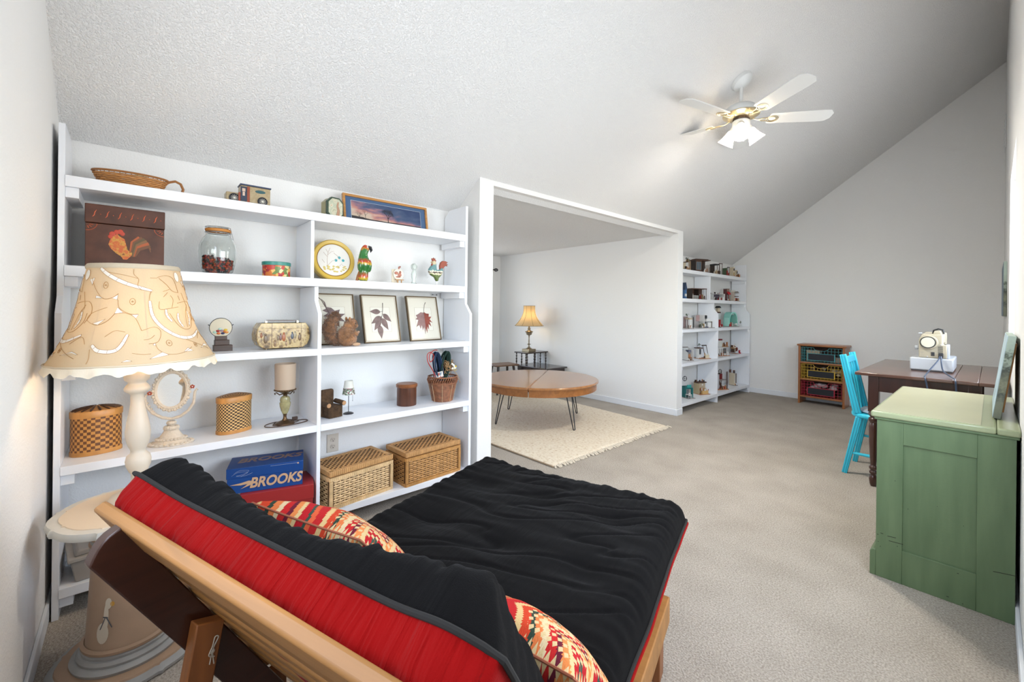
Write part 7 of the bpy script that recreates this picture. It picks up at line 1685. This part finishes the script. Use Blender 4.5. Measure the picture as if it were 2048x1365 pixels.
mini('miniature_shop', 'black framed miniature shop with open beams on far top shelf', 'miniature', 6.050, 6.480, Z1, 0.180, [('b','base_board',(0,1,0,1,0,.05),DB),('b','back_wall',(0,.55,.93,.97,.05,.8),DB),('b','roof',(0,.55,.0,1,.78,.88),BK),('p','post',[(.58,.05),(.96,.05),(.58,.95),(.96,.95)],.05,.92,.004,BR),('p','beam',[(.62,.05)],.05,.9,.003,DB),('b','lintel',(.55,1,.02,.08,.88,.94),BR),('b','lintel',(.55,1,.92,.98,.88,.94),BR),('c','furnishing',14,(.05,.95,.02,.6,.05,.45),[TN,CR,OR,DB,WH])], **ma)
mini('miniature_room', 'small green and brown miniature library between shop and white tower', 'miniature', 6.470, 6.741, Z1, 0.150, [('b','base_board',(0,1,0,1,0,.06),BR),('b','back_wall',(0,1,.93,.98,.06,.85),(0.24,0.25,0.18)),('b','side_wall',(0,.06,.1,.95,.06,.85),GN),('p','post',[(.3,.1),(.95,.1)],.06,.9,.003,DB),('b','lintel',(0,1,.05,.12,.86,.93),DB),('c','book_stack',12,(.1,.9,.1,.8,.06,.6),[OR,RD,TN,DB,CR])], **ma)
mini('miniature_tower', 'cream miniature tower with small black windows on far top shelf', 'miniature', 6.730, 6.940, Z1, 0.172, [('b','base_board',(-.1,1.1,-.1,1.1,0,.05),BR),('b','tower_wall',(.1,.9,.2,.9,.05,.9),CR),('g','roof',(.05,.95,.15,.95,.9,1.0),WH),('w',(.30,.70,.60,.78),.19,2,2,DB),('b','front_door',(.35,.65,.17,.20,.05,.42),(0.40,0.25,0.03)),('c','garden_item',6,(0,1,-.08,.15,.05,.25),[OR,WH,TN])], **ma)
mini('miniature_cottage', 'brown and grey miniature cottage garden at right end of far top shelf', 'miniature', 6.890, 7.130, Z1, 0.125, [('b','base_board',(0,1,0,1,0,.08),OR),('b','wall',(.05,.5,.4,.95,.08,1.0),CR),('w',(.12,.42,.55,.85),.39,2,2,DB),('b','low_wall',(.5,.98,.5,.6,.08,.5),BR),('c','garden_item',16,(.05,.95,.02,.45,.08,.55),[OR,TN,BR,CR,DB])], **ma)
mini('miniature_house', 'blue miniature house with steep pointed roof half hidden by partition', 'miniature', 5.20, 5.386, Z2, 0.21, [('b','base_board',(0,1,0,1,0,.04),(0.04,0.10,0.2)),('b','wall',(.1,.9,.1,.9,.04,.55),(0.05,0.14,0.30)),('g','roof',(0,1,0,1,.55,1.0),(0.03,0.06,0.12)),('w',(.2,.5,.15,.3),.09,2,2,WH),('w',(.6,.85,.15,.3),.09,2,2,WH)], **ma)
mini('miniature_house', 'dark brown miniature tavern with white railing on far second shelf', 'miniature', 5.387, 5.970, Z2, 0.148, [('b','base_board',(0,1,0,1,0,.04),DB),('b','side_wall',(0,.04,.05,1,.04,.95),DB),('b','back_wall',(0,1,.92,.98,.04,.95),BR),('b','centre_wall',(.45,.49,.05,.95,.04,.95),DB),('b','roof',(-.02,1.0,0,1,.93,1.0),BR),('p','post',[(.97,.05),(.75,.05)],.04,.95,.003,BR),('c','furnishing',14,(.05,.95,.05,.8,.04,.6),[BR,RD,GY,TN,DB]),('p','rail_post',[(.02+.06*k,-.04) for k in range(7)],0,.32,.0022,WH),('b','hand_rail',(.0,.4,-.06,-.03,.30,.33),WH)], **ma)
mini('miniature_room', 'white framed miniature box room with dark contents on second shelf', 'miniature', 6.000, 6.571, Z2, 0.095, [('b','frame_side',(0,.04,0,1,0,1),WH),('b','frame_side',(.96,1,0,1,0,1),WH),('b','frame_top',(0,1,0,1,.94,1.0),WH),('b','frame_bottom',(0,1,0,1,0,.05),WH),('b','back_wall',(.04,.96,.93,.97,.05,.94),(0.12,0.10,0.13)),('c','furnishing',10,(.08,.92,.1,.7,.05,.55),[RD,WH,DB,TN]),('c','roof_item',7,(.1,.9,.2,.8,1.0,1.35),[DB,RD,GY])], **ma)
mini('miniature_shop', 'miniature shop with bright red awning on far second shelf', 'miniature', 6.500, 6.788, Z2, 0.188, [('b','base_board',(0,1,0,1,0,.04),DB),('b','wall',(.02,.98,.3,.95,.04,.95),(0.10,0.03,0.03)),('b','sign_board',(.02,.98,.24,.30,.76,.92),(0.26,0.16,0.12)),('s','awning',(0.0,1.0),[(.0,.55),(.28,.74),(.30,.70),(.02,.51)],(0.48,0.015,0.02)),('w',(.1,.45,.15,.48),.29,2,1,GY),('b','front_door',(.6,.85,.27,.30,.04,.48),(0.20,0.06,0.04)),('b','roof',(0,1,.22,1,.95,1.0),GY),('c','furnishing',5,(.05,.95,.02,.22,.04,.2),[WH,OR,TN])], **ma)
mini('miniature_house', 'open miniature apartment with pale walls and small roof on second shelf', 'miniature', 6.770, 7.150, Z2, 0.175, [('b','base_board',(0,1,0,1,0,.04),DB),('b','back_wall',(0,1,.93,.98,.04,1.0),(0.66,0.64,0.56)),('b','side_wall',(0,.05,.3,.95,.04,.85),(0.60,0.50,0.42)),('b','upper_floor',(.45,1,.3,.95,.42,.47),BR),('g','small_roof',(.5,1.0,.2,.8,.72,.9),GY),('b','furniture',(.5,.95,.5,.7,.04,.3),RD),('c','furnishing',12,(.1,.95,.1,.8,.04,.4),[OR,WH,DB,TN,RD])], **ma)
mb_ = dict(d=0.12, xc=-2.650)
mini('miniature_room', 'miniature pavilion with columns at left end of far third shelf', 'miniature', 5.288, 5.592, Z3, 0.165, [('b','base_board',(0,1,0,1,0,.05),GY),('b','back_wall',(0,1,.93,.98,.05,.95),(0.30,0.22,0.22)),('b','canopy',(.1,.8,.1,.7,.72,.86),(0.45,0.36,0.26)),('p','column',[(.2,.12),(.4,.12),(.6,.12),(.75,.12),(.2,.6),(.75,.6)],.05,.72,.004,WH),('p','post',[(.97,.05),(.90,.05)],.05,.92,.003,BK),('c','furnishing',8,(.1,.9,.02,.5,.05,.3),[TN,WH,OR,GY]),('l',(.15,.5,.86),.05,GN)], **mb_)
mini('miniature_house', 'two storey miniature house with navy and white rooms on third shelf', 'miniature', 5.592, 6.238, Z3, 0.180, [('b','base_board',(0,1,0,1,0,.04),GY),('b','back_wall',(0,1,.93,.98,.04,.98),(0.42,0.40,0.40)),('b','floor_slab',(.25,1,.2,.95,.50,.54),WH),('b','centre_wall',(.35,.38,.2,.95,.04,.98),WH),('b','pink_panel',(.10,.33,.90,.93,.5,.95),(0.42,0.28,0.27)),('b','navy_wall',(.38,.70,.88,.92,.04,.5),(0.08,0.11,0.22)),('b','dark_wall',(.40,.95,.86,.90,.56,.95),BK),('b','bed',(.55,.85,.3,.7,.54,.70),WH),('b','counter',(.62,.85,.25,.5,.04,.42),WH),('b','rug',(.3,.6,.1,.5,.04,.10),(0.03,0.04,0.10)),('b','shelf_unit',(.92,1,.3,.9,.04,.5),GY),('c','furnishing',10,(.02,.4,.02,.4,.04,.35),[GN,WH,TN,BK]),('l',(.14,.15,.04),.06,(0.16,0.18,0.08))], **mb_)
mini('miniature_display', 'small dark roofed miniature house mounted high behind the teal caravan', 'miniature', 6.20, 6.560, Z3, 0.31, [('b','base_board',(.2,.9,.4,1,0,.03),BR),('p','post',[(.5,.9),(.8,.9)],.03,.68,.003,GY),('b','platform',(.35,.9,.5,1,.66,.72),BR),('b','wall',(.4,.85,.6,1,.72,.90),CR),('g','roof',(.25,.98,.45,1.05,.90,1.0),BK),('b','low_wall',(.3,.8,.85,.9,.03,.5),(0.30,0.46,0.42)),('b','red_stove',(.25,.45,.2,.5,.03,.36),(0.40,0.03,0.03)),('c','furnishing',5,(.3,.9,.1,.6,.03,.2),[RD,WH,BK])], **mb_)
TEAL = (0.30,0.66,0.58)
mini('miniature_caravan', 'arched mint green miniature caravan open at the front', 'miniature', 6.500, 7.067, Z3, 0.222, [('b','base_board',(-.05,1.05,-.15,1,0,.03),GY),('arch','arched_shell',(.05,.98),.03,1.0,TEAL,(0.05,0.32,0.26)),('b','side_door',(.0,.06,.1,.75,.04,.6),(0.42,0.76,0.68)),('b','ceiling_panel',(.3,.75,.3,.9,.82,.86),WH),('b','bench',(.3,.6,.4,.8,.03,.30),(0.40,0.16,0.12)),('b','wheel_cover',(.1,.2,-.05,.05,.02,.16),DB),('t','table',(.62,-.02,.03),(.05,.03,.035),WH),('t','chair',(.85,-.05,.03),(.03,.025,.022),WH),('b','red_cooler',(.02,.14,-.12,.0,.03,.18),(0.45,0.02,0.03)),('c','furnishing',6,(.35,.9,.1,.6,.03,.3),[WH,CR,GN])], **mb_)
mini('miniature_plant', 'tiny white garden set with plant at right end of third shelf', 'miniature', 7.085, 7.200, Z3, 0.085, [('t','table',(.5,.4,0),(.035,.03,.03),WH),('t','chair',(.2,.2,0),(.025,.022,.018),WH),('l',(.5,.4,.38),.045,(0.12,0.14,0.07))], d=0.10, xc=-2.62, minw=0.07)
Zf = Z4
mini('miniature_house', 'white miniature courtyard with slate blue parasol on far fourth shelf', 'miniature', 5.271, 5.602, Zf, 0.190, [('b','base_board',(0,1,0,1.1,0,.04),GY),('b','back_wall',(.1,1,.90,.96,.04,.85),WH),('s','side_wall',(.98,1.02),[(.1,.04),(.1,.75),(1.0,.92),(1.0,.04)],WH),('s','side_wall',(0,.04),[(.1,.04),(.1,.55),(1.0,.85),(1.0,.04)],WH),('p','post',[(.6,.5)],.04,.7,.003,GY),('b','parasol',(.35,.85,.3,.75,.58,.72),(0.13,0.14,0.20)),('t','chair',(.55,.2,.04),(.03,.03,.035),OR),('t','chair',(.75,.35,.04),(.03,.03,.035),OR),('b','roof_edge',(0,1,.9,1,.85,.92),GY),('c','furnishing',5,(.1,.9,0,.3,.04,.15),[WH,DB,WH])], **mb_)
mini('miniature_house', 'white miniature greenhouse with dark slanted window roof and wood deck', 'miniature', 5.590, 6.086, Zf, 0.190, [('b','deck',(0,1.05,-.1,1,0,.04),OR),('b','wall',(.05,.5,.55,.60,.04,.72),WH),('b','side_wall',(.0,.05,.2,.6,.04,.72),WH),('w',(.10,.42,.30,.66),.54,4,4,DB),('b','roof',(.0,.5,.3,.95,.72,.78),BR),('s','slanted_roof_frame',(.55,.58),[(.1,.2),(.45,.95),(.5,.95),(.15,.2)],DB),('s','slanted_roof_frame',(.90,.93),[(.1,.2),(.45,.95),(.5,.95),(.15,.2)],DB),('b','ridge',(.5,.95,.45,.55,.90,.97),DB),('b','planter_box',(.55,.9,-.05,.15,.04,.28),CR),('c','furnishing',10,(.3,.95,.0,.5,.04,.4),[OR,WH,BR,TN]),('l',(.3,.6,.78),.05,(0.07,0.11,0.08))], **mb_)
mini('miniature_house', 'white two storey miniature cafe with red cars on its roof', 'miniature', 6.060, 6.774, Zf, 0.255, [('b','base_board',(0,1,0,1,0,.03),OR),('b','upper_wall',(0,.6,.3,.95,.52,.84),(0.64,0.64,0.60)),('b','lower_wall',(0,.5,.85,.9,.03,.52),(0.10,0.14,0.08)),('b','roof',(0,.72,.25,1,.84,.87),WH),('b','terrace_floor',(.6,1,.2,1,.50,.54),TN),('b','rooftop_car',(.1,.35,.4,.6,.87,.95),DB),('b','rooftop_car',(.4,.65,.4,.6,.87,.96),(0.20,0.03,0.04)),('p','column',[(.2,.05),(.35,.05),(.5,.05)],.03,.45,.005,WH),('b','lintel',(.15,.55,.02,.1,.42,.48),WH),('c','furnishing',10,(.6,.98,.3,.9,.54,.78),[OR,BR,TN]),('c','furnishing',10,(.1,.95,.05,.6,.03,.25),[WH,OR,BR]),('w',(.65,.95,.12,.42),.5,3,2,TN)], **mb_)
mini('miniature_vehicle', 'brown pointed nosed miniature airship cabin on far fourth shelf', 'miniature', 6.774, 7.110, Zf, 0.170, [('b','base_board',(-.3,1,0,1,0,.03),OR),('b','hull',(-.3,.6,.3,.8,.45,.56),TN),('b','cabin_wall',(-.1,.5,.3,.8,.10,.45),BR),('w',(.1,.4,.15,.40),.29,2,1,CR),('cone','nose_cone',(.6,.55,.40),.045,.075,(0.26,0.05,0.03)),('c','deck_item',12,(-.25,.55,.3,.8,.56,.80),[BR,OR,TN]),('disc','porthole',(.2,.28,.7),.03,WH)], **mb_)
mini('toy_boot', 'tiny red boot ornament at right end of far fourth shelf', 'ornament', 7.13, 7.16, Zf, 0.05, [('b','boot_shaft',(.3,.7,.4,.8,.25,1),(0.50,0.02,0.04)),('b','boot_foot',(.3,.7,.0,.8,0,.3),(0.50,0.02,0.04)),('b','cuff',(.25,.75,.35,.85,.85,1.0),(0.60,0.05,0.06))], d=0.04, xc=-2.60, minw=0.04)
Zg = Z5
mini('miniature_shop', 'teal green miniature shop with round white table on bottom far shelf', 'miniature', 5.245, 5.610, Zg, 0.185, [('b','base_board',(0,1.05,-.2,1,0,.03),GY),('b','wall',(.1,.98,.35,.95,.03,.80),(0.01,0.14,0.14)),('b','sign_board',(.3,.9,.28,.35,.72,.92),(0.03,0.30,0.28)),('b','side_shutter',(.9,1.0,.1,.35,.03,.72),(0.02,0.20,0.19)),('w',(.25,.55,.20,.60),.34,2,2,GY),('b','shop_window',(.6,.85,.32,.35,.2,.6),(0.35,0.30,0.27)),('t','round_table',(.2,-.05,.03),(.06,.05,.05),WH),('t','chair',(.5,.0,.03),(.03,.03,.03),WH),('t','chair',(.08,-.15,.03),(.025,.025,.025),BK),('disc','wall_clock',(.12,.5,1.35),.03,BK)], **mb_)
mini('miniature_house', 'cream miniature patisserie with cakes and brown roof garden on bottom far shelf', 'miniature', 5.590, 6.080, Zg, 0.190, [('b','base_board',(0,1.05,-.1,1,0,.03),OR),('b','side_wall',(.0,.06,.1,.95,.03,.78),(0.45,0.36,0.22)),('b','back_wall',(0,1,.92,.97,.03,.80),CR),('b','upper_wall',(.2,.9,.5,.55,.35,.78),(0.52,0.42,0.30)),('b','roof',(.05,.95,.35,1,.80,.86),BR),('c','roof_plant',10,(.1,.9,.4,.9,.86,1.03),[BR,OR,DB]),('b','counter',(.3,.9,.0,.25,.03,.28),(0.62,0.40,0.16)),('c','cake',14,(.25,.95,.0,.35,.26,.5),[OR,CR,WH,RD,TN]),('b','hanging_lamp',(.55,.65,.45,.55,.6,.7),WH)], **mb_)
mini('miniature_house', 'grey and red miniature workshop with wheel on top on bottom far shelf', 'miniature', 6.060, 6.731, Zg, 0.260, [('b','base_board',(0,1,-.1,1,0,.03),OR),('b','side_wall',(.0,.45,.3,.95,.03,.85),(0.50,0.50,0.52)),('w',(.1,.3,.40,.55),.29,2,1,BK),('b','roof',(0,.5,.25,1,.85,.90),DB),('disc','roof_wheel',(.55,.4,1.0),.028,DB),('b','red_wall',(.45,.80,.55,.60,.45,.85),(0.20,0.02,0.02)),('b','floor_slab',(.45,.95,.2,.95,.50,.54),GY),('s','staircase',(.5,.62),[(.0,.03),(.6,.5),(.7,.5),(.1,.03)],BR),('p','tower_post',[(.97,.1),(.90,.1),(.90,.9)],.03,1.0,.005,BR),('c','furnishing',12,(.4,.95,-.05,.5,.03,.25),[OR,RD,TN,CR])], **mb_)
mini('miniature_house', 'tall brown lattice miniature bookshop with side frame on bottom far shelf', 'miniature', 6.731, 7.080, Zg, 0.245, [('b','base_board',(0,1.1,0,1,0,.03),GY),('b','side_wall',(-.1,.02,.0,.9,.03,.78),CR),('b','back_wall',(.0,.75,.9,.95,.03,.95),(0.18,0.09,0.06)),('b','upper_front',(.05,.75,.3,.34,.62,.95),(0.20,0.11,0.08)),('w',(.15,.6,.66,.9),.29,3,2,BR),('b','shelf_unit',(.1,.7,.6,.9,.03,.60),BR),('c','book_row',16,(.1,.7,.3,.6,.03,.50),[OR,CR,RD,TN,WH]),('w',(.80,1.1,.15,.75),.25,2,2,(0.30,0.22,0.16)),('c','furnishing',6,(.05,.7,.0,.25,.03,.2),[WH,CR,OR])], **mb_)
